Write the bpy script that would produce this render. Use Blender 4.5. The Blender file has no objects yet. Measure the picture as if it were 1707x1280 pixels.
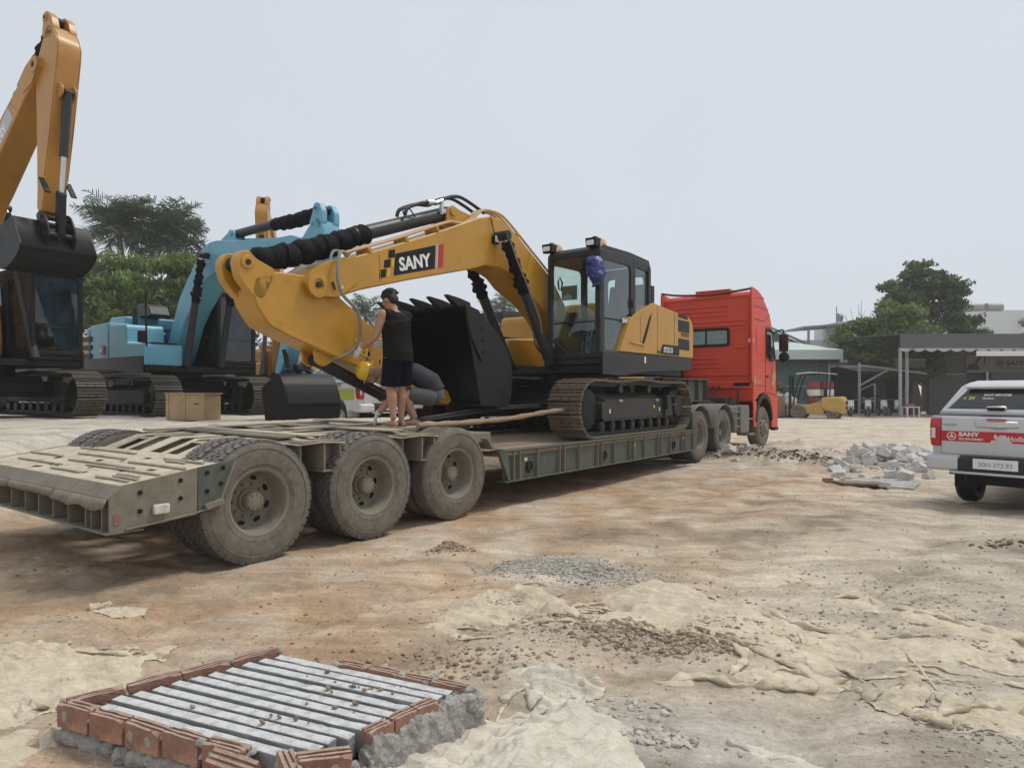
import bpy, bmesh, math, random
import numpy as np
from mathutils import Vector, Matrix, Euler, noise as mnoise

R = random.Random(7)
NR = np.random.default_rng(7)
scene = bpy.context.scene
C = scene.collection
rad = math.radians

# ------------------------------------------------------------------ camera
cam_d = bpy.data.cameras.new('camera')
cam = bpy.data.objects.new('camera', cam_d)
C.objects.link(cam)
cam.location = (0, 0, 1.5)
cam.rotation_euler = (rad(90), 0, 0)
cam_d.sensor_width = 36.0
cam_d.lens = 36.0 * 1150 / 1707
cam_d.shift_y = 13 / 1707
cam_d.clip_start = 0.05
cam_d.clip_end = 3000
scene.camera = cam

# ------------------------------------------------------------------ sky and sun
SUN_EL, SUN_AZ = rad(60), rad(72)      # azimuth clockwise from +Y
world = bpy.data.worlds.new('World')
scene.world = world
world.use_nodes = True
wn, wl = world.node_tree.nodes, world.node_tree.links
wn.clear()
w_out = wn.new('ShaderNodeOutputWorld')
w_bg = wn.new('ShaderNodeBackground')
w_sky = wn.new('ShaderNodeTexSky')
w_sky.sky_type = 'NISHITA'
w_sky.sun_disc = False
w_sky.sun_elevation = SUN_EL
w_sky.sun_rotation = SUN_AZ
w_sky.air_density = 1.0
w_sky.dust_density = 4.0
w_hs = wn.new('ShaderNodeHueSaturation')
w_hs.inputs['Saturation'].default_value = 0.25
w_mix = wn.new('ShaderNodeMixRGB')
w_mix.inputs['Fac'].default_value = 0.90     # an overcast layer hides nearly all of the clear sky
w_mix.inputs['Color2'].default_value = (6.75, 7.3, 7.95, 1)
wl.new(w_sky.outputs[0], w_hs.inputs['Color'])
wl.new(w_hs.outputs[0], w_mix.inputs['Color1'])
w_tc = wn.new('ShaderNodeTexCoord')
w_no = wn.new('ShaderNodeTexNoise')
w_no.inputs['Scale'].default_value = 1.6
w_no.inputs['Detail'].default_value = 4
w_cr = wn.new('ShaderNodeMapRange')
w_cr.inputs[3].default_value = 0.94
w_cr.inputs[4].default_value = 1.06
w_mul = wn.new('ShaderNodeMixRGB')
w_mul.blend_type = 'MULTIPLY'
w_mul.inputs['Fac'].default_value = 1
wl.new(w_tc.outputs['Generated'], w_no.inputs['Vector'])
wl.new(w_no.outputs[0], w_cr.inputs[0])
wl.new(w_mix.outputs[0], w_mul.inputs['Color1'])
wl.new(w_cr.outputs[0], w_mul.inputs['Color2'])
wl.new(w_mul.outputs[0], w_bg.inputs['Color'])
w_bg.inputs['Strength'].default_value = 0.083
wl.new(w_bg.outputs[0], w_out.inputs['Surface'])

sun_d = bpy.data.lights.new('sun', 'SUN')
sun_d.energy = 1.5
sun_d.angle = rad(14)
sun_d.color = (1.0, 0.95, 0.87)
sun = bpy.data.objects.new('sun', sun_d)
C.objects.link(sun)
sd = Vector((math.sin(SUN_AZ) * math.cos(SUN_EL), math.cos(SUN_AZ) * math.cos(SUN_EL), math.sin(SUN_EL)))
sun.rotation_euler = sd.to_track_quat('Z', 'Y').to_euler()
sun.location = sd * 60

scene.view_settings.view_transform = 'Standard'
scene.view_settings.look = 'None'
scene.view_settings.exposure = 0.28
scene.view_settings.gamma = 1.0
scene.view_settings.use_curve_mapping = False
scene.render.engine = 'CYCLES'
scene.cycles.max_bounces = 8
scene.cycles.transparent_max_bounces = 24
scene.cycles.volume_bounces = 2
scene.cycles.use_denoising = True

# ------------------------------------------------------------------ mesh helpers
class MB:
    """collects shapes for ONE mesh object"""
    def __init__(s):
        s.v = []; s.f = []; s.m = []; s.cm = 0
    def add(s, vs, fs):
        o = len(s.v)
        s.v.extend([tuple(v) for v in vs])
        s.f.extend([tuple(i + o for i in f) for f in fs])
        s.m.extend([s.cm] * len(fs))
        return s
    def box(s, c, d, rot=None):
        x, y, z = d[0] / 2, d[1] / 2, d[2] / 2
        vs = [Vector(p) for p in ((-x,-y,-z),(x,-y,-z),(x,y,-z),(-x,y,-z),(-x,-y,z),(x,-y,z),(x,y,z),(-x,y,z))]
        if rot is not None:
            M = Euler(rot).to_matrix() if not isinstance(rot, Matrix) else rot
            vs = [M @ v for v in vs]
        c = Vector(c)
        return s.add([v + c for v in vs], [(0,3,2,1),(4,5,6,7),(0,1,5,4),(1,2,6,5),(2,3,7,6),(3,0,4,7)])
    def bb(s, x0, x1, y0, y1, z0, z1):
        return s.box(((x0+x1)/2, (y0+y1)/2, (z0+z1)/2), (abs(x1-x0), abs(y1-y0), abs(z1-z0)))
    def bar(s, a, b, w, h, up=(0, 0, 1)):
        a, b = Vector(a), Vector(b)
        d = b - a; L = d.length; d.normalize()
        u = Vector(up); sx = d.cross(u)
        if sx.length < 1e-4: sx = d.cross(Vector((1, 0, 0)))
        sx.normalize(); uz = sx.cross(d)
        M = Matrix((d, sx, uz)).transposed()
        return s.box((a + b) / 2, (L, w, h), M)
    def tube(s, pts, r, n=8, cap=True, ell=None):
        pts = [Vector(p) for p in pts]
        k = len(pts)
        rs = r if isinstance(r, (list, tuple)) else [r] * k
        t0 = (pts[1] - pts[0]).normalized()
        nrm = t0.orthogonal().normalized()
        if ell is not None:
            e = Vector(ell); nrm = (e - t0 * e.dot(t0)).normalized()
        vs = []; fs = []
        for i, p in enumerate(pts):
            t = (pts[min(i+1, k-1)] - pts[max(i-1, 0)]).normalized()
            if ell is not None:
                e = Vector(ell); nn = e - t * e.dot(t)
                nrm = nn.normalized() if nn.length > 1e-5 else nrm
            else:
                nrm = (nrm - t * nrm.dot(t))
                nrm = nrm.normalized() if nrm.length > 1e-6 else t.orthogonal().normalized()
            b = t.cross(nrm)
            ra = rs[i]
            ra, rb = ra if isinstance(ra, (list, tuple)) else (ra, ra)
            for j in range(n):
                a = 2 * math.pi * j / n
                vs.append(p + nrm * (math.cos(a) * ra) + b * (math.sin(a) * rb))
        for i in range(k - 1):
            for j in range(n):
                fs.append((i*n+j, i*n+(j+1) % n, (i+1)*n+(j+1) % n, (i+1)*n+j))
        if cap:
            fs.append(tuple(range(n-1, -1, -1))); fs.append(tuple(range((k-1)*n, k*n)))
        return s.add(vs, fs)
    def cyl(s, a, b, r, n=16):
        return s.tube([a, b], r, n)
    def prism(s, poly, a, b, ax='y'):
        n = len(poly)
        mk = {'y': lambda p, t: (p[0], t, p[1]), 'x': lambda p, t: (t, p[0], p[1]), 'z': lambda p, t: (p[0], p[1], t)}[ax]
        vs = [mk(p, a) for p in poly] + [mk(p, b) for p in poly]
        fs = [tuple(range(n)), tuple(range(2*n-1, n-1, -1))]
        for i in range(n):
            j = (i + 1) % n
            fs.append((i, i + n, j + n, j))
        return s.add(vs, fs)
    def lathe(s, prof, c=(0, 0, 0), n=32, ax='y', closed=False):
        k = len(prof); vs = []; fs = []
        for (r, h) in prof:
            for j in range(n):
                a = 2 * math.pi * j / n
                p, q = r * math.cos(a), r * math.sin(a)
                v = {'y': (p, h, q), 'z': (p, q, h), 'x': (h, p, q)}[ax]
                vs.append((v[0]+c[0], v[1]+c[1], v[2]+c[2]))
        for i in range(k if closed else k - 1):
            i2 = (i + 1) % k
            for j in range(n):
                fs.append((i*n+j, i*n+(j+1) % n, i2*n+(j+1) % n, i2*n+j))
        if not closed and prof[0][0] < .05: fs.append(tuple(range(n-1, -1, -1)))
        if not closed and prof[-1][0] < .05: fs.append(tuple(range((k-1)*n, k*n)))
        return s.add(vs, fs)
    def ball(s, c, r, n=12, m=8, M=None):
        rx, ry, rz = r if isinstance(r, (list, tuple)) else (r, r, r)
        vs = []; fs = []
        for i in range(m + 1):
            t = math.pi * i / m
            for j in range(n):
                a = 2 * math.pi * j / n
                v = Vector((rx*math.sin(t)*math.cos(a), ry*math.sin(t)*math.sin(a), rz*math.cos(t)))
                if M is not None: v = M @ v
                vs.append(v + Vector(c))
        for i in range(m):
            for j in range(n):
                fs.append((i*n+j, (i+1)*n+j, (i+1)*n+(j+1) % n, i*n+(j+1) % n))
        return s.add(vs, fs)
    def face(s, pts):
        return s.add(pts, [tuple(range(len(pts)))])
    def mesh(s, name, mats, smooth=35):
        me = bpy.data.meshes.new(name)
        me.from_pydata(s.v, [], s.f)
        if not isinstance(mats, (list, tuple)): mats = [mats]
        for m in mats: me.materials.append(m)
        if len(mats) > 1: me.polygons.foreach_set('material_index', s.m)
        bm = bmesh.new(); bm.from_mesh(me)
        bmesh.ops.remove_doubles(bm, verts=bm.verts, dist=1e-5)
        bmesh.ops.recalc_face_normals(bm, faces=bm.faces)
        bm.to_mesh(me); bm.free()
        if smooth:
            me.shade_smooth(); me.set_sharp_from_angle(angle=rad(smooth))
        return me
    def build(s, name, mats, parent=None, bevel=0, smooth=35, loc=None, rot=None, label=None, seg=1):
        o = bpy.data.objects.new(name, s.mesh(name, mats, smooth))
        return put(o, parent, bevel, loc, rot, label, seg)

def put(o, parent=None, bevel=0, loc=None, rot=None, label=None, seg=1):
    C.objects.link(o)
    if parent is not None: o.parent = parent
    if loc is not None: o.location = loc
    if rot is not None: o.rotation_euler = rot
    if label: o['label'] = label
    if bevel:
        b = o.modifiers.new('bevel', 'BEVEL')
        b.width = bevel; b.segments = seg; b.limit_method = 'ANGLE'; b.angle_limit = rad(40)
        b.harden_normals = False
    return o

def inst(src, name, parent, loc=None, rot=None, M=None):
    o = bpy.data.objects.new(name, src.data)
    C.objects.link(o)
    o.parent = parent
    if M is not None: o.matrix_local = M
    if loc is not None: o.location = loc
    if rot is not None: o.rotation_euler = rot
    for md in src.modifiers:
        if md.type == 'BEVEL':
            b = o.modifiers.new('bevel', 'BEVEL'); b.width = md.width; b.segments = md.segments
            b.limit_method = 'ANGLE'; b.angle_limit = md.angle_limit
    return o

def thing(name, label, cat, loc=(0, 0, 0), d=None, group=None, rz=None):
    """an Empty at the thing's base; d is the world direction of its local +x"""
    o = bpy.data.objects.new(name, None)
    o.empty_display_size = 0.2
    C.objects.link(o); o.location = loc
    if d is not None: o.rotation_euler = (0, 0, math.atan2(d[1], d[0]))
    if rz is not None: o.rotation_euler = (0, 0, rz)
    return tag(o, label, cat, group)

def tag(o, label, cat, group=None, kind=None):
    o['label'] = label; o['category'] = cat
    if group: o['group'] = group
    if kind: o['kind'] = kind
    return o

def text(name, s, size, mat, parent, M, ext=0.002, off=0.0, shear=0.0, sx=1.0, align='LEFT', space=1.0):
    cu = bpy.data.curves.new(name, 'FONT')
    cu.body = s; cu.size = size; cu.extrude = ext; cu.offset = off; cu.shear = shear
    cu.align_x = align; cu.resolution_u = 3; cu.space_character = space
    t = bpy.data.objects.new(name, cu); C.objects.link(t)
    dg = bpy.context.evaluated_depsgraph_get()
    me = bpy.data.meshes.new_from_object(t.evaluated_get(dg))
    bpy.data.objects.remove(t); bpy.data.curves.remove(cu)
    me.materials.clear(); me.materials.append(mat)
    o = bpy.data.objects.new(name, me); C.objects.link(o)
    o.parent = parent
    o.matrix_local = M @ Matrix.Diagonal((sx, 1, 1, 1))
    return o

def frameM(o, x, y):
    """matrix with origin o, text right = x, text up = y"""
    x, y = Vector(x).normalized(), Vector(y).normalized()
    z = x.cross(y).normalized(); y = z.cross(x)
    M = Matrix((x, y, z)).transposed().to_4x4(); M.translation = Vector(o)
    return M

def spline(pts, n=6):
    """Catmull-Rom through pts"""
    P = [Vector(p) for p in pts]; P = [P[0]] + P + [P[-1]]
    out = []
    for i in range(1, len(P) - 2):
        for k in range(n):
            t = k / n
            a, b, c, d = P[i-1], P[i], P[i+1], P[i+2]
            out.append(0.5 * ((2*b) + (c-a)*t + (2*a-5*b+4*c-d)*t*t + (3*b-a-3*c+d)*t**3))
    out.append(P[-2])
    return out

def rounded(poly, r, n=4):
    """round the corners of a 2-D polygon (r: number or list)"""
    out = []; k = len(poly)
    for i in range(k):
        p0, p, p1 = Vector(poly[i-1]), Vector(poly[i]), Vector(poly[(i+1) % k])
        ri = r[i] if isinstance(r, (list, tuple)) else r
        a, b = (p0 - p), (p1 - p)
        q = min(ri, a.length * .45, b.length * .45)
        if q < 1e-4: out.append(tuple(p)); continue
        s0, s1 = p + a.normalized() * q, p + b.normalized() * q
        for j in range(n + 1):
            t = j / n
            out.append(tuple(s0 * (1-t)**2 + p * 2*t*(1-t) + s1 * t*t))
    return out

# ------------------------------------------------------------------ materials
def nodes(name):
    m = bpy.data.materials.new(name); m.use_nodes = True
    nt = m.node_tree
    return m, nt.nodes, nt.links, nt.nodes['Principled BSDF']

def surf(name, col, rough=.5, metal=0.0, dust=0.0, dcol=(.36, .31, .24), var=.12, scale=3.0, bump=.0, bscale=60.0,
         spec=.5, up=True, col2=None, c2amt=.5, c2scale=1.5, coat=0.0, emit=None, streak=False, uplo=.35, upmin=-.2):
    """procedural painted / raw surface: base colour with mottling, a second colour in patches, dust that lies on it"""
    m, N, L, B = nodes(name)
    tc = N.new('ShaderNodeTexCoord')
    n1 = N.new('ShaderNodeTexNoise'); n1.inputs['Scale'].default_value = scale; n1.inputs['Detail'].default_value = 8
    n1.inputs['Roughness'].default_value = .65
    src = tc.outputs['Object']
    if streak:
        mp = N.new('ShaderNodeMapping'); mp.inputs['Scale'].default_value = (1, 1, .15)
        L.new(src, mp.inputs[0]); src = mp.outputs[0]
    L.new(src, n1.inputs['Vector'])
    r1 = N.new('ShaderNodeMapRange'); r1.inputs[1].default_value = .3; r1.inputs[2].default_value = .7
    r1.inputs[3].default_value = 1 - var; r1.inputs[4].default_value = 1 + var
    L.new(n1.outputs[0], r1.inputs[0])
    cur = None
    if col2 is not None:
        n2 = N.new('ShaderNodeTexNoise'); n2.inputs['Scale'].default_value = c2scale; n2.inputs['Detail'].default_value = 10
        n2.inputs['Roughness'].default_value = .7
        L.new(src, n2.inputs['Vector'])
        r2 = N.new('ShaderNodeMapRange'); r2.inputs[1].default_value = .62 - .3 * c2amt; r2.inputs[2].default_value = .75 - .3 * c2amt
        L.new(n2.outputs[0], r2.inputs[0])
        mx = N.new('ShaderNodeMixRGB'); mx.inputs[1].default_value = (*col, 1); mx.inputs[2].default_value = (*col2, 1)
        L.new(r2.outputs[0], mx.inputs[0]); cur = mx.outputs[0]
    mu = N.new('ShaderNodeMixRGB'); mu.blend_type = 'MULTIPLY'; mu.inputs[0].default_value = 1
    if cur is None: mu.inputs[1].default_value = (*col, 1)
    else: L.new(cur, mu.inputs[1])
    L.new(r1.outputs[0], mu.inputs[2])
    cur = mu.outputs[0]
    B.inputs['Roughness'].default_value = rough
    B.inputs['Metallic'].default_value = metal
    B.inputs['Specular IOR Level'].default_value = spec
    if coat:
        B.inputs['Coat Weight'].default_value = coat; B.inputs['Coat Roughness'].default_value = .08
    if dust > 0:
        n3 = N.new('ShaderNodeTexNoise'); n3.inputs['Scale'].default_value = scale * 1.7 + 1; n3.inputs['Detail'].default_value = 9
        n3.inputs['Roughness'].default_value = .75
        L.new(tc.outputs['Object'], n3.inputs['Vector'])
        r3 = N.new('ShaderNodeMapRange'); r3.inputs[1].default_value = .35; r3.inputs[2].default_value = .7
        r3.inputs[3].default_value = dust * .25; r3.inputs[4].default_value = dust
        L.new(n3.outputs[0], r3.inputs[0])
        f = r3.outputs[0]
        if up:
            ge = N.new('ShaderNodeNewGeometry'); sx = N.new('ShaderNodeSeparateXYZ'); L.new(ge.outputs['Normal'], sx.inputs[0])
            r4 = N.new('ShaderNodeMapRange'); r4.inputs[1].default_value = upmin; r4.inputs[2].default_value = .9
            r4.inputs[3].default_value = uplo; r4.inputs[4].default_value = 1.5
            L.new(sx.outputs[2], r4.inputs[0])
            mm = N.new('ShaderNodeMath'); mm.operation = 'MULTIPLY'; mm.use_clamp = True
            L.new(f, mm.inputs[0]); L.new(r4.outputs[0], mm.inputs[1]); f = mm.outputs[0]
        md = N.new('ShaderNodeMixRGB'); md.inputs[2].default_value = (*dcol, 1)
        L.new(f, md.inputs[0]); L.new(cur, md.inputs[1]); cur = md.outputs[0]
        rr = N.new('ShaderNodeMapRange'); rr.inputs[3].default_value = rough; rr.inputs[4].default_value = .95
        L.new(f, rr.inputs[0]); L.new(rr.outputs[0], B.inputs['Roughness'])
        if metal:
            rm = N.new('ShaderNodeMapRange'); rm.inputs[3].default_value = metal; rm.inputs[4].default_value = 0
            L.new(f, rm.inputs[0]); L.new(rm.outputs[0], B.inputs['Metallic'])
    L.new(cur, B.inputs['Base Color'])
    if bump:
        nb = N.new('ShaderNodeTexNoise'); nb.inputs['Scale'].default_value = bscale; nb.inputs['Detail'].default_value = 6
        L.new(src, nb.inputs['Vector'])
        bp = N.new('ShaderNodeBump'); bp.inputs['Strength'].default_value = bump; bp.inputs['Distance'].default_value = .02
        L.new(nb.outputs[0], bp.inputs['Height']); L.new(bp.outputs[0], B.inputs['Normal'])
    if emit:
        B.inputs['Emission Color'].default_value = (*emit[0], 1); B.inputs['Emission Strength'].default_value = emit[1]
    return m

def glass(name, tint=(.75, .85, .82), refl=.12, dirt=.05):
    m, N, L, B = nodes(name)
    out = N['Material Output']; N.remove(B)
    tr = N.new('ShaderNodeBsdfTransparent'); tr.inputs[0].default_value = (*tint, 1)
    gl = N.new('ShaderNodeBsdfGlossy'); gl.inputs['Roughness'].default_value = .03; gl.inputs[0].default_value = (.9, .95, 1, 1)
    lw = N.new('ShaderNodeLayerWeight'); lw.inputs[0].default_value = .5
    pw = N.new('ShaderNodeMath'); pw.operation = 'POWER'; pw.inputs[1].default_value = 4.0
    L.new(lw.outputs['Facing'], pw.inputs[0])
    ad = N.new('ShaderNodeMath'); ad.operation = 'MULTIPLY_ADD'; ad.inputs[1].default_value = .8; ad.inputs[2].default_value = .03+refl*.15; ad.use_clamp = True
    L.new(pw.outputs[0], ad.inputs[0])
    mx = N.new('ShaderNodeMixShader'); L.new(ad.outputs[0], mx.inputs[0]); L.new(tr.outputs[0], mx.inputs[1]); L.new(gl.outputs[0], mx.inputs[2])
    df = N.new('ShaderNodeBsdfDiffuse'); df.inputs[0].default_value = (.5, .48, .43, 1)
    tc = N.new('ShaderNodeTexCoord'); no = N.new('ShaderNodeTexNoise'); no.inputs['Scale'].default_value = 4; no.inputs['Detail'].default_value = 6
    L.new(tc.outputs['Object'], no.inputs['Vector'])
    mr = N.new('ShaderNodeMapRange'); mr.inputs[1].default_value = .4; mr.inputs[2].default_value = .75; mr.inputs[4].default_value = dirt
    L.new(no.outputs[0], mr.inputs[0])
    m2 = N.new('ShaderNodeMixShader'); L.new(mr.outputs[0], m2.inputs[0]); L.new(mx.outputs[0], m2.inputs[1]); L.new(df.outputs[0], m2.inputs[2])
    L.new(m2.outputs[0], out.inputs['Surface'])
    return m

def leafmat(name, c1, c2, c3):
    m, N, L, B = nodes(name)
    ge = N.new('ShaderNodeNewGeometry')
    cr = N.new('ShaderNodeValToRGB')
    cr.color_ramp.elements[0].color = (*c1, 1); cr.color_ramp.elements[1].color = (*c3, 1)
    e = cr.color_ramp.elements.new(.5); e.color = (*c2, 1)
    tc = N.new('ShaderNodeTexCoord'); no = N.new('ShaderNodeTexNoise'); no.inputs['Scale'].default_value = .9; no.inputs['Detail'].default_value = 4
    L.new(tc.outputs['Object'], no.inputs['Vector'])
    mx = N.new('ShaderNodeMath'); mx.operation = 'MULTIPLY_ADD'; mx.inputs[1].default_value = .5
    sb = N.new('ShaderNodeMath'); sb.operation = 'MULTIPLY_ADD'; sb.inputs[1].default_value = 2.0; sb.inputs[2].default_value = -.75
    L.new(no.outputs[0], sb.inputs[0]); L.new(ge.outputs['Random Per Island'], mx.inputs[0]); L.new(sb.outputs[0], mx.inputs[2])
    L.new(mx.outputs[0], cr.inputs[0]); L.new(cr.outputs[0], B.inputs['Base Color'])
    B.inputs['Roughness'].default_value = .55
    tl = N.new('ShaderNodeBsdfTranslucent'); L.new(cr.outputs[0], tl.inputs[0])
    ms = N.new('ShaderNodeMixShader'); ms.inputs[0].default_value = .42
    L.new(B.outputs[0], ms.inputs[1]); L.new(tl.outputs[0], ms.inputs[2]); L.new(ms.outputs[0], N['Material Output'].inputs['Surface'])
    return m

DUST = (.40, .34, .26)
M = dict(
    yellow=surf('machine_yellow', (.48, .238, .013), .38, dust=.17, var=.10, scale=2.2, coat=.12, col2=(.36, .17, .012), c2amt=.14, c2scale=2.6, bump=.03, bscale=25, dcol=(.46, .34, .18)),
    orange=surf('machine_orange', (.45, .205, .024), .42, col2=(.33, .15, .02), c2amt=.2, c2scale=2.4, dust=.22, var=.08, scale=1.8, coat=.1, dcol=(.48, .36, .24)),
    pale_orange=surf('machine_pale_plate', (.55, .36, .18), .45, dust=.15, var=.06),
    blue=surf('machine_blue', (.13, .40, .55), .38, dust=.16, var=.07, scale=2, coat=.15),
    red=surf('truck_red', (.62, .050, .020), .42, dust=.16, var=.08, scale=2.5, spec=.35, coat=.05, dcol=(.42, .22, .14)),
    black=surf('black_paint', (.008, .009, .010), .5, dust=.04, var=.15, spec=.25),
    bucket=surf('bucket_black_paint', (.006, .007, .008), .45, dust=.035, var=.25, scale=5, bump=.15, bscale=30, spec=.28),
    charcoal=surf('charcoal_paint', (.016, .017, .019), .45, dust=.06, var=.12, spec=.35),
    rod=surf('cylinder_paint', (.022, .024, .028), .38, dust=.09, var=.12, spec=.4),
    chrome=surf('bright_metal', (.62, .62, .62), .25, 1.0, dust=.15),
    steel=surf('grey_steel', (.26, .26, .26), .5, .6, dust=.25),
    hose=surf('hose_rubber', (.018, .018, .02), .55, dust=.14, spec=.3),
    pale_hose=surf('pale_grey_hose', (.24, .22, .20), .6, dust=.25),
    bellows=surf('black_cloth_sleeve', (.009, .008, .011), .8, dust=.03, bump=.8, bscale=22, spec=.12),
    shoe=surf('track_shoe_steel', (.075, .068, .060), .6, .3, dust=.50, dcol=(.30, .25, .19), scale=6),
    shoe2=surf('muddy_track_shoe', (.055, .048, .042), .65, .2, dust=.62, dcol=(.36, .28, .18), scale=12, up=False),
    tframe=surf('track_frame_paint', (.022, .021, .020), .5, spec=.3, dust=.34, dcol=(.24, .21, .165)),
    rubber=surf('dusty_rubber', (.065, .062, .057), .85, dust=.78, dcol=(.25, .222, .172), scale=5, up=False, bump=.12, bscale=25),
    rubber2=surf('browner_dusty_rubber', (.06, .052, .046), .85, dust=.78, dcol=(.255, .215, .17), scale=4, up=False, bump=.12, bscale=25),
    tread=surf('worn_tread_rubber', (.06, .055, .052), .8, dust=.65, dcol=(.30, .27, .24), scale=8),
    rim=surf('dusty_rim', (.17, .155, .12), .7, .1, dust=.8, dcol=(.27, .24, .185), scale=5, up=False),
    green=surf('trailer_green_paint', (.032, .060, .048), .6, dust=.55, dcol=(.19, .175, .135), scale=4, up=False, col2=(.07, .075, .06), c2amt=.35, streak=True),
    deck=surf('dusty_deck_steel', (.27, .235, .18), .85, .0, dust=.9, dcol=(.58, .495, .375), var=.18, scale=4, bump=.06, bscale=40, col2=(.13, .125, .10), c2amt=.18),
    deck2=surf('dusty_side_steel', (.13, .12, .095), .8, dust=.7, dcol=(.31, .265, .20), var=.28, scale=5, up=False, streak=True, col2=(.13, .075, .045), c2amt=.26),
    mudboard=surf('earth_covered_planks', (.20, .15, .10), .95, dust=.7, dcol=(.36, .27, .18), var=.3, scale=6, bump=.5, bscale=30),
    rust=surf('rusty_steel', (.14, .075, .045), .85, dust=.4, var=.25, scale=8),
    white=surf('white_paint', (.72, .72, .71), .35, dust=.12, var=.04, coat=.2),
    silver=surf('silver_paint', (.56, .57, .59), .32, .1, dust=.12, var=.04, coat=.3),
    greysteel=surf('grey_painted_steel', (.30, .31, .32), .55, dust=.2),
    dglass=glass('dark_tinted_glass', (.17, .19, .20), .25, .06),
    cabglass=glass('cab_glass', (.90, .96, .94), .10, .05),
    greenglass=glass('truck_window_glass', (.72, .80, .77), .3, .08),
    redlens=surf('red_lens', (.45, .012, .02), .15, coat=.5),
    clearlens=surf('clear_lens', (.7, .7, .68), .15, coat=.5),
    amber=surf('amber_lens', (.7, .25, .02), .2, coat=.3),
    mirror=surf('mirror_face', (.75, .78, .80), .06, 1.0),
    skin=surf('skin', (.42, .235, .155), .55, var=.06, scale=8, spec=.35),
    hair=surf('black_hair', (.008, .007, .007), .5, var=.3, scale=30, bump=.8, bscale=90),
    shirt=surf('black_cotton', (.007, .007, .008), .9, spec=.08, var=.15, bump=.35, bscale=14, dust=.06),
    shorts=surf('navy_black_cotton', (.007, .008, .016), .9, spec=.08, var=.15, bump=.35, bscale=14),
    greyshirt=surf('dark_grey_shirt', (.038, .036, .046), .9, var=.15, bump=.35, bscale=16),
    greyshorts=surf('grey_shorts_cloth', (.085, .083, .088), .9, var=.15, bump=.4, bscale=18),
    glove=surf('white_knit_glove', (.66, .67, .70), .9, bump=.3, bscale=120, dust=.15),
    helmet=surf('yellow_plastic', (.68, .42, .015), .3, var=.03, coat=.2),
    wood=surf('plywood', (.42, .29, .15), .75, dust=.2, var=.18, scale=3, bump=.15, bscale=30, col2=(.30, .19, .09), c2amt=.25),
    brick=surf('red_hollow_brick', (.29, .112, .068), .92, dust=.8, dcol=(.44, .36, .29), var=.32, scale=14, bump=.5, bscale=90, col2=(.44, .19, .10), c2amt=.4, c2scale=9),
    mortar=surf('grey_mortar', (.36, .345, .32), .95, dust=.2, var=.28, scale=18, bump=1.0, bscale=45),
    concrete=surf('pale_concrete', (.62, .615, .595), .9, dust=.25, dcol=(.52, .46, .37), var=.16, scale=10, bump=.45, bscale=60, col2=(.38, .38, .37), c2amt=.28, c2scale=6),
    bar=surf('concrete_shaded_sides', (.23, .23, .225), .9, dust=1.0, dcol=(.60, .60, .585), var=.26, scale=9, bump=.35, bscale=60, upmin=.1, uplo=.18),  # tops coloured paler than sides to imitate the shade between the bars
    rubble=surf('rubble_concrete', (.62, .61, .59), .95, dust=.28, dcol=(.42, .36, .29), var=.25, scale=6, bump=.6, bscale=30),
    gravel=surf('grey_gravel', (.25, .225, .20), .95, var=.4, scale=3, dust=.4, dcol=(.36, .30, .23)),
    clod=surf('brown_clods', (.24, .165, .11), .95, var=.35, scale=3, dust=.4, dcol=(.36, .27, .19)),
    darkclod=surf('dark_earth', (.085, .062, .047), .95, var=.35, scale=5, bump=.6, bscale=30),
    bark=surf('bark', (.105, .085, .066), .95, var=.3, scale=6, bump=.8, bscale=20),
    sticker=surf('yellow_warning_sticker', (.72, .45, .02), .4),
    ink=surf('black_print', (.008, .008, .009), .5, spec=.25),
    whiteprint=surf('white_print', (.78, .78, .78), .45),
    redprint=surf('red_print', (.48, .018, .022), .4),
    greyprint=surf('silver_print', (.45, .45, .46), .4),
    yellowprint=surf('yellow_print', (.65, .58, .06), .45),
    lime=surf('lime_sticker', (.46, .52, .06), .45, dust=.1),
    plasticbag=surf('blue_plastic_bag', (.022, .032, .19), .35, var=.25, scale=8, bump=.5, bscale=25),
    film=glass('clear_plastic_film', (.75, .78, .80), .5, .30),
)

# ------------------------------------------------------------------ terrain
def vn(x, y, seed=0):
    xi = np.floor(x).astype(np.int64); yi = np.floor(y).astype(np.int64)
    fx = x - xi; fy = y - yi
    u = fx*fx*fx*(fx*(fx*6-15)+10); v = fy*fy*fy*(fy*(fy*6-15)+10)
    def hsh(a, b):
        h = (a * 374761393 + b * 668265263 + seed * 1442695041) & 0xffffffff
        h = ((h ^ (h >> 13)) * 1274126177) & 0xffffffff
        return ((h ^ (h >> 16)) & 0xffff) / 65535.0
    return (hsh(xi, yi)*(1-u)+hsh(xi+1, yi)*u)*(1-v) + (hsh(xi, yi+1)*(1-u)+hsh(xi+1, yi+1)*u)*v
def fbm(x, y, seed=0, o=4):
    s = 0; a = .5
    for i in range(o):
        s = s + a * (vn(x*2**i, y*2**i, seed+i*17) - .5); a *= .5
    return s * 2
def ridge(x, y, seed=0, o=3):
    s = 0; a = .6
    for i in range(o):
        s = s + a * (1 - np.abs(2*vn(x*2**i, y*2**i, seed+i*31)-1)); a *= .45
    return s
def sst(a, b, x):
    t = np.clip((x - a) / (b - a), 0, 1); return t*t*(3-2*t)
def TL(X, Y):      # trailer coordinates: along, left
    return (X+2.19)*.6+(Y-6.03)*.8, -(X+2.19)*.8+(Y-6.03)*.6
def TW(x, y, z=0):
    return (-2.19+.6*x-.8*y, 6.03+.8*x+.6*y, z)
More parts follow.
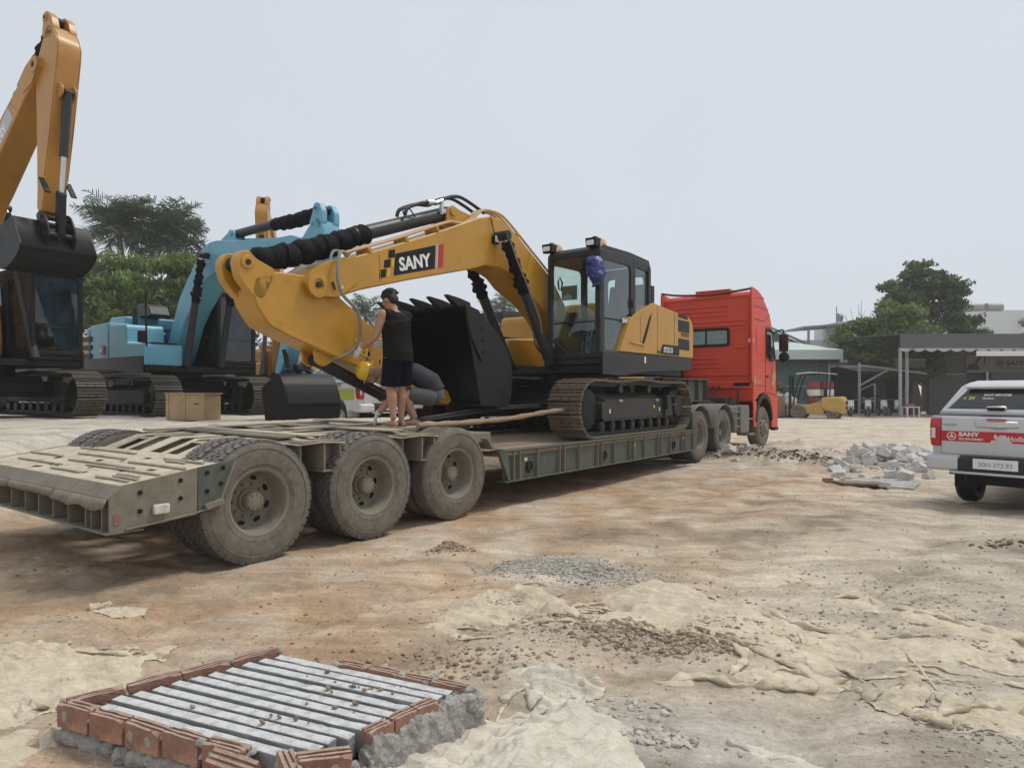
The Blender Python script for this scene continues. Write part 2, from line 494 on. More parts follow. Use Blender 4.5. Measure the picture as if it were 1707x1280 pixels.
def base_h(X, Y):
    s, l = TL(X, Y)
    pad = .93 * sst(3.5, 5.6, l + .25*fbm(X*.5, Y*.5, 3)) * (1 - sst(12, 19, s))
    dip = -.15*np.exp(-(((X-7.6)/2.6)**2+((Y-10.4)/2.6)**2))
    qa = (X+5.3)*-.62+(Y-19.2)*.78; qc = (X+5.3)*.78+(Y-19.2)*.62
    dip = dip-.50*np.exp(-(qa/3.4)**4-(qc/1.7)**4)
    lift = .05*sst(9, 14, s)*(1-sst(3, 6, np.abs(l-1.4)))
    return pad + dip + lift
HEAPS = [  # x, y, rx, ry, height
    (-0.58, 6.5, .26, .20, .07), (5.5, 15.0, 1.1, .7, .22), (6.1, 14.4, .8, .5, .16), (4.75, 15.6, .8, .6, .18),
    (1.05, 4.35, .75, .42, .05), (.35, 5.9, .7, .45, .03), (4.9, 6.6, .6, .4, .05), (-3.4, 5.6, .7, .4, .05), (7.6, 18.6, .8, .6, .16),
    (-5.9, 8.2, 1.0, .5, .16)]
def ground_h(X, Y):
    X = np.asarray(X, float); Y = np.asarray(Y, float)
    h = base_h(X, Y)
    s, l = TL(X, Y)
    near = 1 - sst(14, 40, Y)
    rough = .6 + .8*vn(X*.7, Y*.7, 91)
    h = h + .035*fbm(X*.55, Y*.55, 1, 3) + near*rough*(.026*fbm(X*2.2, Y*2.2, 5, 3) + .012*fbm(X*9, Y*9, 9, 3) + .006*fbm(X*34, Y*34, 13, 2))
    # wheel ruts along the trailer's way
    ru = sum(np.exp(-((l - c + .35*fbm(s*.22, c+s*0, 40))/.17)**2) for c in (-.9, -1.6, -2.5, -3.4, -4.6))
    h = h - near*.030*ru*(.6+.8*vn(s*.5, l, 44)) + near*.012*ru*np.sin(s*42+3*vn(s, l*3, 8))
    for (a, b, rx, ry, hh) in HEAPS:
        q = ((X-a)/rx)**2+((Y-b)/ry)**2
        h = h + hh*np.exp(-q*1.6)*(.55+.9*vn(X*7, Y*7, 21))
    # pit under the concrete bars
    h = np.where(inside(X, Y, PIT), h-.5, h)
    return h
def inside(X, Y, poly):
    X = np.asarray(X, float); Y = np.asarray(Y, float)
    c = np.zeros(np.broadcast(X, Y).shape, bool); n = len(poly)
    for i in range(n):
        x0, y0 = poly[i]; x1, y1 = poly[(i+1) % n]
        k = (y0 > Y) != (y1 > Y)
        with np.errstate(divide='ignore', invalid='ignore'):
            xx = (x1-x0)*(Y-y0)/(y1-y0+1e-12)+x0
        c ^= k & (X < xx)
    return c
# brick pit: four corners on the ground (left, back, right, front)
PL, PB, PR, PF = Vector((-1.93, 2.965)), Vector((-1.22, 3.585)), Vector((-.20, 3.115)), Vector((-.79, 2.475))
PC = (PL+PB+PR+PF)/4
PIT = [tuple(PC+(p-PC)*.93) for p in (PL, PB, PR, PF)]

def soil(X, Y):
    """soil kinds: red clay, grey sand/gravel, dark earth"""
    s, l = TL(X, Y)
    n = fbm(X*.8, Y*.8, 61, 4); n2 = fbm(X*2.3, Y*2.3, 71, 4)
    clay = sst(-5.0, -1.2, l + 1.3*n) * (1-sst(3.2, 5, l)) * (1-sst(9, 15, s+2*n))
    clay = np.clip(clay*(.75+.9*n2+.5*n), 0, 1)
    def spot(a, b, rx, ry): return np.exp(-(((X-a)/rx)**2+((Y-b)/ry)**2)**1.5)
    grey = spot(.62, 2.75, .65, .5)*1.1 + spot(.35, 5.95, .8, .55)*.9 + spot(.9, 4.4, .9, .45)*.6 + spot(2.4, 3.0, 1.0, .5)*.45 + sst(3.4, 5.2, l)*.55 \
        + spot(7, 14, 3, 2)*.35 + spot(3.6, 13.6, 1.5, 1.2)*.5 + spot(0, 1.5, 1.5, .8)*.6
    grey = np.clip(grey + spot(.75, 2.85, .8, .55)*.5 + n*.6, 0, 1)
    dark = spot(1.0, 4.3, .7, .4)*.55 + spot(5.6, 14.9, 1.2, .7)*1.1 + spot(2.9, 2.9, .9, .5)*.5 + spot(4.9, 6.6, .7, .4)*.9 + spot(3.0, 8.0, 2.4, .9)*.55 + spot(1.2, 7.3, 1.8, .45)*.55 + spot(4.6, 9.4, 2.2, .6)*.5 + spot(-3.2, 5.3, 1.6, .45)*.5 + spot(5.4, 6.0, 1.5, .5)*.45 + spot(2.6, 11.5, 2.5, .8)*.4
    rt = sum(np.exp(-((l-c+.35*fbm(s*.22, c+s*0, 40))/.20)**2) for c in (-.9, -1.6, -2.5, -3.4, -4.6))
    dark = dark+.30*rt*vn(s*.6, l*2, 77)*(1-sst(9, 15, s))
    dark = np.clip(dark*(.8+n2) + .35*sst(.12, .35, n2+.3*n), 0, 1)
    return clay, grey, dark

def build_ground():
    ys = [1.0]
    while ys[-1] < 46: ys.append(ys[-1]*1.0092)
    ys = [-180, -60, -30, -12, -4, -1, .2, .7] + ys + [55, 75, 110, 160, 230, 330]
    cs = np.concatenate([[-30, -8, -4, -2.4, -1.6, -1.2], np.linspace(-1.0, 1.0, 470), [1.2, 1.6, 2.4, 4, 8, 30]])
    ys = np.array(ys)
    ye = np.maximum(ys, 1.0)
    X = np.clip(cs[None, :]*ye[:, None]*.86, -320, 320) if False else np.where(np.abs(cs)[None, :] <= 1.0, cs[None, :]*ye[:, None]*.86, np.sign(cs)[None, :]*(ye[:, None]*.86+(320-np.minimum(ye[:, None]*.86, 300))*((np.abs(cs)[None, :]-1)/29)**.5)); Y = np.repeat(ys[:, None], len(cs), 1)
    Z = ground_h(X, Y)
    nr, nc = X.shape
    me = bpy.data.meshes.new('ground')
    co = np.stack([X, Y, Z], -1).reshape(-1, 3)
    i = np.arange(nr-1)[:, None]*nc+np.arange(nc-1)[None, :]
    F = np.stack([i, i+1, i+nc+1, i+nc], -1).reshape(-1, 4)
    me.vertices.add(len(co)); me.vertices.foreach_set('co', co.ravel())
    me.loops.add(F.size); me.loops.foreach_set('vertex_index', F.ravel())
    me.polygons.add(len(F)); me.polygons.foreach_set('loop_start', np.arange(len(F))*4)
    me.update(); me.validate()
    me.shade_smooth()
    c, g, d = soil(X, Y)
    at = me.attributes.new('soil', 'FLOAT_COLOR', 'POINT')
    at.data.foreach_set('color', np.stack([c, g, d, np.ones_like(c)], -1).ravel().astype(np.float32))
    m, N, L, B = nodes('ground_soil')
    a = N.new('ShaderNodeAttribute'); a.attribute_name = 'soil'
    sp = N.new('ShaderNodeSeparateColor'); L.new(a.outputs['Color'], sp.inputs[0])
    tc = N.new('ShaderNodeTexCoord')
    def noise(sc, det=8, ro=.65):
        n = N.new('ShaderNodeTexNoise'); n.inputs['Scale'].default_value = sc; n.inputs['Detail'].default_value = det
        n.inputs['Roughness'].default_value = ro; L.new(tc.outputs['Object'], n.inputs['Vector']); return n.outputs[0]
    def mixc(f, c1, c2):
        x = N.new('ShaderNodeMixRGB')
        for k, v in ((0, f), (1, c1), (2, c2)):
            if isinstance(v, tuple): x.inputs[k].default_value = (*v, 1)
            elif isinstance(v, float): x.inputs[k].default_value = v
            else: L.new(v, x.inputs[k])
        return x.outputs[0]
    def rng(v, a0, a1, b0, b1):
        r = N.new('ShaderNodeMapRange')
        for k, q in enumerate((a0, a1, b0, b1)): r.inputs[k+1].default_value = q
        L.new(v, r.inputs[0]); return r.outputs[0]
    col = mixc(rng(noise(.7), .35, .65, 0, 1), (.52, .44, .345), (.60, .515, .41))
    col = mixc(sp.outputs[0], col, mixc(rng(noise(1.6), .35, .65, 0, 1), (.50, .315, .175), (.43, .285, .175)))
    col = mixc(rng(sp.outputs[1], 0, 1, 0, .85), col, mixc(rng(noise(3), .35, .65, 0, 1), (.50, .47, .41), (.57, .53, .465)))
    col = mixc(rng(sp.outputs[2], 0, 1, 0, .85), col, mixc(rng(noise(3), .35, .65, 0, 1), (.23, .18, .135), (.30, .25, .19)))
    # streaks drawn out along the way of the lorries
    mp = N.new('ShaderNodeMapping'); mp.inputs['Rotation'].default_value = (0, 0, -rad(53)); mp.inputs['Scale'].default_value = (.55, 5.5, 1)
    L.new(tc.outputs['Object'], mp.inputs[0])
    sn = N.new('ShaderNodeTexNoise'); sn.inputs['Scale'].default_value = 1.0; sn.inputs['Detail'].default_value = 9; sn.inputs['Roughness'].default_value = .7; L.new(mp.outputs[0], sn.inputs['Vector'])
    m3 = N.new('ShaderNodeMixRGB'); m3.blend_type = 'MULTIPLY'; m3.inputs[0].default_value = 1
    L.new(col, m3.inputs[1]); L.new(rng(sn.outputs[0], .3, .7, .70, 1.22), m3.inputs[2]); col = m3.outputs[0]
    col = mixc(rng(noise(.9, 12, .72), .58, .70, 0, .55), col, (.56, .475, .36))
    # pebbles
    vo = N.new('ShaderNodeTexVoronoi'); vo.inputs['Scale'].default_value = 38; L.new(tc.outputs['Object'], vo.inputs['Vector'])
    vs = N.new('ShaderNodeSeparateColor'); L.new(vo.outputs['Color'], vs.inputs[0])
    peb = N.new('ShaderNodeMath'); peb.operation = 'MULTIPLY'
    L.new(rng(vo.outputs['Distance'], .25, .12, 0, 1), peb.inputs[0]); L.new(rng(vs.outputs[0], .90, .94, 0, .4), peb.inputs[1])
    col = mixc(peb.outputs[0], col, mixc(vs.outputs[1], (.24, .21, .17), (.56, .52, .44)))
    mu = N.new('ShaderNodeMixRGB'); mu.blend_type = 'MULTIPLY'; mu.inputs[0].default_value = 1
    L.new(col, mu.inputs[1]); L.new(rng(noise(34, 14, .9), .30, .70, .50, 1.58), mu.inputs[2])
    m2 = N.new('ShaderNodeMixRGB'); m2.blend_type = 'MULTIPLY'; m2.inputs[0].default_value = 1
    L.new(mu.outputs[0], m2.inputs[1]); L.new(rng(noise(2.4, 8, .7), .3, .7, .78, 1.2), m2.inputs[2])
    L.new(m2.outputs[0], B.inputs['Base Color'])
    B.inputs['Roughness'].default_value = .95; B.inputs['Specular IOR Level'].default_value = .15
    bp = N.new('ShaderNodeBump'); bp.inputs['Strength'].default_value = .6; bp.inputs['Distance'].default_value = .020
    L.new(noise(30, 14, .85), bp.inputs['Height'])
    b2 = N.new('ShaderNodeBump'); b2.inputs['Strength'].default_value = .55; b2.inputs['Distance'].default_value = .008
    L.new(noise(95, 6, .7), b2.inputs['Height']); L.new(bp.outputs[0], b2.inputs['Normal']); L.new(b2.outputs[0], B.inputs['Normal'])
    me.materials.append(m)
    o = bpy.data.objects.new('ground', me); C.objects.link(o); o['kind'] = 'structure'
    o['label'] = 'dusty bare earth yard of brown clay and pale sand'
    return o
build_ground()

def gh(x, y): return float(ground_h(np.array([x]), np.array([y]))[0])

# ------------------------------------------------------------------ loose stones (nobody could count them)
ICO = None
def rocks(name, label, cat, mat, spots, n, size, seed, flat=.65):
    """one object of many small angular stones scattered over spots (x, y, rx, ry, weight)"""
    global ICO
    rg = np.random.default_rng(seed)
    if ICO is None:
        bm = bmesh.new(); bmesh.ops.create_icosphere(bm, subdivisions=1, radius=1)
        ICO = (np.array([v.co[:] for v in bm.verts]), np.array([[v.index for v in f.verts] for f in bm.faces])); bm.free()
    V0_, F0_ = ICO
    w = np.array([s[4] for s in spots], float); w /= w.sum()
    ch = rg.choice(len(spots), n, p=w)
    S = np.array([s[:4] for s in spots])[ch]
    r = np.sqrt(rg.random(n))*1.0; r = np.where(rg.random(n) < .2, r*1.35, r); a = rg.random(n)*2*np.pi
    px = S[:, 0]+S[:, 2]*r*np.cos(a); py = S[:, 1]+S[:, 3]*r*np.sin(a)
    sz = size[0]*(size[1]/size[0])**(rg.random(n)**1.8)
    z = ground_h(px, py)+sz*.25
    q = rg.normal(size=(n, 4)); q /= np.linalg.norm(q, axis=1)[:, None]
    w_, x_, y_, z_ = q.T
    Rm = np.stack([1-2*(y_**2+z_**2), 2*(x_*y_-z_*w_), 2*(x_*z_+y_*w_), 2*(x_*y_+z_*w_), 1-2*(x_**2+z_**2), 2*(y_*z_-x_*w_),
                   2*(x_*z_-y_*w_), 2*(y_*z_+x_*w_), 1-2*(x_**2+y_**2)], -1).reshape(n, 3, 3)
    P = V0_[None]*(1+.55*(rg.random((n, 12))-.5))[:, :, None]*rg.uniform(.55, 1.2, (n, 1, 3))
    P = np.einsum('nij,nkj->nki', Rm, P)*sz[:, None, None]
    P[:, :, 2] *= flat
    P += np.stack([px, py, z], -1)[:, None]
    F = (F0_[None]+np.arange(n)[:, None, None]*12).reshape(-1, 3)
    me = bpy.data.meshes.new(name); me.from_pydata(P.reshape(-1, 3).tolist(), [], F.tolist())
    m2 = mat.copy() if False else mat
    me.materials.append(m2)
    o = bpy.data.objects.new(name, me); C.objects.link(o)
    return tag(o, label, cat, None, 'stuff')

def stonemat(name, c1, c2, c3):
    m, N, L, B = nodes(name)
    ge = N.new('ShaderNodeNewGeometry'); cr = N.new('ShaderNodeValToRGB')
    cr.color_ramp.elements[0].color = (*c1, 1); cr.color_ramp.elements[1].color = (*c3, 1)
    e = cr.color_ramp.elements.new(.5); e.color = (*c2, 1)
    L.new(ge.outputs['Random Per Island'], cr.inputs[0]); L.new(cr.outputs[0], B.inputs['Base Color'])
    B.inputs['Roughness'].default_value = .95; B.inputs['Specular IOR Level'].default_value = .2
    return m
SM1 = stonemat('grey_stone_mix', (.25, .235, .21), (.37, .345, .30), (.52, .49, .44))
SM2 = stonemat('brown_stone_mix', (.21, .15, .10), (.33, .25, .175), (.46, .38, .29))
SM3 = stonemat('dark_earth_mix', (.085, .065, .048), (.14, .108, .08), (.22, .175, .135))
rocks('gravel', 'grey crushed gravel spread in a patch on the ground', 'gravel', SM1,
      [(.40, 5.95, .55, .34, 3), (.75, 5.7, .5, .3, 1), (2.5, 2.95, .8, .4, .8), (2.9, 4.5, .9, .5, .5), (3.2, 5.4, 1.2, .5, .3)], 7000, (.004, .017), 11, .55)
rocks('broken_clods', 'brown broken clods heaped in the middle of the foreground', 'rubble', SM2,
      [(1.05, 4.32, .62, .36, 4), (-.58, 6.5, .2, .16, .8), (1.0, 4.4, 1.0, .5, 1.5), (-.3, 3.8, .6, .25, .6)], 4200, (.005, .024), 12)
rocks('sand_lumps', 'grey lumps of broken mortar on the pale sand', 'rubble', stonemat('sand_lump_mix', (.40, .365, .31), (.48, .44, .375), (.56, .52, .45)),
      [(.62, 2.98, .15, .07, 2), (.56, 3.25, .25, .12, 1)], 260, (.006, .034), 13, .6)
rocks('scattered_pebbles', 'small pebbles and clay crumbs strewn over the yard', 'pebbles', SM2,
      [(-1, 5, 3.2, 1.6, 4), (2, 4.6, 3.0, 2.2, 4), (2.5, 9, 5, 3, 3), (-2, 3.5, 2, 1, 2), (6, 12, 3.5, 3, 1.5)], 4200, (.004, .015), 14, .55)
rocks('dark_earth_heap', 'low heaps of dark dug earth near the front wheel', 'earth', SM3,
      [(5.5, 15.0, .8, .4, 3), (6.1, 14.4, .6, .3, 2), (4.9, 6.6, .42, .22, .5)], 900, (.010, .045), 15, .5)
rocks('grey_rubble_crumbs', 'crumbs of pale concrete round the broken blocks', 'rubble', stonemat('rubble_mix', (.30, .29, .27), (.42, .41, .39), (.55, .54, .52)),
      [(7.4, 14.2, 1.3, .7, 3), (4.4, 15.4, .5, .4, .6), (8, 17, 1.5, 1.0, .6)], 1000, (.012, .06), 16)

# ------------------------------------------------------------------ crumpled sheets on the ground
def sheetmat(name, c1, c2, dirt, damt):
    m = surf(name, c1, .75, var=.22, scale=7, col2=c2, c2amt=.4, c2scale=3, dust=damt, dcol=dirt, up=False, spec=.25)
    N, L = m.node_tree.nodes, m.node_tree.links; B = N['Principled BSDF']
    tc = N.new('ShaderNodeTexCoord'); prev = None
    for (sx, sy, rot, sc, st, dist) in ((1, 3.2, .3, 6, .32, .020), (1, 2.2, -.6, 15, .26, .009), (1, 1.4, 1.1, 40, .15, .004)):
        wn_ = N.new('ShaderNodeTexNoise'); wn_.inputs['Scale'].default_value = sc*.35; wn_.inputs['Detail'].default_value = 3; L.new(tc.outputs['Object'], wn_.inputs['Vector'])
        ad = N.new('ShaderNodeVectorMath'); ad.operation = 'MULTIPLY_ADD'; ad.inputs[1].default_value = (.5, .5, 0); L.new(wn_.outputs['Color'], ad.inputs[0]); L.new(tc.outputs['Object'], ad.inputs[2])
        mp = N.new('ShaderNodeMapping'); mp.inputs['Rotation'].default_value = (0, 0, rot); mp.inputs['Scale'].default_value = (sx, sy, 1); L.new(ad.outputs[0], mp.inputs[0])
        vo = N.new('ShaderNodeTexVoronoi'); vo.feature = 'DISTANCE_TO_EDGE'; vo.inputs['Scale'].default_value = sc; L.new(mp.outputs[0], vo.inputs['Vector'])
        mr = N.new('ShaderNodeMapRange'); mr.inputs[1].default_value = 0; mr.inputs[2].default_value = .22; mr.inputs[3].default_value = 1; mr.inputs[4].default_value = 0; L.new(vo.outputs['Distance'], mr.inputs[0])
        bp = N.new('ShaderNodeBump'); bp.inputs['Strength'].default_value = st; bp.inputs['Distance'].default_value = dist; L.new(mr.outputs[0], bp.inputs['Height'])
        if prev: L.new(prev.outputs[0], bp.inputs['Normal'])
        prev = bp
    L.new(prev.outputs[0], B.inputs['Normal'])
    return m
SHM = sheetmat('dirty_cream_sheet', (.68, .605, .475), (.56, .48, .36), (.47, .37, .255), .75)
SHM2 = sheetmat('pale_grey_sheet', (.66, .61, .515), (.57, .52, .43), (.52, .455, .36), .6)
def sheet(label, poly, res, amp, seed, mat, scale=4.0, ang=0.3, stretch=.25, name='plastic_sheet', cat='sheet', heap=0, group=None, rolls=(), fray=.06, bury=.55, auto=0):
    """a dirty cloth lying nearly flush with the yard: long soft folds, small creases, edges that run out under the dust; rolls: rolled up hems"""
    P = np.array(poly); x0, y0 = P.min(0)-.1; x1, y1 = P.max(0)+.1
    nx, ny = int((x1-x0)/res)+2, int((y1-y0)/res)+2
    X, Y = np.meshgrid(np.linspace(x0, x1, nx), np.linspace(y0, y1, ny))
    Xi, Yi = X+fray*fbm(X*4, Y*4, seed+5, 3)+.10*fbm(X*1.7, Y*1.7, seed+50, 2), Y+fray*fbm(X*4, Y*4, seed+6, 3)+.07*fbm(X*1.7, Y*1.7, seed+51, 2)
    ins = inside(Xi, Yi, poly)
    dist = np.full(X.shape, 9.0); n = len(poly)
    for i in range(n):
        a = P[i]; b = P[(i+1) % n]; d = b-a; t = np.clip(((Xi-a[0])*d[0]+(Yi-a[1])*d[1])/(d@d), 0, 1)
        dist = np.minimum(dist, np.hypot(Xi-a[0]-t*d[0], Yi-a[1]-t*d[1]))
    ca, sa = math.cos(ang), math.sin(ang)
    bend = .55*fbm(X*.9, Y*.9, seed+1, 2)
    u = X*ca+Y*sa+.3*fbm(X*1.3, Y*1.3, seed+3, 2); v = -X*sa+Y*ca+bend*.5
    def rg(k, s, st, pw): return (1-np.abs(2*vn(u*k*st, v*k, seed+s)-1))**pw
    mask = .15+1.1*sst(.35, .75, vn(X*1.4, Y*1.4, seed+9))
    f = .62*rg(scale, 0, stretch, 3.0)*mask+.34*rg(scale*2.3, 11, stretch*1.3, 2.2)*mask+.16*rg(scale*5.2, 12, stretch*1.8, 1.6)
    cx = .14*(1-np.abs(2*vn((u+v)*scale*1.9, (v-u)*scale*1.4, seed+13)-1))**4*mask
    f = f+cx
    ef = sst(0, .09+.05*vn(X*5, Y*5, seed+16), dist)
    bu = sst(bury, bury+.18, vn(X*1.7, Y*1.7, seed+12)*.65+.35*vn(X*7, Y*7, seed+14))
    s_ = ground_h(X, Y)
    z = s_+.006+amp*f*(.25+.75*ef)-(1-ef)*.010*(.4+1.2*vn(X*3, Y*3, seed+25))-bu*(.012+amp*.35)
    if heap:
        c = P.mean(0); z = z+heap*np.exp(-(((X-c[0])/((x1-x0)*.28))**2+((Y-c[1])/((y1-y0)*.28))**2))*(.5+vn(X*9, Y*9, seed+30))
    X2 = X+.35*amp*(rg(scale*2.3, 11, stretch*1.3, 1)-.5)*-sa*ef; Y2 = Y+.35*amp*(rg(scale*2.3, 11, stretch*1.3, 1)-.5)*ca*ef
    keep = ins[:-1, :-1] & ins[1:, :-1] & ins[:-1, 1:] & ins[1:, 1:]
    below = (z < s_-.012); keep &= ~(below[:-1, :-1] & below[1:, :-1] & below[:-1, 1:] & below[1:, 1:])
    idx = np.arange(nx*ny).reshape(ny, nx)
    F = np.stack([idx[:-1, :-1], idx[:-1, 1:], idx[1:, 1:], idx[1:, :-1]], -1)[keep]
    used, inv = np.unique(F, return_inverse=True); F = inv.reshape(-1, 4)
    co = np.stack([X2, Y2, z], -1).reshape(-1, 3)[used].tolist(); F = F.tolist()
    rr = random.Random(seed); rolls = list(rolls)
    for _ in range(auto):      # short sharp folds standing up from the cloth
        for _t in range(30):
            cx_ = rr.uniform(x0, x1); cy_ = rr.uniform(y0, y1)
            if inside(np.array([cx_]), np.array([cy_]), poly)[0]: break
        a_ = ang+rr.gauss(0, .45); L_ = rr.uniform(.10, .42)*(1+.5*(x1-x0 > 2)); dx, dy = math.cos(a_)*L_/2, math.sin(a_)*L_/2; k_ = rr.uniform(-.35, .35)
        rolls.append(([(cx_-dx, cy_-dy), (cx_-dx*.3-dy*k_, cy_-dy*.3+dx*k_), (cx_+dx*.4-dy*k_*.6, cy_+dy*.4+dx*k_*.6), (cx_+dx, cy_+dy)], rr.uniform(.005, .013)))
    for path, r0 in rolls:
        pts = spline([(q[0], q[1], 0) for q in path], 14); k = len(pts); m = 14; o = len(co); ph = rr.uniform(0, 6)
        gs_ = ground_h(np.array([q.x for q in pts]), np.array([q.y for q in pts]))
        for i, q in enumerate(pts):
            t = i/(k-1); e = min(1, t/.12, (1-t)/.12)
            tv = (pts[min(i+1, k-1)]-pts[max(i-1, 0)]).normalized(); sv = Vector((-tv.y, tv.x, 0))
            wob = r0*(.75+.5*math.sin(i*.35+ph)*math.sin(i*.13+1)+.25*math.sin(i*.9))*max(.12, e**.5)
            c = q+sv*(.5*r0*math.sin(i*.27+ph)); g = float(gs_[i])
            for j in range(m):
                a = 2*math.pi*j/m+.25*math.sin(i*.2)
                fold = 1+.22*math.sin(3*a+i*.16+ph)+.13*math.sin(7*a-i*.21)+.10*math.sin(5*a+i*.5)
                w = c+sv*(math.cos(a)*wob*1.35*fold); co.append((w.x, w.y, g+wob*.55+math.sin(a)*wob*.85*fold))
        for i in range(k-1):
            for j in range(m): F.append((o+i*m+j, o+i*m+(j+1) % m, o+(i+1)*m+(j+1) % m, o+(i+1)*m+j))
    me = bpy.data.meshes.new(name); me.from_pydata(co, [], F); me.shade_smooth(); me.materials.append(mat)
    o = bpy.data.objects.new(name, me); C.objects.link(o)
    return tag(o, label, cat, group)
def gp(u, v, z=0.0):     # where a ray through the photograph meets the flat yard: used to measure outlines
    t = (1.5-z)/((v-653)/1150.0); return ((u-853.5)/1150*t, t)
def gpl(*a): return [gp(*p) for p in a]
G = 'dirty plastic sheets lying on the yard'
sheet('crumpled dirty white sheet in many small folds just before the grey gravel', gpl((690,1042),(745,1003),(820,982),(905,976),(962,996),(995,1030),(950,1056),(870,1066),(760,1058)), .011, .060, 3, SHM, 6.0, .25, .45, group=G, auto=26, rolls=((gpl((835,1018),(890,1008),(950,1022),(985,1034)), .020), (gpl((850,1046),(900,1036),(960,1040)), .016)), bury=.54)
sheet('long pale sheet stretching from the gravel far across the open yard', gpl((960,1036),(1010,992),(1090,962),(1160,978),(1240,1008),(1330,1036),(1420,1046),(1520,1055),(1620,1070),(1707,1100),(1900,1150),(1900,1262),(1707,1225),(1620,1198),(1540,1178),(1470,1155),(1400,1130),(1340,1108),(1270,1085),(1180,1062),(1060,1050)), .013, .048, 23, SHM, 4.2, -.35, .22, group=G, auto=70, bury=.53,
      rolls=((gpl((1030,1000),(1080,972),(1150,984),(1230,1010),(1300,1034)), .024), (gpl((1240,1012),(1330,1040),(1420,1050),(1500,1058),(1560,1062)), .028), (gpl((1190,1062),(1260,1085),(1330,1112),(1400,1134),(1440,1150)), .020), (gpl((1500,1080),(1530,1110),(1560,1150)), .014), (gpl((1330,1050),(1345,1090),(1350,1120)), .012)))
sheet('narrow rolled strip of sheet below the brown clods', gpl((1075,1124),(1200,1106),(1330,1106),(1425,1116),(1430,1142),(1300,1152),(1200,1142),(1100,1138)), .011, .045, 33, SHM, 7, -.05, .15, group=G, rolls=((gpl((1090,1130),(1160,1124),(1230,1134),(1300,1142),(1370,1132),(1420,1126)), .024), (gpl((1260,1120),(1300,1112),(1345,1118)), .016), (gpl((1225,1078),(1238,1100),(1215,1118)), .020)))
sheet('wide smooth sheet in long folds beside the rendered pit wall', gpl((905,1165),(975,1166),(1010,1205),(1050,1255),(1070,1330),(1060,1420),(560,1420),(610,1300),(700,1240),(790,1192)), .008, .060, 43, SHM2, 4.5, .85, .16, group=G, auto=16, bury=.60,
      rolls=((gpl((640,1290),(720,1242),(790,1210),(860,1186),(920,1170)), .016), (gpl((820,1290),(880,1235),(930,1190),(960,1168)), .014)))
sheet('half buried frayed sheet beyond the bare brick side of the pit', gpl((-120,1100),(60,1070),(180,1078),(270,1088),(292,1110),(190,1150),(100,1172),(70,1225),(40,1290),(-120,1320)), .010, .075, 53, SHM, 7, .6, .25, group=G, auto=22, bury=.50, fray=.12, rolls=((gpl((-20,1200),(30,1190),(80,1172)), .03), (gpl((60,1082),(140,1085),(230,1092)), .014)))
sheet('thin twisted strip of sheet before the pickup', gpl((1375,994),(1440,984),(1500,1004),(1600,1024),(1707,1050),(1800,1085),(1700,1094),(1600,1067),(1500,1034),(1430,1006)), .015, .050, 63, SHM, 7, -.4, .2, group=G, auto=14, bury=.56, rolls=((gpl((1385,993),(1440,990),(1470,1004),(1530,1024),(1600,1036)), .022), (gpl((1560,1036),(1640,1052),(1707,1074),(1760,1088)), .030)))
sheet('small loose strip of sheet on the pale sand before the rolled strip', gpl((1195,1228),(1240,1220),(1310,1250),(1385,1292),(1280,1292)), .008, .035, 73, SHM2, 7, -.5, .2, group=G, rolls=((gpl((1210,1234),(1270,1246),(1340,1280)), .014),))
sheet('bunched tan sheet standing in a small heap near the rendered pit corner', gpl((850,1135),(920,1116),(1000,1128),(995,1160),(930,1176),(870,1170)), .007, .05, 83, SHM2, 8, .1, .3, group=G, heap=.03, rolls=((gpl((900,1150),(940,1146),(985,1140),(996,1128)), .034), (gpl((880,1172),(905,1156),(930,1160),(965,1156)), .026), (gpl((840,1170),(870,1150),(905,1142)), .018)))
sheet('scrap of white sheet on the brown clay before the trailer tail', gpl((138,1026),(172,1008),(200,1012),(250,1014),(240,1024),(180,1032)), .007, .09, 93, SHM, 9, .2, .5, group=G, rolls=((gpl((150,1022),(170,1014),(182,1006)), .026),), bury=.8)
sheet('curled scrap of cream sheet above the brick pit', gpl((228,1094),(268,1078),(304,1076),(275,1099),(245,1104)), .007, .07, 97, SHM, 9, .3, .5, group=G, rolls=((gpl((240,1092),(262,1086),(270,1092),(258,1098)), .018),), bury=.8)
sheet('small torn scrap lying by the outer corner of the brick pit', gpl((82,1224),(110,1203),(142,1213),(120,1247),(80,1252)), .005, .05, 101, SHM, 9, .9, .3, group=G, rolls=((gpl((92,1240),(110,1222),(135,1212)), .020),), bury=.8)
sheet('ragged pale scraps on the far side of the gravel', gpl((1190,962),(1290,948),(1345,962),(1290,977),(1210,974)), .014, .05, 107, SHM, 8, -.2, .3, group=G, rolls=((gpl((1200,962),(1250,958),(1320,968)), .016),))
sheet('folded end of sheet curled up on the long sheet', gpl((1440,1154),(1480,1133),(1530,1138),(1542,1172),(1490,1182),(1450,1174)), .008, .05, 113, SHM, 8, .4, .3, group=G, heap=.02, rolls=((gpl((1448,1164),(1480,1152),(1512,1142),(1522,1160),(1495,1174)), .032), (gpl((1470,1170),(1500,1160),(1530,1168)), .024)), bury=.85)
sheet('thick rolled hem of sheet before the long pale sheet', gpl((1500,1163),(1560,1178),(1640,1170),(1720,1188),(1860,1235),(1860,1272),(1707,1228),(1600,1208),(1520,1198)), .010, .05, 119, SHM, 6, -.3, .15, group=G, auto=12, bury=.8, rolls=((gpl((1500,1172),(1530,1192),(1570,1206),(1610,1200)), .026), (gpl((1560,1188),(1630,1178),(1700,1190),(1780,1216)), .034)))

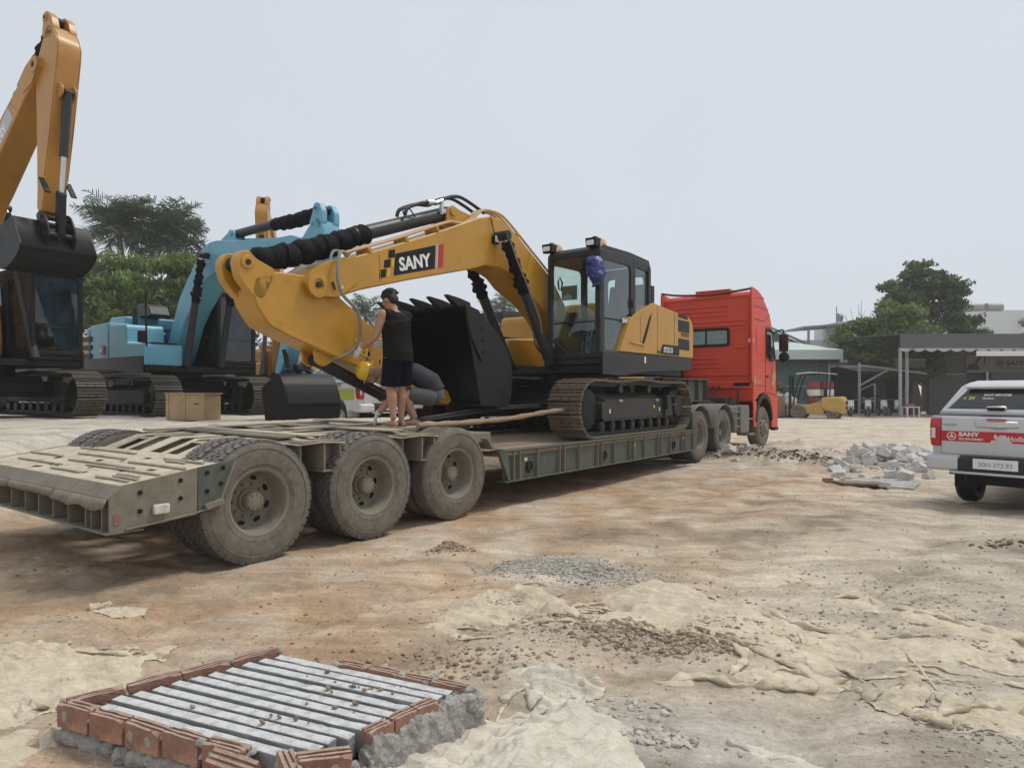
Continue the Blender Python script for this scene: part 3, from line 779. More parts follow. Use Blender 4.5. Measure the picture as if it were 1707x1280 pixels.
# ------------------------------------------------------------------ wheels
def tyre_mesh(R_=.545, W=.29, r0=.29, kind='block', name='tyre', mats=None, nb=44, n=56):
    """tyre about the y axis, outer face at y=0, inner face at y=W"""
    m = MB()
    T = R_ - .016 if kind == 'block' else R_ - .004
    side = [(r0, .035), (r0+.015, .018), (r0+.06, .006), (r0+.63*(R_-r0)*.8, .0), (r0+.80*(R_-r0), .008), (R_-.032, .018), (R_-.018, .030)]
    prof = list(side)
    if kind == 'rib':
        k = 5; w0, w1 = .045, W-.045; st = (w1-w0)/k
        for i in range(k):
            a = w0+i*st
            prof += [(R_-.002, a+.006), (R_, a+st*.5), (R_-.002, a+st-.006)]
            if i < k-1: prof += [(R_-.018, a+st-.003), (R_-.018, a+st+.003)]
    else:
        prof += [(T, .05), (T, W-.05)]
    prof += [(r, W-h) for r, h in reversed(side)]
    prof += [(r0-.005, W-.06), (r0-.005, .06)]
    m.lathe(prof, n=n, closed=True)
    # thin raised rings on the sidewall
    for rr, hh in ((r0+.045, .009), (r0+.70*(R_-r0), .003)):
        m.lathe([(rr, hh), (rr+.003, hh-.004), (rr+.008, hh-.004), (rr+.011, hh)], n=n)
    if kind == 'block':
        m.cm = 1 if mats and len(mats) > 1 else 0
        cols = [(.020, .080, .30), (.082, .122, 0), (.126, .166, .5), (.170, .210, 0), (.212, .270, .30)]
        cols = [(a*W/.29, b*W/.29, ph) for a, b, ph in cols]
        da = 2*math.pi/nb
        for ci, (a, b, ph) in enumerate(cols):
            for i in range(nb):
                t0 = (i+ph+.07)*da; t1 = (i+ph+.93)*da
                sk = .10*da
                edge = ci in (0, len(cols)-1)
                ro = R_+.001 if not edge else R_-.002
                ri = T-.006
                def P(t, h, r): return (r*math.cos(t), h, r*math.sin(t))
                lo = ri-.018 if ci == 0 else ri; hi = ri-.018 if ci == len(cols)-1 else ri
                ca = .006
                mid = (a+b)/2
                # six sided block: pointed towards its neighbours
                if edge: oc = [(t0, a), (t0, b), (t1, b), (t1, a)]
                else: oc = [(t0+.22*da, a), (t0-.06*da, mid), (t0+.22*da, b), (t1-.22*da, b), (t1+.02*da, mid), (t1-.22*da, a)]
                q = len(oc)
                base = [P(t, h, (lo if h == a else hi)) for t, h in oc]
                top = [P(t*.92+(t0+t1)*.04, h+(ca if h == a else -ca if h == b else 0)*.6, ro) for t, h in oc]
                m.add(base+top, [tuple(range(q, 2*q))]+[(j, (j+1) % q, q+(j+1) % q, q+j) for j in range(q)])
    me = m.mesh(name, mats or M['rubber'], 40)
    return me
def rim_mesh(r0=.29, name='wheel', deep=.215, mat=None, holes=8):
    m = MB()
    m.lathe([(r0+.012, .030), (r0+.014, .022), (r0+.004, .018), (r0-.016, .030), (r0-.022, .055), (r0-.030, .075), (r0-.034, deep-.03), (r0-.055, deep),
             (r0*.62, deep+.012), (r0*.42, deep-.004), (.02, deep-.004)], n=48)
    for i in range(10):
        a = 2*math.pi*(i+.5)/10
        m.cyl((r0*.50*math.cos(a), deep+.01, r0*.50*math.sin(a)), (r0*.50*math.cos(a), deep-.025, r0*.50*math.sin(a)), .013, 6)
    m.cm = 1
    for i in range(holes):
        a = 2*math.pi*i/holes
        c = Vector((r0*.70*math.cos(a), deep+.004, r0*.70*math.sin(a)))
        m.tube([c+Vector((0, .002, 0)), c-Vector((0, .006, 0))], [(.020, .034), (.020, .034)], 12, ell=(math.cos(a+.001), 0, math.sin(a)))
    return m.mesh(name, [mat or M['rim'], M['ink']], 35)
def hub_mesh(deep=.215, r=.085, out=.085, mat=None, name='hub'):
    m = MB()
    m.lathe([(r*1.25, deep+.01), (r*1.2, deep-.03), (r, deep-.04), (r, out+.02), (r*.92, out+.006), (r*.55, out), (.004, out)], n=28)
    for i in range(8):
        a = 2*math.pi*i/8
        m.cyl((r*.78*math.cos(a), out+.01, r*.78*math.sin(a)), (r*.78*math.cos(a), out-.010, r*.78*math.sin(a)), .010, 6)
    return m.mesh(name, mat or M['rim'], 35)
TY_BLOCK = tyre_mesh(kind='block', nb=44, mats=[M['rubber'], M['tread']])
TY_BLOCK2 = tyre_mesh(kind='block', nb=38, mats=[M['rubber'], M['tread']], name='block_tyre')
TY_RIB = tyre_mesh(kind='rib', mats=[M['rubber2']])
RIM = rim_mesh(); HUB = hub_mesh()
def obj(name, me, parent, loc=(0, 0, 0), rot=(0, 0, 0), label=None):
    o = bpy.data.objects.new(name, me); C.objects.link(o); o.parent = parent; o.location = loc; o.rotation_euler = rot
    if label: o['label'] = label
    return o
def wheel(parent, x, y, z, ty, rim=None, hub=None, flip=False, sc=1.0, spin=0.0):
    """wheel (rim) with tyre and hub; outer face at y, the wheel lies on the +y side (flip: on the -y side)"""
    w = obj('wheel', rim or RIM, parent, (x, y, z), (0, spin, math.pi if flip else 0))
    w.scale = (sc, 1, sc)
    obj('tyre', ty, w)
    if hub is not None: obj('hub', hub, w)
    return w

# ------------------------------------------------------------------ low loader trailer
tr_ = thing('lowbed_trailer', 'long dusty green three axle low loader trailer carrying the yellow excavator', 'trailer', TW(0, 0, 0), (.6, .8))
WT = 3.1
for ax, (tyo, lbl) in enumerate(((TY_BLOCK, None), (TY_BLOCK2, None), (TY_RIB, 'rib treaded wheel'))):
    for side in (0, 1):
        y0 = 0 if side == 0 else WT
        sg = 1 if side == 0 else -1
        w = wheel(tr_, ax*1.3, y0, .535, tyo, RIM, HUB, side == 1, spin=.4*ax+.3)
        wheel(tr_, ax*1.3, y0+sg*.33, .535, tyo, RIM, None, side == 1, spin=.9*ax)
    MB().cyl((ax*1.3, .3, .535), (ax*1.3, WT-.3, .535), .075, 12).build('axle', M['deck2'], tr_)
    MB().bar((ax*1.3-.45, .95, .72), (ax*1.3+.45, .95, .72), .10, .14).bar((ax*1.3-.45, 2.15, .72), (ax*1.3+.45, 2.15, .72), .10, .14).build('leaf_spring', M['deck2'], tr_, .01)

# tail platform
m = MB()
m.prism([(-1.16, .802), (-.28, .925), (-.28, .905), (-1.15, .782)], .015, WT-.015)
m.build('tail_deck', M['deck'], tr_, .006)
m = MB(); m.prism([(-1.163, .802), (-1.25, .715), (-1.243, .700), (-1.15, .785)], .015, WT-.015)
m.build('tail_slope', M['deck2'], tr_, .004)
# bent lip plates hanging under the slope
def lip(y0, y1, torn):
    m = MB(); n = 16; vs = []; fs = []
    for k in range(n+1):
        y = y0+(y1-y0)*k/n; w = (.02 if torn and k in (5, 9, 10) else 0)+.002*math.sin(k)
        d = .07+(.022*(k in (2, 3, 4)) + .012*(k in (9, 10, 11, 12)) if torn else .004*math.sin(k*.7))
        vs += [(-1.251, y, .712), (-1.262-w*.5-.008, y, .712-d*.45), (-1.258-w-(.03 if torn else 0), y, .712-d)]
    for k in range(n):
        for j in (0, 1): fs.append((k*3+j, (k+1)*3+j, (k+1)*3+j+1, k*3+j+1))
    m.add(vs, fs)
    o = m.build('bent_lip_plate', M['deck2'], tr_, 0, 60)
    sm = o.modifiers.new('thick', 'SOLIDIFY'); sm.thickness = .008
    return o
lip(.03, .98, True)['label'] = 'bent and torn lip plate'
lip(1.0, 2.0, False); lip(2.02, WT-.03, False)
m = MB(); m.bb(-1.10, -1.085, .02, WT-.02, .47, .78); m.build('tail_back_wall', M['green'], tr_)
m = MB(); m.bb(-1.27, -1.0, .0, WT, .452, .468); m.build('tail_bottom_flange', M['deck2'], tr_, .003)
rib_src = None
for y in (.12, .30, .40, .72, 1.02, 1.32, 1.62, 1.95, 2.3, 2.65, 2.95):
    if rib_src is None:
        rib_src = MB().prism([(-1.085, .47), (-1.25, .47), (-1.25, .69), (-1.15, .775), (-1.085, .775)], -.007, .007).build('rib', M['deck2'], tr_, 0, loc=(0, y, 0))
    else: inst(rib_src, 'rib', tr_, (0, y, 0))
# side cheeks with their holes
for y0, y1, yo in ((0, .014, -.004), (WT-.014, WT, WT+.004)):
    m = MB(); m.prism([(-1.25, .455), (-1.25, .715), (-1.16, .806), (-.58, .888), (-.58, .51)], y0, y1)
    m.build('side_cheek', M['deck2'], tr_, .004)
    m = MB(); m.prism([(-.577, .515), (-.577, .889), (-.26, .930), (-.40, .62), (-.46, .575)], y0, y1)
    m.build('side_cheek', M['green'], tr_, .004, label='greener forward side plate')
    m = MB()
    for x, z in ((-1.03, .74), (-1.03, .60), (-.72, .80), (-.72, .66), (-.50, .84), (-.50, .69), (-.36, .87), (-.38, .74)):
        m.cyl((x, yo-.004 if yo < 0 else yo, z), (x, yo+.001 if yo < 0 else yo+.003, z), .018, 14)
    m.build('bolt_hole', M['ink'], tr_)
m = MB(); m.bar((-1.14, -.012, .478), (-.62, -.012, .525), .03, .012).bar((-.62, -.012, .525), (-.44, -.012, .56), .03, .012); m.build('bottom_edge_strip', M['deck2'], tr_, .003)
MB().box((-.88, -.022, .60), (.12, .04, .075)).build('marker_lamp', M['concrete'], tr_, .008)
MB().box((-.45, -.024, .58), (.16, .045, .05), (0, -.22, 0)).build('step_angle', M['deck2'], tr_, .004)
MB().box((-1.20, -.003, .56), (.04, .006, .085)).build('red_reflector', surf('muddy_red_reflector', (.22, .03, .025), .5, dust=.6, up=False), tr_, .004)
MB().tube([(-.26, -.02, .92), (-.33, -.025, .76), (-.40, -.02, .58)], .007, 6).build('stay_rod', M['steel'], tr_)
def tail_z(x): return .802+(x+1.16)*.1398
src = None
for x, a, b in ((-1.08, .08, .62), (-1.02, .06, .45), (-.97, .15, .5), (-.86, .05, 1.35), (-.80, .6, 1.9), (-.66, .04, 1.0), (-.60, 1.2, 2.2), (-.47, .10, .75), (-.42, 1.4, 2.6), (-.95, 1.7, 2.7), (-.74, 2.2, 3.0), (-.52, .3, .62), (-1.05, 1.0, 1.6)):
    z = tail_z(x)+.010
    MB().tube([(x, a, z), (x+.004, (a+b)/2, z+.002), (x-.004, b, z)], .012, 6).build('tread_bar', M['deck'], tr_)
m = MB()
for _ in range(16):
    x = R.uniform(-1.1, -.4); y = R.uniform(.3, 2.6)
    m.box((x, y, tail_z(x)+.001), (R.uniform(.02, .05), R.uniform(.03, .12), .004), (0, -.139, R.uniform(-.3, .3)))
m.build('slot', M['ink'], tr_)

# frame over the wheels
def longbeam(y, w, z1=1.04):
    m = MB()
    m.prism([(-.30, .915), (.05, z1), (3.15, z1), (3.15, z1-.016), (.05, z1-.016), (-.30, .90)], y-w/2, y+w/2)
    m.prism([(-.29, .62), (.05, .70), (3.15, .70), (3.15, z1-.02), (.06, z1-.02), (-.29, .90)], y-.02, y+.02)
    return m.build('frame_beam', M['deck'], tr_, .004)
for y, w in ((.80, .24), (1.16, .10), (1.55, .22), (1.94, .10), (2.30, .24)): longbeam(y, w)
def crossbeam(x0, x1, open_x0):
    z0, z1 = .745, 1.030
    m = MB()
    m.bb(x0, x1, .03, WT-.03, z1-.016, z1-.0)                # top plate
    m.bb(x0+.03, x0+.05, .10, WT-.10, z0, z1-.02)
    m.bb(open_x0-.01, open_x0+.01, .03, WT-.03, z0, z1-.02)
    m.bb(x1-.02, x1, .03, WT-.03, z0, z1-.02)
    m.bb(open_x0-.02, x1+.012, .03, WT-.03, z0-.014, z0)
    m.bb(open_x0+.011, x1-.021, .16, .17, z0, z1-.02)
    m.bb(open_x0+.011, x1-.021, WT-.17, WT-.16, z0, z1-.02)
    o = m.build('cross_beam', M['deck2'], tr_, .003)
    for yy in (0.0, 1):
        n = 18; vs = []; fs = []
        for k in range(n+1):
            t = k/n; y = .02+t*1.45 if yy == 0 else WT-.02-t*1.45
            zz = z1+.008+.012*math.sin(k*.8+x0*5)+(-.03*max(0, 1-t*6))
            vs += [(x0-.06+.02*math.sin(k*1.3), y, zz-.01), ((x0+x1)/2, y, zz+.006), (x1+.05+.015*math.sin(k*.9), y, zz-.014)]
        for k in range(n):
            for j in (0, 1): fs.append((k*3+j, k*3+j+1, (k+1)*3+j+1, (k+1)*3+j))
        p = MB().add(vs, fs).build('worn_top_plate', M['deck'], tr_, 0, 60)
        sm = p.modifiers.new('thick', 'SOLIDIFY'); sm.thickness = .012
crossbeam(.44, .90, .70); crossbeam(1.76, 2.24, 2.03)
for x0, x1 in ((-.05, .40), (.95, 1.72), (2.3, 3.0)):
    m = MB(); m.bb(x0, x1, .92, 1.10, 1.005, 1.018).bb(x0, x1, 2.0, 2.18, 1.005, 1.018)
    m.build('filler_plate', M['deck'], tr_, .002)
# old boards laid over the frame
k = 0
for x0, y0, x1, y1, w in ((.5, .35, .72, 2.9, .20), (.75, .3, .9, 2.8, .16), (1.85, .25, 2.0, 2.9, .2), (2.1, .3, 2.25, 2.8, .18), (.2, 2.5, 3.0, 2.62, .2), (1.2, 1.3, 3.1, 1.5, .18), (2.6, .8, 2.75, 2.8, .2)):
    MB().bar((x0, y0, 1.062+.004*k), (x1, y1, 1.066+.004*k), w, .022).build('old_board', M['deck'] if k % 3 else M['deck2'], tr_, .004); k += 1
# step down behind the third axle
m = MB(); m.prism([(2.95, 1.03), (3.15, 1.03), (3.42, .80), (3.50, .735), (3.46, .72), (3.36, .79), (3.12, 1.01), (2.95, 1.012)], .66, WT-.66); m.build('step_slope', M['deck'], tr_, .003)
m = MB(); m.bb(2.96, 3.34, .10, .62, .86, .99).bb(2.96, 3.34, WT-.62, WT-.10, .86, .99); m.build('step_box', M['deck2'], tr_, .01)
m = MB(); m.prism([(3.18, .93), (3.28, .80), (3.52, .765), (3.50, .75), (3.25, .78), (3.14, .92)], .0, .5); m.build('bent_guard_plate', M['deck2'], tr_, .003)
# main deck: boards under earth
DX0, DX1 = 3.38, 9.95
psrc = None
for k in range(12):
    y = .13+.258*k
    if k in (0, 5, 9): psrc = MB().bb(DX0, DX1, -.124, .124, .672+.004*(k % 3), .724+.003*(k % 2)).build('deck_plank', M['mudboard'], tr_, .006, loc=(0, y, 0))
    else: inst(psrc, 'deck_plank', tr_, (0, y, .002*(k % 4)))
for yw, yf, nm in ((.035, -1, 0), (WT-.035, 1, 1)):
    y0, y1 = (yw-.06, yw+.10) if yf < 0 else (yw-.10, yw+.06)
    m = MB()
    n = 26; 
    m.bb(3.50, 9.93, yw-.008, yw+.008, .352, .728)
    m.bb(3.50, 9.95, y0, y1, .334, .352)
    m.bb(3.34, 9.95, y0, y1, .729, .747)
    m.prism([(3.36, .728), (3.53, .728), (3.60, .352), (3.56, .352)], yw-.055 if yf < 0 else yw+.01, yw-.01 if yf < 0 else yw+.055)
    m.build('side_beam', M['green'], tr_, .003)
    src = None
    for k in range(12):
        x = 3.68+k*.545
        for dx in ((0, .13) if k % 2 == 0 else (0,)):
            if x+dx > 9.9: continue
            if src is None: src = MB().bb(-.006, .006, 0, .05, .353, .728).build('web_rib', M['deck2'], tr_, loc=(x+dx, yw-.056 if yf < 0 else yw+.008, 0))
            else: inst(src, 'web_rib', tr_, (x+dx, yw-.056 if yf < 0 else yw+.008, 0))
    if yf < 0:
        for x in (4.05, 6.1, 8.75):
            MB().tube([(x+.055*math.cos(a), yw-.03, .50+.07*math.sin(a)) for a in [i*math.pi/7 for i in range(15)]], .016, 6).build('lashing_ring', M['ink'], tr_)
        for x in (3.98, 7.15, 9.25): MB().box((x, yw-.016, .60), (.06, .012, .045)).build('side_reflector', M['sticker'] if x > 7 and x < 8 else M['concrete'], tr_)
# front wall of the deck and the gooseneck
m = MB(); m.bb(9.70, 9.96, .02, WT-.02, .76, 1.10); m.build('front_wall', M['green'], tr_, .006)
for y in (.82, WT-.82):
    m = MB()
    m.prism([(9.55, .76), (9.95, .76), (10.25, 1.30), (12.45, 1.30), (12.45, 1.77), (9.85, 1.77), (9.45, 1.25)], y-.012, y+.012)
    m.prism([(9.43, 1.25), (9.84, 1.772), (12.50, 1.772), (12.50, 1.79), (9.83, 1.79), (9.40, 1.25)], y-.11, y+.11)
    m.prism([(10.25, 1.282), (12.48, 1.282), (12.48, 1.30), (10.25, 1.30)], y-.11, y+.11)
    for x in (10.6, 11.2, 11.8, 12.3): m.bb(x-.006, x+.006, y-.10, y-.013, 1.30, 1.77)
    m.build('gooseneck_beam', M['green'], tr_, .004)
m = MB(); m.bb(10.3, 12.4, .95, WT-.95, 1.28, 1.30).bb(11.6, 12.4, .95, WT-.95, 1.74, 1.768); m.build('gooseneck_plate', M['deck2'], tr_, .004)

# loose things on the trailer
def on_tr(x, y, z): return TW(x, y, z)
pts = spline([(2.35, .42, 1.10), (3.2, .48, 1.10), (4.3, .55, 1.12), (5.05, .45, 1.19), (5.45, .38, 1.22)], 6)
o = MB().tube([on_tr(*p) for p in pts], [.035+.006*math.sin(i*1.9) for i in range(len(pts))], 8).build('wooden_pole', surf('weathered_pole', (.30, .20, .12), .85, dust=.4, var=.2, scale=7, bump=.3), None)
tag(o, 'long bent brown wooden pole lying from the rear deck to the excavator track', 'pole')
for i, (dy, dz) in enumerate(((0, 0), (.06, .03))):
    pts = spline([(2.3, .8+dy, 1.10+dz*.3), (3.5, .95+dy, 1.16+dz), (4.6, .95+dy, 1.24+dz), (5.5, .8+dy, 1.26+dz)], 6)
    o = MB().tube([on_tr(*p) for p in pts], .018, 8).build('steel_bar', M['charcoal'] if i == 0 else M['tframe'], None)
    tag(o, ['lower of two dark steel bars lying beside the brown pole', 'upper of two dark steel bars lying beside the brown pole'][i], 'bar', 'dark bars on the trailer')

# ------------------------------------------------------------------ excavators
def ring(m, outer, inner, a, b, ax='y'):
    """frame between two outlines with the same number of points, extruded from a to b"""
    n = len(outer)
    mk = {'y': lambda p, t: (p[0], t, p[1]), 'x': lambda p, t: (t, p[0], p[1]), 'z': lambda p, t: (p[0], p[1], t)}[ax]
    vs = [mk(p, t) for t in (a, b) for P in (outer, inner) for p in P]
    fs = []
    for i in range(n):
        j = (i+1) % n
        fs += [(i, j, n+j, n+i), (2*n+i, 3*n+i, 3*n+j, 2*n+j), (i, 2*n+i, 2*n+j, j), (n+i, n+j, 3*n+j, 3*n+i)]
    return m.add(vs, fs)
def rot2(p, c, a):
    ca, sa = math.cos(a), math.sin(a); x, z = p[0]-c[0], p[1]-c[1]
    return (c[0]+x*ca-z*sa, c[1]+x*sa+z*ca)

BOOM = [(5.86,2.30),(5.46,2.42),(4.79,2.68),(4.12,2.94),(3.08,3.38),(2.79,3.46),(2.48,3.46),(2.17,3.33),(1.66,3.05),(1.08,2.72),(.30,1.95),(-.12,1.52),(-.13,1.30),(.12,1.18),(.45,1.38),(1.12,2.02),(1.52,2.26),(2.04,2.47),(2.26,2.62),(2.55,2.70),(2.91,2.68),(3.16,2.60),(4.57,2.24),(5.40,2.01),(5.72,1.89),(6.09,1.87),(6.20,2.02),(6.10,2.16)]
FOOT = (0.1, 1.42)
BTIP = (6.03, 2.0)
ARM = [(6.56,2.09),(6.38,2.10),(6.02,2.10),(5.67,1.92),(5.09,1.56),(4.42,1.17),(3.96,.90),(3.68,.76),(3.60,.62),(3.70,.55),(4.05,.66),(5.14,1.00),(5.55,1.12),(5.82,1.20),(6.16,1.32),(6.38,1.39),(6.61,1.48),(6.69,1.57),(6.77,1.69),(6.84,1.86)]
LUG = [(6.96,2.26),(6.87,2.27),(6.80,2.20),(6.54,2.105),(6.70,1.75),(6.84,1.80),(6.99,1.97),(7.03,2.15)]
BUCK = [(0,-.03),(-.63,-.06),(-.71,.05),(-.74,.25),(-.74,.45),(-.70,.65),(-.60,.82),(-.40,1.0),(-.2,1.14),(0,1.25),(.33,1.33)]
EAR = [(.14,-.03),(.12,-.20),(-.02,-.28),(-.25,-.30),(-.48,-.24),(-.64,-.03),(-.3,.0),(0,0)]

def track_path(n, x0=1.68, z0=.475, r=.445):
    """points and tangents around the track, n shoes"""
    L = 2*x0; tot = 2*L+2*math.pi*r; out = []
    for i in range(n):
        s = tot*(i+.3)/n
        if s < L: x, z, a = x0-s, z0-r, math.pi
        elif s < L+math.pi*r:
            t = (s-L)/r; x, z, a = -x0-r*math.sin(t), z0-r*math.cos(t), math.pi-t
        elif s < 2*L+math.pi*r:
            q = s-L-math.pi*r; x, z, a = -x0+q, z0+r-.03*math.sin(2*math.pi*q/L)**2+.03*math.sin(math.pi*q/L), 0
        else:
            t = (s-2*L-math.pi*r)/r; x, z, a = x0+r*math.sin(t), z0+r*math.cos(t), -t
        out.append((x, z, a))
    return out
def shoe_mesh():
    m = MB()
    pr = [(-.088, -.004), (-.088, .010), (-.078, .042), (-.066, .042), (-.060, .010), (-.012, .010), (-.006, .034), (.006, .034), (.012, .010), (.056, .010), (.062, .042), (.074, .042), (.086, .006), (.086, -.004)]
    m.prism(pr, -.30, .30)
    m.cm = 1
    for y in (-.075, .075): m.box((.035, y, .0125), (.030, .026, .004))
    return m.mesh('track_shoe', [M['shoe'], M['ink']], 30)
SHOE = shoe_mesh()
def shoe2():
    me = SHOE.copy(); me.materials[0] = M['shoe2']; return me
SHOE2 = shoe2()

def cab(T, U, paint, detail, glassmat):
    """operator's cab: x -.45..1.38, y .36..1.39, z 1.18..3.10"""
    X0, X1, Y0, Y1, Z0, Z1 = -.50, 1.37, .37, 1.39, 1.20, 3.10
    fr = M['charcoal'] if detail else M['black']
    m = MB()
    m.bb(X0+.02, X1-.02, Y0+.02, Y1-.02, Z0, Z0+.10)
    cabo = m.build('cab', fr, T, .01, **U)
    # front frame, seen face on: (y, z)
    m = MB()
    o1 = rounded([(Y0, Z0+.10), (Y1, Z0+.10), (Y1, Z1-.03), (Y0, Z1-.03)], .05); i1 = rounded([(Y0+.075, Z0+.18), (Y1-.10, Z0+.18), (Y1-.10, Z1-.13), (Y0+.075, Z1-.13)], .10)
    ring(m, o1, i1, X1-.06, X1, 'x')
    m.bb(X1-.055, X1-.02, Y0+.10, Y1-.12, 1.885, 1.915)
    m.build('front_frame', fr, cabo, .012)
    m = MB(); m.prism(i1, X1-.034, X1-.028, 'x'); m.build('windscreen', glassmat, cabo, 0)
    # left side (door), (x, z)
    for y0, y1, nm in ((Y1-.05, Y1, 'door'), (Y0, Y0+.05, 'right_side')):
        yy = (y0+y1)/2
        m = MB()
        od = rounded([(X1-.055, Z0+.02), (X1-.055, Z1-.03), (.20, Z1-.01), (.20, Z0+.02)], .03)
        idr = rounded([(X1-.15, 1.44), (X1-.13, Z1-.19), (.29, Z1-.17), (.29, 1.44)], [.06, .10, .14, .06])
        ring(m, od, idr, y0, y1)
        m.bb(.31, X1-.17, y0+.012, y1-.010, 1.945, 1.985)
        d = m.build('cab_door' if nm == 'door' else 'side_frame', fr, cabo, .010)
        MB().prism(idr, yy-.004, yy+.002).build('door_glass', glassmat, d, 0)
        if nm == 'door' and detail:
            MB().box((.26, y1+.012, 2.28), (.05, .03, .14)).build('door_handle', M['ink'], d, .01)
            MB().box((.30, y1+.012, 2.06), (.03, .03, .07)).build('lock', M['ink'], d, .006)
        m = MB()
        oq = rounded([(.195, Z0+.02), (.195, Z1-.01), (X0+.05, Z1-.02), (X0, Z1-.10), (X0, Z0+.02)], [.02, .02, .04, .06, .03])
        iq = rounded([(.12, 2.0), (.12, Z1-.16), (X0+.12, Z1-.18), (X0+.10, Z1-.21), (X0+.10, 2.28)], [.05, .06, .03, .03, .06])
        ring(m, oq, iq, y0, y1)
        q = m.build('quarter_panel', fr, cabo, .010)
        MB().prism(iq, yy-.004, yy+.002).build('quarter_glass', glassmat, q, 0)
        if nm == 'door' and detail:
            MB().box((X0+.115, y1+.005, 2.62), (.035, .012, .78)).build('grab_rail', M['ink'], cabo, .004)
    # back frame
    m = MB()
    o1 = rounded([(Y0+.03, Z0+.02), (Y1-.03, Z0+.02), (Y1-.03, Z1-.05), (Y0+.03, Z1-.05)], .05); i1 = rounded([(Y0+.14, 2.1), (Y1-.14, 2.1), (Y1-.14, Z1-.24), (Y0+.14, Z1-.24)], .08)
    ring(m, o1, i1, X0+.005, X0+.05, 'x'); m.build('back_frame', fr, cabo, .01)
    MB().prism(i1, X0+.025, X0+.031, 'x').build('rear_glass', glassmat, cabo, 0)
    # roof
    m = MB(); m.prism(rounded([(X0+.01, Z1-.04), (X0+.03, Z1+.04), (.3, Z1+.075), (X1-.12, Z1+.05), (X1-.02, Z1-.02), (X1-.02, Z1-.04)], [.0, .05, .05, .06, .03, 0]), Y0+.02, Y1-.02)
    m.build('roof', fr, cabo, .03, seg=2)
    if detail:
        m = MB(); m.cyl((.1, 1.1, Z1+.06), (.1, 1.1, Z1+.12), .02, 8).cyl((-.2, 1.15, Z1+.05), (-.2, 1.15, Z1+.15), .008, 6).box((-.2, 1.15, Z1+.08), (.03, .03, .05)).cyl((X0, 1.2, 2.92), (X0-.09, 1.2, 2.92), .012, 6).ball((X0-.10, 1.2, 2.92), .022)
        m.build('roof_fitting', M['ink'], cabo)
        for y in (Y0+.03, Y1-.14):
            m = MB(); m.prism(rounded([(X1+.06, Z1-.01), (X1+.09, Z1+.14), (X1-.12, Z1+.15), (X1-.10, Z1+.01)], .02), y-.095, y+.095)
            l = m.build('work_lamp', M['ink'], cabo, .012)
            MB().box((X1+.082, y, Z1+.06), (.02, .14, .09), (0, -.19, 0)).build('lamp_lens', M['clearlens'], l, .008)
            vs = spline([(X1-.15, y-.10, Z1+.04), (X1-.16, y-.04, Z1+.17), (X1-.19, y+.05, Z1+.16), (X1-.18, y+.11, Z1+.05)], 4)
            MB().tube(vs, [(.11, .012)]*len(vs), 8, ell=(1, 0, 0)).build('paper_wrap', surf('tan_packing_paper', (.50, .31, .19), .8, var=.1, bump=.3, bscale=20), l)
    # interior
    s = MB(); s.prism(rounded([(-.30, 1.75), (.25, 1.72), (.28, 1.88), (-.18, 1.90), (-.34, 2.72), (-.46, 2.70)], .05), .62, 1.10)
    s.prism(rounded([(-.42, 2.68), (-.33, 2.68), (-.36, 2.92), (-.44, 2.90)], .03), .72, 1.0)
    s.build('seat', surf('seat_cloth', (.045, .045, .05), .85, var=.1), cabo, .03)
    s = MB(); s.bb(-.3, .1, .70, 1.02, 1.3, 1.74); s.bb(-.2, .45, .45, .58, 1.85, 1.95); s.bb(-.2, .45, 1.14, 1.27, 1.85, 1.95); s.cyl((.42, .52, 1.95), (.45, .52, 2.15), .02, 6).cyl((.42, 1.2, 1.95), (.45, 1.2, 2.15), .02, 6)
    s.cyl((.9, .78, 1.3), (.78, .80, 2.05), .015, 6).cyl((.9, .94, 1.3), (.78, .95, 2.05), .015, 6).box((.95, .62, 2.0), (.1, .16, .22), (0, -.3, 0)).bb(.95, 1.25, .55, 1.15, 1.30, 1.36)
    s.build('console', M['ink'], cabo, .01)
    if detail:
        vs = []
        for k, y in enumerate((.72, .80, .90, 1.0)):
            vs.append(spline([(.62, y, 1.98), (.70, y+.03, 1.75), (.74+.03*k, y-.02, 1.55), (.80, y+.02, 1.32)], 5))
        s = MB()
        for v in vs: s.tube(v, [(.035+.012*math.sin(i*2.1+v[0][1]*9), .016) for i in range(len(v))], 8, ell=(0, 1, 0))
        s.build('plastic_wrap', M['film'], cabo)
        MB().tube([(1.22, .50, 2.50), (1.24, .50, 2.62), (1.22, .52, 2.70), (1.20, .56, 2.60), (1.21, .54, 2.47), (1.22, .50, 2.50)], .016, 6).build('inner_handle', M['ink'], cabo)
        MB().box((1.20, .70, 2.42), (.012, .30, .24)).build('document_card', surf('olive_card', (.13, .13, .08), .7), cabo)
    return cabo

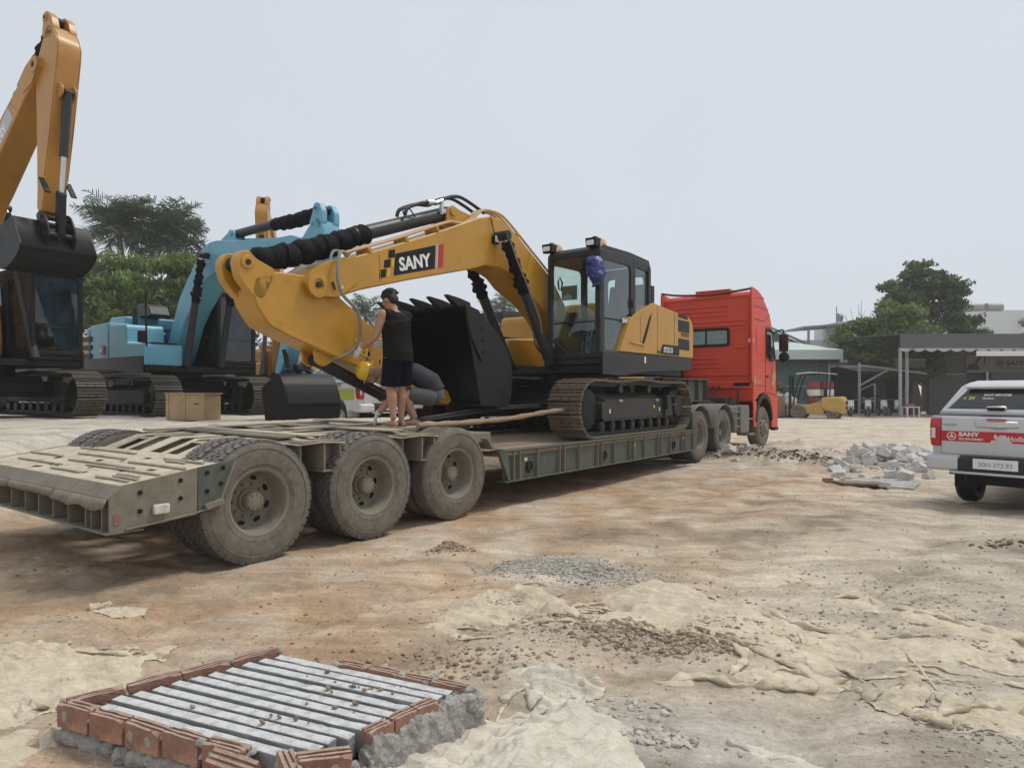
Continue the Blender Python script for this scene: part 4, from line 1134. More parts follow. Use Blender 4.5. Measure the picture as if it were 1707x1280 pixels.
def excavator(name, label, loc, dlow, ua, paint, bphi, aphi, kphi, detail=0, scale=1.0, shoes=None, group=None, bucket_w=1.40):
    """bphi/aphi/kphi: turn of boom about its foot, arm about the boom tip, bucket about its hinge, from the parked pose of the loaded machine"""
    T = thing(name, label, 'excavator', loc, dlow, group)
    T.scale = (scale,)*3
    U = dict(rot=(0, 0, ua))
    P = M[paint]
    blk = M['black']
    # ---- undercarriage
    for sy in (1, -1):
        yc = 1.19*sy
        path = track_path(49)
        m = MB()
        pts = [(x, z-.0) for x, z, a in path]
        cx = 0
        inn = []
        for x, z, a in path:
            nx, nz = -math.sin(a), math.cos(a); inn.append((x-nx*.075, z-nz*.075))
        out = [(x-(-math.sin(a))*.008, z-math.cos(a)*.008) for x, z, a in path]
        ring(m, out, inn, yc-.10, yc+.10)
        trk = m.build('track', M['charcoal'], T, 0, 30)
        for (x, z, a) in path:
            o = bpy.data.objects.new('track_shoe', shoes or SHOE); C.objects.link(o); o.parent = trk
            o.location = (x, yc, z); o.rotation_euler = (0, -a, 0)
        m = MB()
        # side frame: box with a sloping dusty top
        s0, s1 = (yc-.17*sy, yc+.20*sy)
        m.prism(rounded([(-1.25, .30), (1.30, .30), (1.30, .55), (1.15, .62), (-1.1, .62), (-1.25, .5)], .03), s0, s1)
        m.prism([(yc+.20*sy, .60), (yc+.20*sy, .61), (yc-.16*sy, .76), (yc-.16*sy, .60)], -1.10, 1.20, 'x')
        f = m.build('track_frame', M['tframe'], T, .01)
        m = MB(); m.bb(-1.2, 1.28, s1-.004*sy, s1+.024*sy, .275, .292); m.build('frame_rail', M['tframe'], f, .004)
        if detail and sy > 0:
            for x, w in ((.70, .11), (-.72, .10)): MB().box((x, s1+.012*sy, .60), (w, .03, .045)).build('lifting_lug', M['greysteel'], f, .004)
            for x in (1.05, -.85): MB().box((x, s1+.003*sy, .43), (.035, .006, .07)).build('white_label', M['whiteprint'], f)
            MB().box((-.62, s1+.003*sy, .48), (.06, .006, .05)).build('yellow_label', M['sticker'], f)
            m = MB(); m.bb(-.98, -1.42, s1, s1+.10*sy, .50, .515).bb(-.98, -1.42, s1, s1+.10*sy, .66, .675).bb(-1.0, -1.02, s1, s1+.10*sy, .42, .70)
            m.prism([(-1.02, .30), (-1.05, .68), (-1.30, .62), (-1.38, .30)], s1, s1+.04*sy); m.build('step', M['charcoal'], f, .004)
            for x in (-.2, .35):
                m = MB(); m.box((x, yc+.03, .70), (.05, .30, .012), (.38*sy, 0, .5)); m.build('slot', M['ink'], f)
        for i, x in enumerate(np.linspace(-1.25, 1.25, 8)):
            m = MB(); m.lathe([(.02, -.17), (.09, -.17), (.09, -.12), (.075, -.11), (.075, .11), (.09, .12), (.09, .17), (.055, .172), (.055, .185), (.02, .185)] if sy > 0 else [(.02, -.185), (.055, -.185), (.055, -.172), (.09, -.17), (.09, -.12), (.075, -.11), (.075, .11), (.09, .12), (.09, .17), (.02, .17)], (float(x), yc, .185), 16)
            m.build('track_roller', M['charcoal'], T)
        for x in (-.55, .55): MB().cyl((x, yc-.12, .80), (x, yc+.14*sy, .80), .075, 12).build('carrier_roller', M['charcoal'], T)
        m = MB(); m.lathe([(.02, -.12), (.34, -.12), (.36, -.05), (.36, .05), (.34, .12), (.30, .135), (.02, .135)] if sy > 0 else [(.02, -.135), (.30, -.135), (.34, -.12), (.36, -.05), (.36, .05), (.34, .12), (.02, .12)], (1.68, yc, .475), 32); m.build('idler', blk, T)
        m = MB(); m.lathe([(.02, -.15), (.33, -.13), (.35, -.04), (.35, .04), (.33, .13), (.22, .16), (.20, .22), (.02, .22)] if sy > 0 else [(.02, -.22), (.20, -.22), (.22, -.16), (.33, -.13), (.35, -.04), (.35, .04), (.33, .13), (.02, .15)], (-1.68, yc, .475), 32); m.build('sprocket', blk, T)
    m = MB(); m.prism([(-.9, .50), (.9, .50), (.75, .86), (-.75, .86)], -.85, .85); m.bb(.35, .85, -1.1, 1.1, .42, .72).bb(-.85, -.35, -1.1, 1.1, .42, .72); m.build('car_body', blk, T, .02)
    MB().lathe([(.02, .84), (.64, .84), (.64, .93), (.60, .94), (.60, 1.06), (.02, 1.06)], n=36, ax='z').build('slew_ring', M['charcoal'], T)
    # ---- upper deck
    m = MB(); m.bb(-1.9, 1.32, -1.36, -.02, 1.06, 1.19).bb(-1.9, 1.32, -.02, 1.37, 1.06, 1.19); m.build('upper_platform', blk, T, .01, **U)
    m = MB(); m.prism(rounded([(1.36, 1.04), (1.36, 1.19), (-2.28, 1.41), (-2.28, 1.17), (.9, 1.0)], .02) if False else rounded([(1.34, 1.03), (1.34, 1.415), (-2.30, 1.43), (-2.30, 1.19), (-.2, 1.10), (.6, 1.02)], .02), 1.385, 1.425)
    m.prism(rounded([(1.34, 1.03), (1.34, 1.415), (-2.30, 1.43), (-2.30, 1.19), (-.2, 1.10), (.6, 1.02)], .02), -1.425, -1.385)
    m.build('side_skirt', M['charcoal'], T, .008, **U)
    # engine housing: left bay, right bay, hood
    m = MB()
    m.prism(rounded([(.79, 1.432), (.40, 2.02), (-.52, 2.38), (-.62, 2.36), (-2.20, 2.24), (-2.37, 2.08), (-2.36, 1.437)], [.02, .03, .05, .03, .10, .10, .05]), 1.30, 1.432)
    b = m.build('side_cover', P, T, .022, seg=2, **U)
    m = MB()
    m.prism(rounded([(-.55, 1.25), (-.55, 2.34), (-1.7, 2.27), (-1.7, 1.25)], .03), .46, 1.29)
    m.build('pump_bay', P, T, .03, seg=2, **U)
    m = MB(); m.prism(rounded([(-.62, 1.25), (-.62, 2.30), (-1.7, 2.27), (-1.7, 1.25)], .03), -1.40, -.46); m.build('engine_bay', P, T, .03, seg=2, **U)
    m = MB(); m.prism(rounded([(-.75, 2.2), (-.72, 2.50), (-1.65, 2.52), (-1.75, 2.2)], .06), -.95, .40); m.build('hood', P, T, .04, seg=2, **U)
    m = MB()
    cwp = rounded([(-1.72, -1.40), (-1.72, 1.295), (-2.0, 1.295), (-2.34, 1.0), (-2.52, .4), (-2.52, -.5), (-2.34, -1.05), (-2.0, -1.40)], .15)
    m.prism(cwp, 1.20, 2.24, 'z'); m.build('counterweight', P, T, .06, seg=2, **U)
    # right side: tool box, tanks, steps
    m = MB(); m.prism(rounded([(-.58, 1.2), (-.58, 2.24), (.35, 2.20), (.40, 2.1), (.42, 1.75), (1.30, 1.70), (1.36, 1.62), (1.36, 1.2)], .05), -1.40, -.50)
    m.build('tank_housing', P, T, .035, seg=2, **U)
    m = MB(); m.bb(.40, 1.30, -1.2, -.6, 1.715, 1.74); m.build('anti_slip_plate', M['charcoal'], T, .004, **U)
    if detail:
        m = MB()
        gl = rounded([(-.67, 1.44), (-.675, 1.44), (-.675, 2.34), (-.67, 2.34)], .001)
        m.bb(-.672, -.664, 1.430, 1.4345, 1.45, 2.33).bb(-1.44, -1.432, 1.430, 1.4345, 1.45, 2.28).bb(.02, .028, 1.430, 1.4345, 1.62, 2.10)
        m.build('panel_seam', M['ink'], b)
        m = MB()
        m.prism(rounded([(-.35, 2.12), (-.46, 2.14), (-.10, 1.60), (-.04, 1.62)], .03), 1.4325, 1.437); m.build('door_recess', M['ink'], b)
        m = MB(); vs = [(.42, 1.437, 1.60), (-.0, 1.44, 1.585), (-.14, 1.44, 1.62), (-.45, 1.44, 2.18)]
        m.tube(spline(vs, 5), .016, 8); m.build('door_crease', P, b)
        m = MB()
        for z0, z1 in ((1.58, 1.80), (1.93, 2.16)):
            m.prism(rounded([(-1.62, z0), (-1.62, z1), (-2.16, z1-.01), (-2.16, z0)], .02), 1.4325, 1.437)
        m.prism(rounded([(-1.60, 2.215), (-1.62, 2.285), (-2.05, 2.255), (-2.10, 2.19)], .02), 1.4325, 1.437)
        m.build('grille', M['ink'], b)
        m = MB()
        for z in (1.85, 1.87, 1.89, 1.91): m.bb(-1.75, -2.14, 1.433, 1.438, z-.005, z+.005)
        for z in np.arange(1.60, 1.79, .022): m.bb(-1.63, -2.15, 1.437, 1.4395, z, z+.010)
        for z in np.arange(1.95, 2.15, .022): m.bb(-1.63, -2.15, 1.437, 1.4395, z, z+.010)
        m.build('louvre', M['charcoal'], b)
        # model plate
        m = MB(); m.prism([(-.76, 1.455), (-.90, 1.64), (-1.66, 1.645), (-1.66, 1.455)], 1.4345, 1.4375); dk = m.build('model_plate', M['ink'], b)
        for k in range(2): MB().prism([(-.68+.0-k*.04, 1.455), (-.72-k*.04, 1.52), (-.70-k*.04, 1.52), (-.66-k*.04, 1.455)], 1.4345, 1.4375).build('plate_stripe', M['ink'], b)
        text('model_lettering', 'SY215 D', .14, M['whiteprint'], b, frameM((-.94, 1.4385, 1.495), (-1, 0, 0), (0, 0, 1)), off=.004, sx=.82)
        MB().box((-.18, 1.428, 1.32), (.05, .006, .115)).build('white_label', M['whiteprint'], T, **{})
        m = MB(); m.bb(-.55, -.95, .75, 1.25, 2.36, 2.74)
        g = m.build('air_intake', M['charcoal'], T, .02, **U)
        m = MB()
        for z in np.arange(2.42, 2.72, .075):
            for x in np.arange(-.90, -.56, .085): m.box((x, 1.252, z), (.05, .006, .045))
        m.build('intake_mesh', M['ink'], g)
        text('cab_lettering', 'SANY', .10, M['whiteprint'], T, frameM((.62, 1.396, 1.93), (-1, 0, 0), (0, 0, 1)), off=.004, sx=1.1)
    # ---- cab
    cb = cab(T, U, P, detail, M['cabglass'] if detail else M['dglass'])
    # ---- boom
    br = lambda p: rot2(p, FOOT, bphi)
    tip = br(BTIP)
    ar = lambda p: rot2((p[0]-BTIP[0]+tip[0], p[1]-BTIP[1]+tip[1]), tip, aphi)
    boom = MB().prism([br(p) for p in BOOM], -.27, .27).build('boom', P, T, .016, **U)
    for y in (-.275, .275):
        s = 1 if y > 0 else -1; m = MB()
        c = br((6.03, 2.0)); m.lathe([(.15, y), (.15, y+.025*s), (.08, y+.03*s), (.07, y+.03*s), (.065, y+.012*s), (.002, y+.012*s)] if s > 0 else [(.002, y-.012), (.065, y-.012), (.07, y-.03), (.08, y-.03), (.15, y-.025), (.15, y)], (c[0], 0, c[1]), 24)
        m.build('tip_boss', P, boom)
        MB().prism([br(p) for p in ((5.88, 2.30), (5.46, 2.425), (5.43, 2.10), (5.72, 1.885), (6.09, 1.865), (6.21, 2.02), (6.10, 2.17))], .27*s if s > 0 else -.285, .285 if s > 0 else -.27).build('fork_plate', P, boom, .006)
        for x0, z0, x1, z1 in ((5.07, 2.50, 5.05, 2.16), (2.74, 3.42, 2.70, 2.72), (1.75, 3.06, 1.95, 2.46)):
            a, c = br((x0, z0)), br((x1, z1)); MB().bar((a[0], .271*s, a[1]), (c[0], .271*s, c[1]), .006, .014, up=(0, 1, 0)).build('weld_seam', P, boom)
    # pipes along the top of the boom
    for i, y in enumerate((.23, .16, .09)):
        pl = [(5.62-.08*i, 2.44), (5.3, 2.56), (4.8, 2.75), (4.12, 3.03), (3.7, 3.20), (3.55, 3.22), (3.35, 3.25), (3.15, 3.36), (2.95, 3.52), (2.7, 3.56), (2.45, 3.54), (2.15, 3.40), (1.65, 3.12), (1.05, 2.78)]
        p3 = [(*br(p),) for p in pl]
        p3 = [(p[0], y, p[1]) for p in p3]
        MB().tube(spline(p3, 3), .020, 8).build('boom_pipe', M['pale_orange'] if paint != 'blue' else P, boom)
    m = MB()
    for x, z in ((5.2, 2.55), (4.55, 2.80), (3.95, 3.05), (2.05, 3.31)):
        c = br((x, z)); a = br((x+.05, z-.02)); m.bar((c[0], .15, c[1]), (a[0], .15, a[1]), .25, .07, up=(0, 0, 1))
    m.build('pipe_clamp', P, boom, .006)
    # lug for the arm cylinder
    m = MB()
    for y in (.10, -.14): m.prism(rounded([br(p) for p in ((3.66, 3.10), (3.64, 3.40), (3.52, 3.50), (3.40, 3.46), (3.05, 3.42), (3.05, 3.3))], .04), y, y+.04)
    c = br((3.52, 3.40)); m.cyl((c[0], -.17, c[1]), (c[0], .17, c[1]), .07, 16)
    m.build('cylinder_lug', P, boom, .006)
    # ---- arm
    arm = MB().prism([ar(p) for p in ARM], -.20, .20).build('arm', P, T, .016, **U)
    m = MB()
    lg = rounded([ar(p) for p in LUG], .05, 3)
    m.prism(lg, .085, .215); m.prism(lg, -.215, -.085)
    c = ar((6.90, 2.14))
    for s in (1, -1): m.cyl((c[0], .21*s, c[1]), (c[0], .235*s, c[1]), .075, 18)
    m.build('arm_lug', P, arm, .008)
    MB().cyl((c[0], -.245, c[1]), (c[0], .245, c[1]), .032, 12).build('pin', M['charcoal'], arm); c2 = br((6.03, 2.0)); MB().cyl((c2[0], -.315, c2[1]), (c2[0], .315, c2[1]), .035, 12).build('pin', M['charcoal'], arm)
    # raised edge plates of the arm
    m = MB()
    rim_ = [ar(p) for p in ((6.80, 1.98), (6.70, 2.02), (6.54, 2.05), (6.62, 1.95), (6.66, 1.80), (6.60, 1.62), (6.52, 1.52), (6.34, 1.43), (6.14, 1.365), (5.1, 1.04), (4.3, .78), (4.3, .76), (5.14, 1.0), (6.16, 1.325), (6.38, 1.395), (6.60, 1.485), (6.69, 1.58), (6.77, 1.70), (6.83, 1.86))]
    m.prism(rim_, .20, .215); m.prism(rim_, -.215, -.20); m.build('edge_plate', P, arm, .004)
    m = MB()
    for y in (-.14, .10): m.prism(rounded([ar(p) for p in ((5.98, 1.27), (5.95, 1.10), (5.84, 1.05), (5.73, 1.10), (5.66, 1.18))], .04), y, y+.04)
    m.build('bucket_cylinder_lug', P, arm, .006)
    # ---- cylinders
    def cyl(nm, a, b, r1, r2, y, split, par, sl=None):
        a, b = Vector((a[0], y, a[1])), Vector((b[0], y, b[1])); mid = a.lerp(b, split)
        o = MB().tube([a, a.lerp(b, split*.985), a.lerp(b, split*.99), mid], [r1, r1, r1*1.16, r1*1.16], 16).build(nm, M['rod'], par, 0, 40)
        MB().cyl(mid-(b-a)*.002, b, r2, 12).build('rod', M['chrome'], o)
        MB().tube([b+Vector((0, -.07, 0)), b+Vector((0, .07, 0))], r1*.85, 14).build('eye', blk, o); MB().tube([a+Vector((0, -.07, 0)), a+Vector((0, .07, 0))], r1*.85, 14).build('eye', blk, o)
        return o
    A0, A1 = br((3.50, 3.40)), ar((6.90, 2.14))
    ac = cyl('arm_cylinder', A0, A1, .098, .06, 0, .52, boom)
    a, b = Vector((A0[0], 0, A0[1])), Vector((A1[0], 0, A1[1]))
    n = 46; pts = []; rs = []
    for i in range(n+1):
        t = .46+.52*i/n; k = i/n
        pts.append(a.lerp(b, t)+Vector((0, .01*math.sin(i*1.3), -.05*math.sin(math.pi*k)-.012*math.sin(i*.9))))
        rs.append((.118+.014*math.sin(i*2.2)+.010*math.sin(i*.83)+.022*math.sin(math.pi*k))*(.88 if i in (0, n) else 1))
    MB().tube(pts, rs, 16).build('cloth_sleeve', M['bellows'], ac, 0, 60)
    for s in (1, -1):
        bc = cyl('boom_cylinder', (1.38, 1.22), br((2.66, 3.16)), .085, .05, .43*s, .60, T)
        if ua: bc.rotation_euler = (0, 0, ua)
        a, b = Vector((1.38, .43*s, 1.22)), Vector((br((2.66, 3.16))[0], .43*s, br((2.66, 3.16))[1]))
        pts = [a.lerp(b, .58+.38*i/22)+Vector((.012*math.sin(i*1.4), .01*math.cos(i), 0)) for i in range(23)]
        MB().tube(pts, [.088+.016*math.sin(i*2.0)+.012*math.sin(i*.7) + (.03 if 3 < i < 8 else 0) for i in range(23)], 12).build('cloth_sleeve', M['bellows'], bc, 0, 60)
        c = br((2.66, 3.16)); MB().cyl((c[0], .27*s, c[1]), (c[0], .52*s, c[1]), .075, 16).build('pin', M['charcoal'], bc)
    K0, K1 = ar((5.84, 1.13)), ar((4.10, .44))
    kc = cyl('bucket_cylinder', K0, K1, .078, .045, 0, .62, arm)
    # ---- bucket and links
    H = ar((3.62, .44))
    kr = lambda p: rot2((H[0]+p[0], H[1]+p[1]+.15), H, kphi)
    w = bucket_w/2
    path = [kr(p) for p in BUCK]
    m = MB()
    # shell with thickness
    cx = sum(p[0] for p in path)/len(path); cz = sum(p[1] for p in path)/len(path)
    inn = [(p[0]+(cx-p[0])*.035, p[1]+(cz-p[1])*.035) for p in path]
    n = len(path)
    vs = [(p[0], y, p[1]) for y in (-w, w) for p in path]+[(p[0], y, p[1]) for y in (-w, w) for p in inn]
    fs = []
    for i in range(n-1):
        fs += [(i, i+1, n+i+1, n+i), (2*n+i, 3*n+i, 3*n+i+1, 2*n+i+1)]
    fs += [(0, n, 3*n, 2*n), (n-1, 3*n-1, 4*n-1, 2*n-1)]
    m.add(vs, fs)
    bk = m.build('bucket', M['bucket'], T, 0, 62, **U)
    for s in (1, -1):
        y0, y1 = (w-.001, w+.022) if s > 0 else (-w-.022, -w+.001)
        MB().prism(path, y0, y1).build('side_plate', M['bucket'], bk, .004)
        sp = [kr(p) for p in ((.36, 1.36), (.05, 1.30), (.0, 1.18), (-.12, 1.02), (-.12, .62), (.0, .58), (.22, .90))]
        MB().prism(rounded(sp, .03), w+.022 if s > 0 else -w-.046, w+.046 if s > 0 else -w-.022).build('side_cutter', M['bucket'], bk, .006)
        m = MB()
        for p in ((-.02, 1.05), (-.02, .88), (-.04, .72)):
            q = kr(p); m.cyl((q[0], (w+.046)*s, q[1]), (q[0], (w+.060)*s, q[1]), .022, 6)
        m.build('bolt', M['bucket'], bk)
    m = MB()
    lp = [kr(p) for p in ((-.05, 1.245), (.0, 1.28), (.36, 1.352), (.37, 1.32), (.0, 1.225))]
    m.prism(lp, -w-.005, w+.005); m.build('lip', M['bucket'], bk, .004)
    for i in range(5):
        y = -w+.07+(2*w-.14)*i/4
        m = MB()
        A = [kr(p) for p in ((.12, 1.25), (.18, 1.40), (.40, 1.44), (.62, 1.47), (.64, 1.455), (.42, 1.32), (.36, 1.28))]
        k0 = len(m.v); m.prism(A, y-.055, y+.055)
        # taper to the point
        for q in (3, 4, 3+len(A), 4+len(A)):
            v = m.v[k0+q]; m.v[k0+q] = (v[0], y+(v[1]-y)*.55, v[2])
        m.build('tooth', M['bucket'], bk, .006)
    for s in (1, -1):
        MB().prism(rounded([kr(p) for p in EAR], .05), .23*s-.02, .23*s+.02).build('ear', M['bucket'], bk, .006)
    m = MB()
    q = kr((0, -.15)); q2 = kr((-.40, -.17))
    m.cyl((q[0], -.27, q[1]), (q[0], .27, q[1]), .05, 14); m.cyl((q2[0], -.27, q2[1]), (q2[0], .27, q2[1]), .05, 14); m.build('bucket_pin', M['charcoal'], bk)
    for (za, zb) in ((.35, .42), (.75, .80)):
        pass
    wr = MB()
    for a_, b_ in ((3, 5), (6, 8)):
        for y in (0,):
            p, q3 = path[a_], path[b_]
            wr.prism([path[a_], path[a_+1], path[b_], (path[b_][0]+(path[b_][0]-cx)*.03, path[b_][1]+(path[b_][1]-cz)*.03), (path[a_+1][0]+(path[a_+1][0]-cx)*.03, path[a_+1][1]+(path[a_+1][1]-cz)*.03), (path[a_][0]+(path[a_][0]-cx)*.03, path[a_][1]+(path[a_][1]-cz)*.03)], -w, w)
    wr.build('wear_strip', M['bucket'], bk, .003)
    # links
    jn = ar((4.10, .44)); pv = ar((4.25, .80))
    for s in (1, -1):
        MB().bar((pv[0], .23*s, pv[1]), (jn[0], .23*s, jn[1]), .035, .11, up=(0, 1, 0)).build('rocker_link', blk, arm, .01)
    MB().bar((jn[0], 0, jn[1]), (q2[0], 0, q2[1]), .16, .13, up=(0, 1, 0)).build('bucket_link', blk, T, .015, **U)
    T['_tip'] = tip
    return T, boom, arm, bk, br, ar, kr

E_, Eboom, Earm, Ebk, Ebr, Ear_, Ekr = excavator('excavator', 'yellow excavator loaded on the low trailer with its arm folded under the boom', TW(7.6, 1.55, .748), (-.6, -.8), 0, 'yellow', 0, 0, 0, detail=1, shoes=SHOE2, bucket_w=1.46)
del E_['_tip']
# decal on the boom
def dec(pts, y, mat, name='decal', par=Eboom): return MB().prism(pts, y, y+.003).build(name, mat, par)
def bx(t, h):   # along the straight part of the boom, near side: t from fork towards the bend, h up from the lower edge
    a = Vector((5.40, 2.03)); d = Vector((2.91-5.40, 2.68-2.03)).normalized(); n_ = Vector((d.y, -d.x)) if d.y < 0 else Vector((-d.y*-1, -d.x)) 
    n_ = Vector((.253, .967)); p = a+d*t+n_*h; return (p.x, p.y)
Y_ = .2705
dec([bx(.62, .085), bx(.72, .36), bx(1.52, .40), bx(1.42, .085)], Y_, M['ink'], 'decal_panel')
dec([bx(1.44, .085), bx(1.54, .40), bx(1.58, .40), bx(1.48, .085)], Y_, M['greyprint'], 'decal_stripe')
dec([bx(1.49, .085), bx(1.59, .40), bx(1.70, .405), bx(1.60, .085)], Y_, M['redprint'], 'decal_stripe')
for t, h in ((.36, .085), (.47, .20), (.58, .315)):
    dec([bx(t, h), bx(t+.035, h+.10), bx(t+.15, h+.10), bx(t+.115, h)], Y_, M['ink'], 'decal_square')
    if h < .3: dec([bx(t+.14, h), bx(t+.175, h+.10), bx(t+.215, h+.10), bx(t+.18, h)], Y_+.0008, M['sticker'], 'decal_square')
p = bx(.74, .135); 
text('boom_lettering', 'SANY', .235, M['whiteprint'], Eboom, frameM((p[0], Y_+.0045, p[1]), (-.9675, 0, .2527), (.2527, 0, .9675)), off=.008, sx=1.02, shear=.12)
# second decal squares and stickers on the arm
a1, a2, a3, a4 = (5.32, 1.46), (5.17, 1.37), (5.13, 1.20), (5.28, 1.29)
o = MB().prism([(5.42,1.42),(5.22,1.32),(5.15,1.16),(5.35,1.24)], .2015, .204).build('warning_sticker', M['sticker'], Earm)
o = MB().prism([(5.34,1.335),(5.24,1.29),(5.25,1.23),(5.33,1.27)], .2045, .206).build('warning_sign', M['ink'], Earm)
MB().prism([(5.325,1.318),(5.255,1.285),(5.262,1.247),(5.318,1.276)], .2065, .2075).build('warning_sign', M['sticker'], Earm)
MB().prism([(5.20,1.27),(5.17,1.25),(5.18,1.19),(5.21,1.21)], .2045, .206).build('warning_sign', M['ink'], Earm)
# hoses: from the boom end round the arm pivot down to the bucket cylinder
MB().tube(spline([(5.60, .27, 2.44), (5.74, .33, 2.42), (5.80, .36, 2.28), (5.81, .37, 2.08), (5.72, .36, 1.90), (5.50, .33, 1.76), (5.42, .31, 1.58), (5.43, .29, 1.38), (5.53, .26, 1.24), (5.66, .2, 1.17), (5.74, .12, 1.16)], 6), .021, 10).build('bucket_hose', M['pale_hose'], Earm)
MB().tube(spline([(5.60, .20, 2.46), (5.76, .22, 2.44), (5.83, .25, 2.28), (5.78, .24, 2.12)], 6), .018, 8).build('bucket_hose', M['pale_hose'], Earm)
for q in ((.0, .10), (.0, -.06)):
    MB().tube(spline([(4.45, q[1], 3.17), (4.40, q[1], 3.27), (4.22, q[1], 3.36), (4.05, q[1], 3.42), (3.82, q[1], 3.46), (3.62, q[1], 3.58), (3.35, q[1], 3.66), (3.05, q[1], 3.62), (2.75, q[1], 3.54)], 6), .026, 10).build('cylinder_hose', M['hose'], Eboom)
m = MB(); m.cyl((4.02, .10, 3.43), (3.90, .10, 3.46), .042, 10).cyl((3.72, .10, 3.32), (3.72, .10, 3.50), .032, 10).box((3.72, .10, 3.37), (.09, .09, .06)).cyl((3.86, .10, 3.455), (3.70, .10, 3.53), .030, 10); m.build('hose_fitting', M['chrome'], Eboom)
MB().tube(spline([(4.42, .06, 3.15), (4.47, .08, 3.24), (4.36, .10, 3.26), (4.26, .10, 3.17)], 5), .010, 6).build('bent_wire', M['hose'], Eboom)
MB().tube(spline([(2.80, .28, 3.46), (2.80, .30, 3.33), (2.74, .30, 3.22), (2.70, .31, 3.17)], 5), .008, 6).build('lamp_wire', M['hose'], Eboom)
lm = MB().box((2.72, .31, 3.10), (.12, .07, .13)).build('boom_lamp', M['ink'], Eboom, .012)
MB().box((2.725, .348, 3.105), (.09, .008, .095)).build('lamp_lens', M['clearlens'], lm, .004)
for c in ((6.12, 2.02), (5.86, 1.98)):
    m = MB(); m.cyl((c[0]-.17, .27, c[1]+.03), (c[0]-.17, .30, c[1]+.03), .022, 8); m.build('grease_fitting', M['chrome'], Eboom)
MB().bar((5.83, .289, 2.06), (5.79, .289, 1.97), .02, .03, up=(0, 1, 0)).build('pin_lock', M['charcoal'], Eboom, .004)
m = MB()
for i in range(9):
    a = i*.7; m.tube(spline([(1.15+.1*math.sin(a), .35+.05*i, 1.22), (1.35+.08*math.cos(a), .2+.05*i, 1.5+.06*math.sin(i)), (1.1, .05*i-.1, 1.75)], 5), .018, 6)
m.build('hydraulic_hose', M['hose'], Eboom)
m = MB()
for i, (x, z) in enumerate(((2.0, 2.95), (1.75, 2.6), (1.6, 2.2))): pass
MB().tube(spline([(2.66, .54, 3.1), (2.5, .56, 2.8), (2.2, .56, 2.4), (1.9, .55, 2.0), (1.72, .5, 1.7)], 5), .012, 6).build('boom_hose', M['pale_hose'], Eboom)

O_, Oboom, Oarm, Obk, Obr, Oar, Okr = excavator('excavator', 'orange excavator with its boom raised high and black bucket hanging before its cab', (-11.34, 14.73, .98), (.8525, -.5227), 0, 'orange', rad(56), rad(60.8), rad(118), bucket_w=1.3)
del O_['_tip']
B_, Bboom, Barm, Bbk, Bbr, Bar, Bkr = excavator('excavator', 'light blue excavator parked behind the trailer with bucket on the ground', (-8.62, 17.75, .914), (.782, -.623), 0, 'blue', rad(15.3), rad(41.9), rad(205), bucket_w=1.25)
del B_['_tip']
def copy_tree(o, parent=None):
    c = o.copy(); C.objects.link(c)
    if parent is not None: c.parent = parent
    for ch in list(o.children): copy_tree(ch, c)
    return c

# ------------------------------------------------------------------ red tractor truck
K_ = thing('tractor_truck', 'red high roofed tractor truck coupled to the green low loader', 'truck', TW(14.85, 1.4, .05), (.6, .8))
TY_T = tyre_mesh(R_=.53, W=.28, r0=.29, kind='block', nb=40, mats=[M['rubber'], M['tread']], name='drive_tyre')
TY_F = tyre_mesh(R_=.53, W=.30, r0=.29, kind='rib', mats=[M['rubber']], name='steer_tyre')
def front_rim():
    m = MB()
    m.lathe([(.302, .030), (.304, .02), (.29, .018), (.272, .03), (.262, .06), (.24, .05), (.19, -.005), (.15, -.03), (.11, -.035), (.105, -.06), (.09, -.075), (.004, -.078)], n=40)
    for i in range(10):
        a = 2*math.pi*i/10; m.cyl((.15*math.cos(a), -.025, .15*math.sin(a)), (.15*math.cos(a), -.06, .15*math.sin(a)), .014, 6)
    m.cm = 1
    for i in range(10):
        a = 2*math.pi*(i+.5)/10; m.tube([(.215*math.cos(a), .03, .215*math.sin(a)), (.215*math.cos(a), .012, .215*math.sin(a))], .026, 10)
    return m.mesh('wheel', [M['rim'], M['ink']], 35)
FRIM = front_rim()
for x, side in ((-3.0, 0), (-4.42, 0), (-3.0, 1), (-4.42, 1)):
    sg = -1 if side == 0 else 1
    wheel(K_, x, sg*1.24, .53, TY_T, RIM, HUB, side == 1, spin=x)
    wheel(K_, x, sg*.92, .53, TY_T, RIM, None, side == 1, spin=x+1)
for side in (0, 1):
    sg = -1 if side == 0 else 1
    wheel(K_, 0, sg*1.22, .53, TY_F, FRIM, None, side == 1, spin=.3)
m = MB()
for y in (-.42, .42): m.bb(-5.3, 1.1, y-.04, y+.04, .72, 1.0)
for x in (-5.2, -3.7, -1.6, .8): m.bb(x-.06, x+.06, -.40, .40, .74, .96)
m.build('chassis', M['tframe'], K_, .006)
for x in (-3.0, -4.42, 0): MB().cyl((x, -.9, .53), (x, .9, .53), .10, 12).build('axle', M['tframe'], K_)
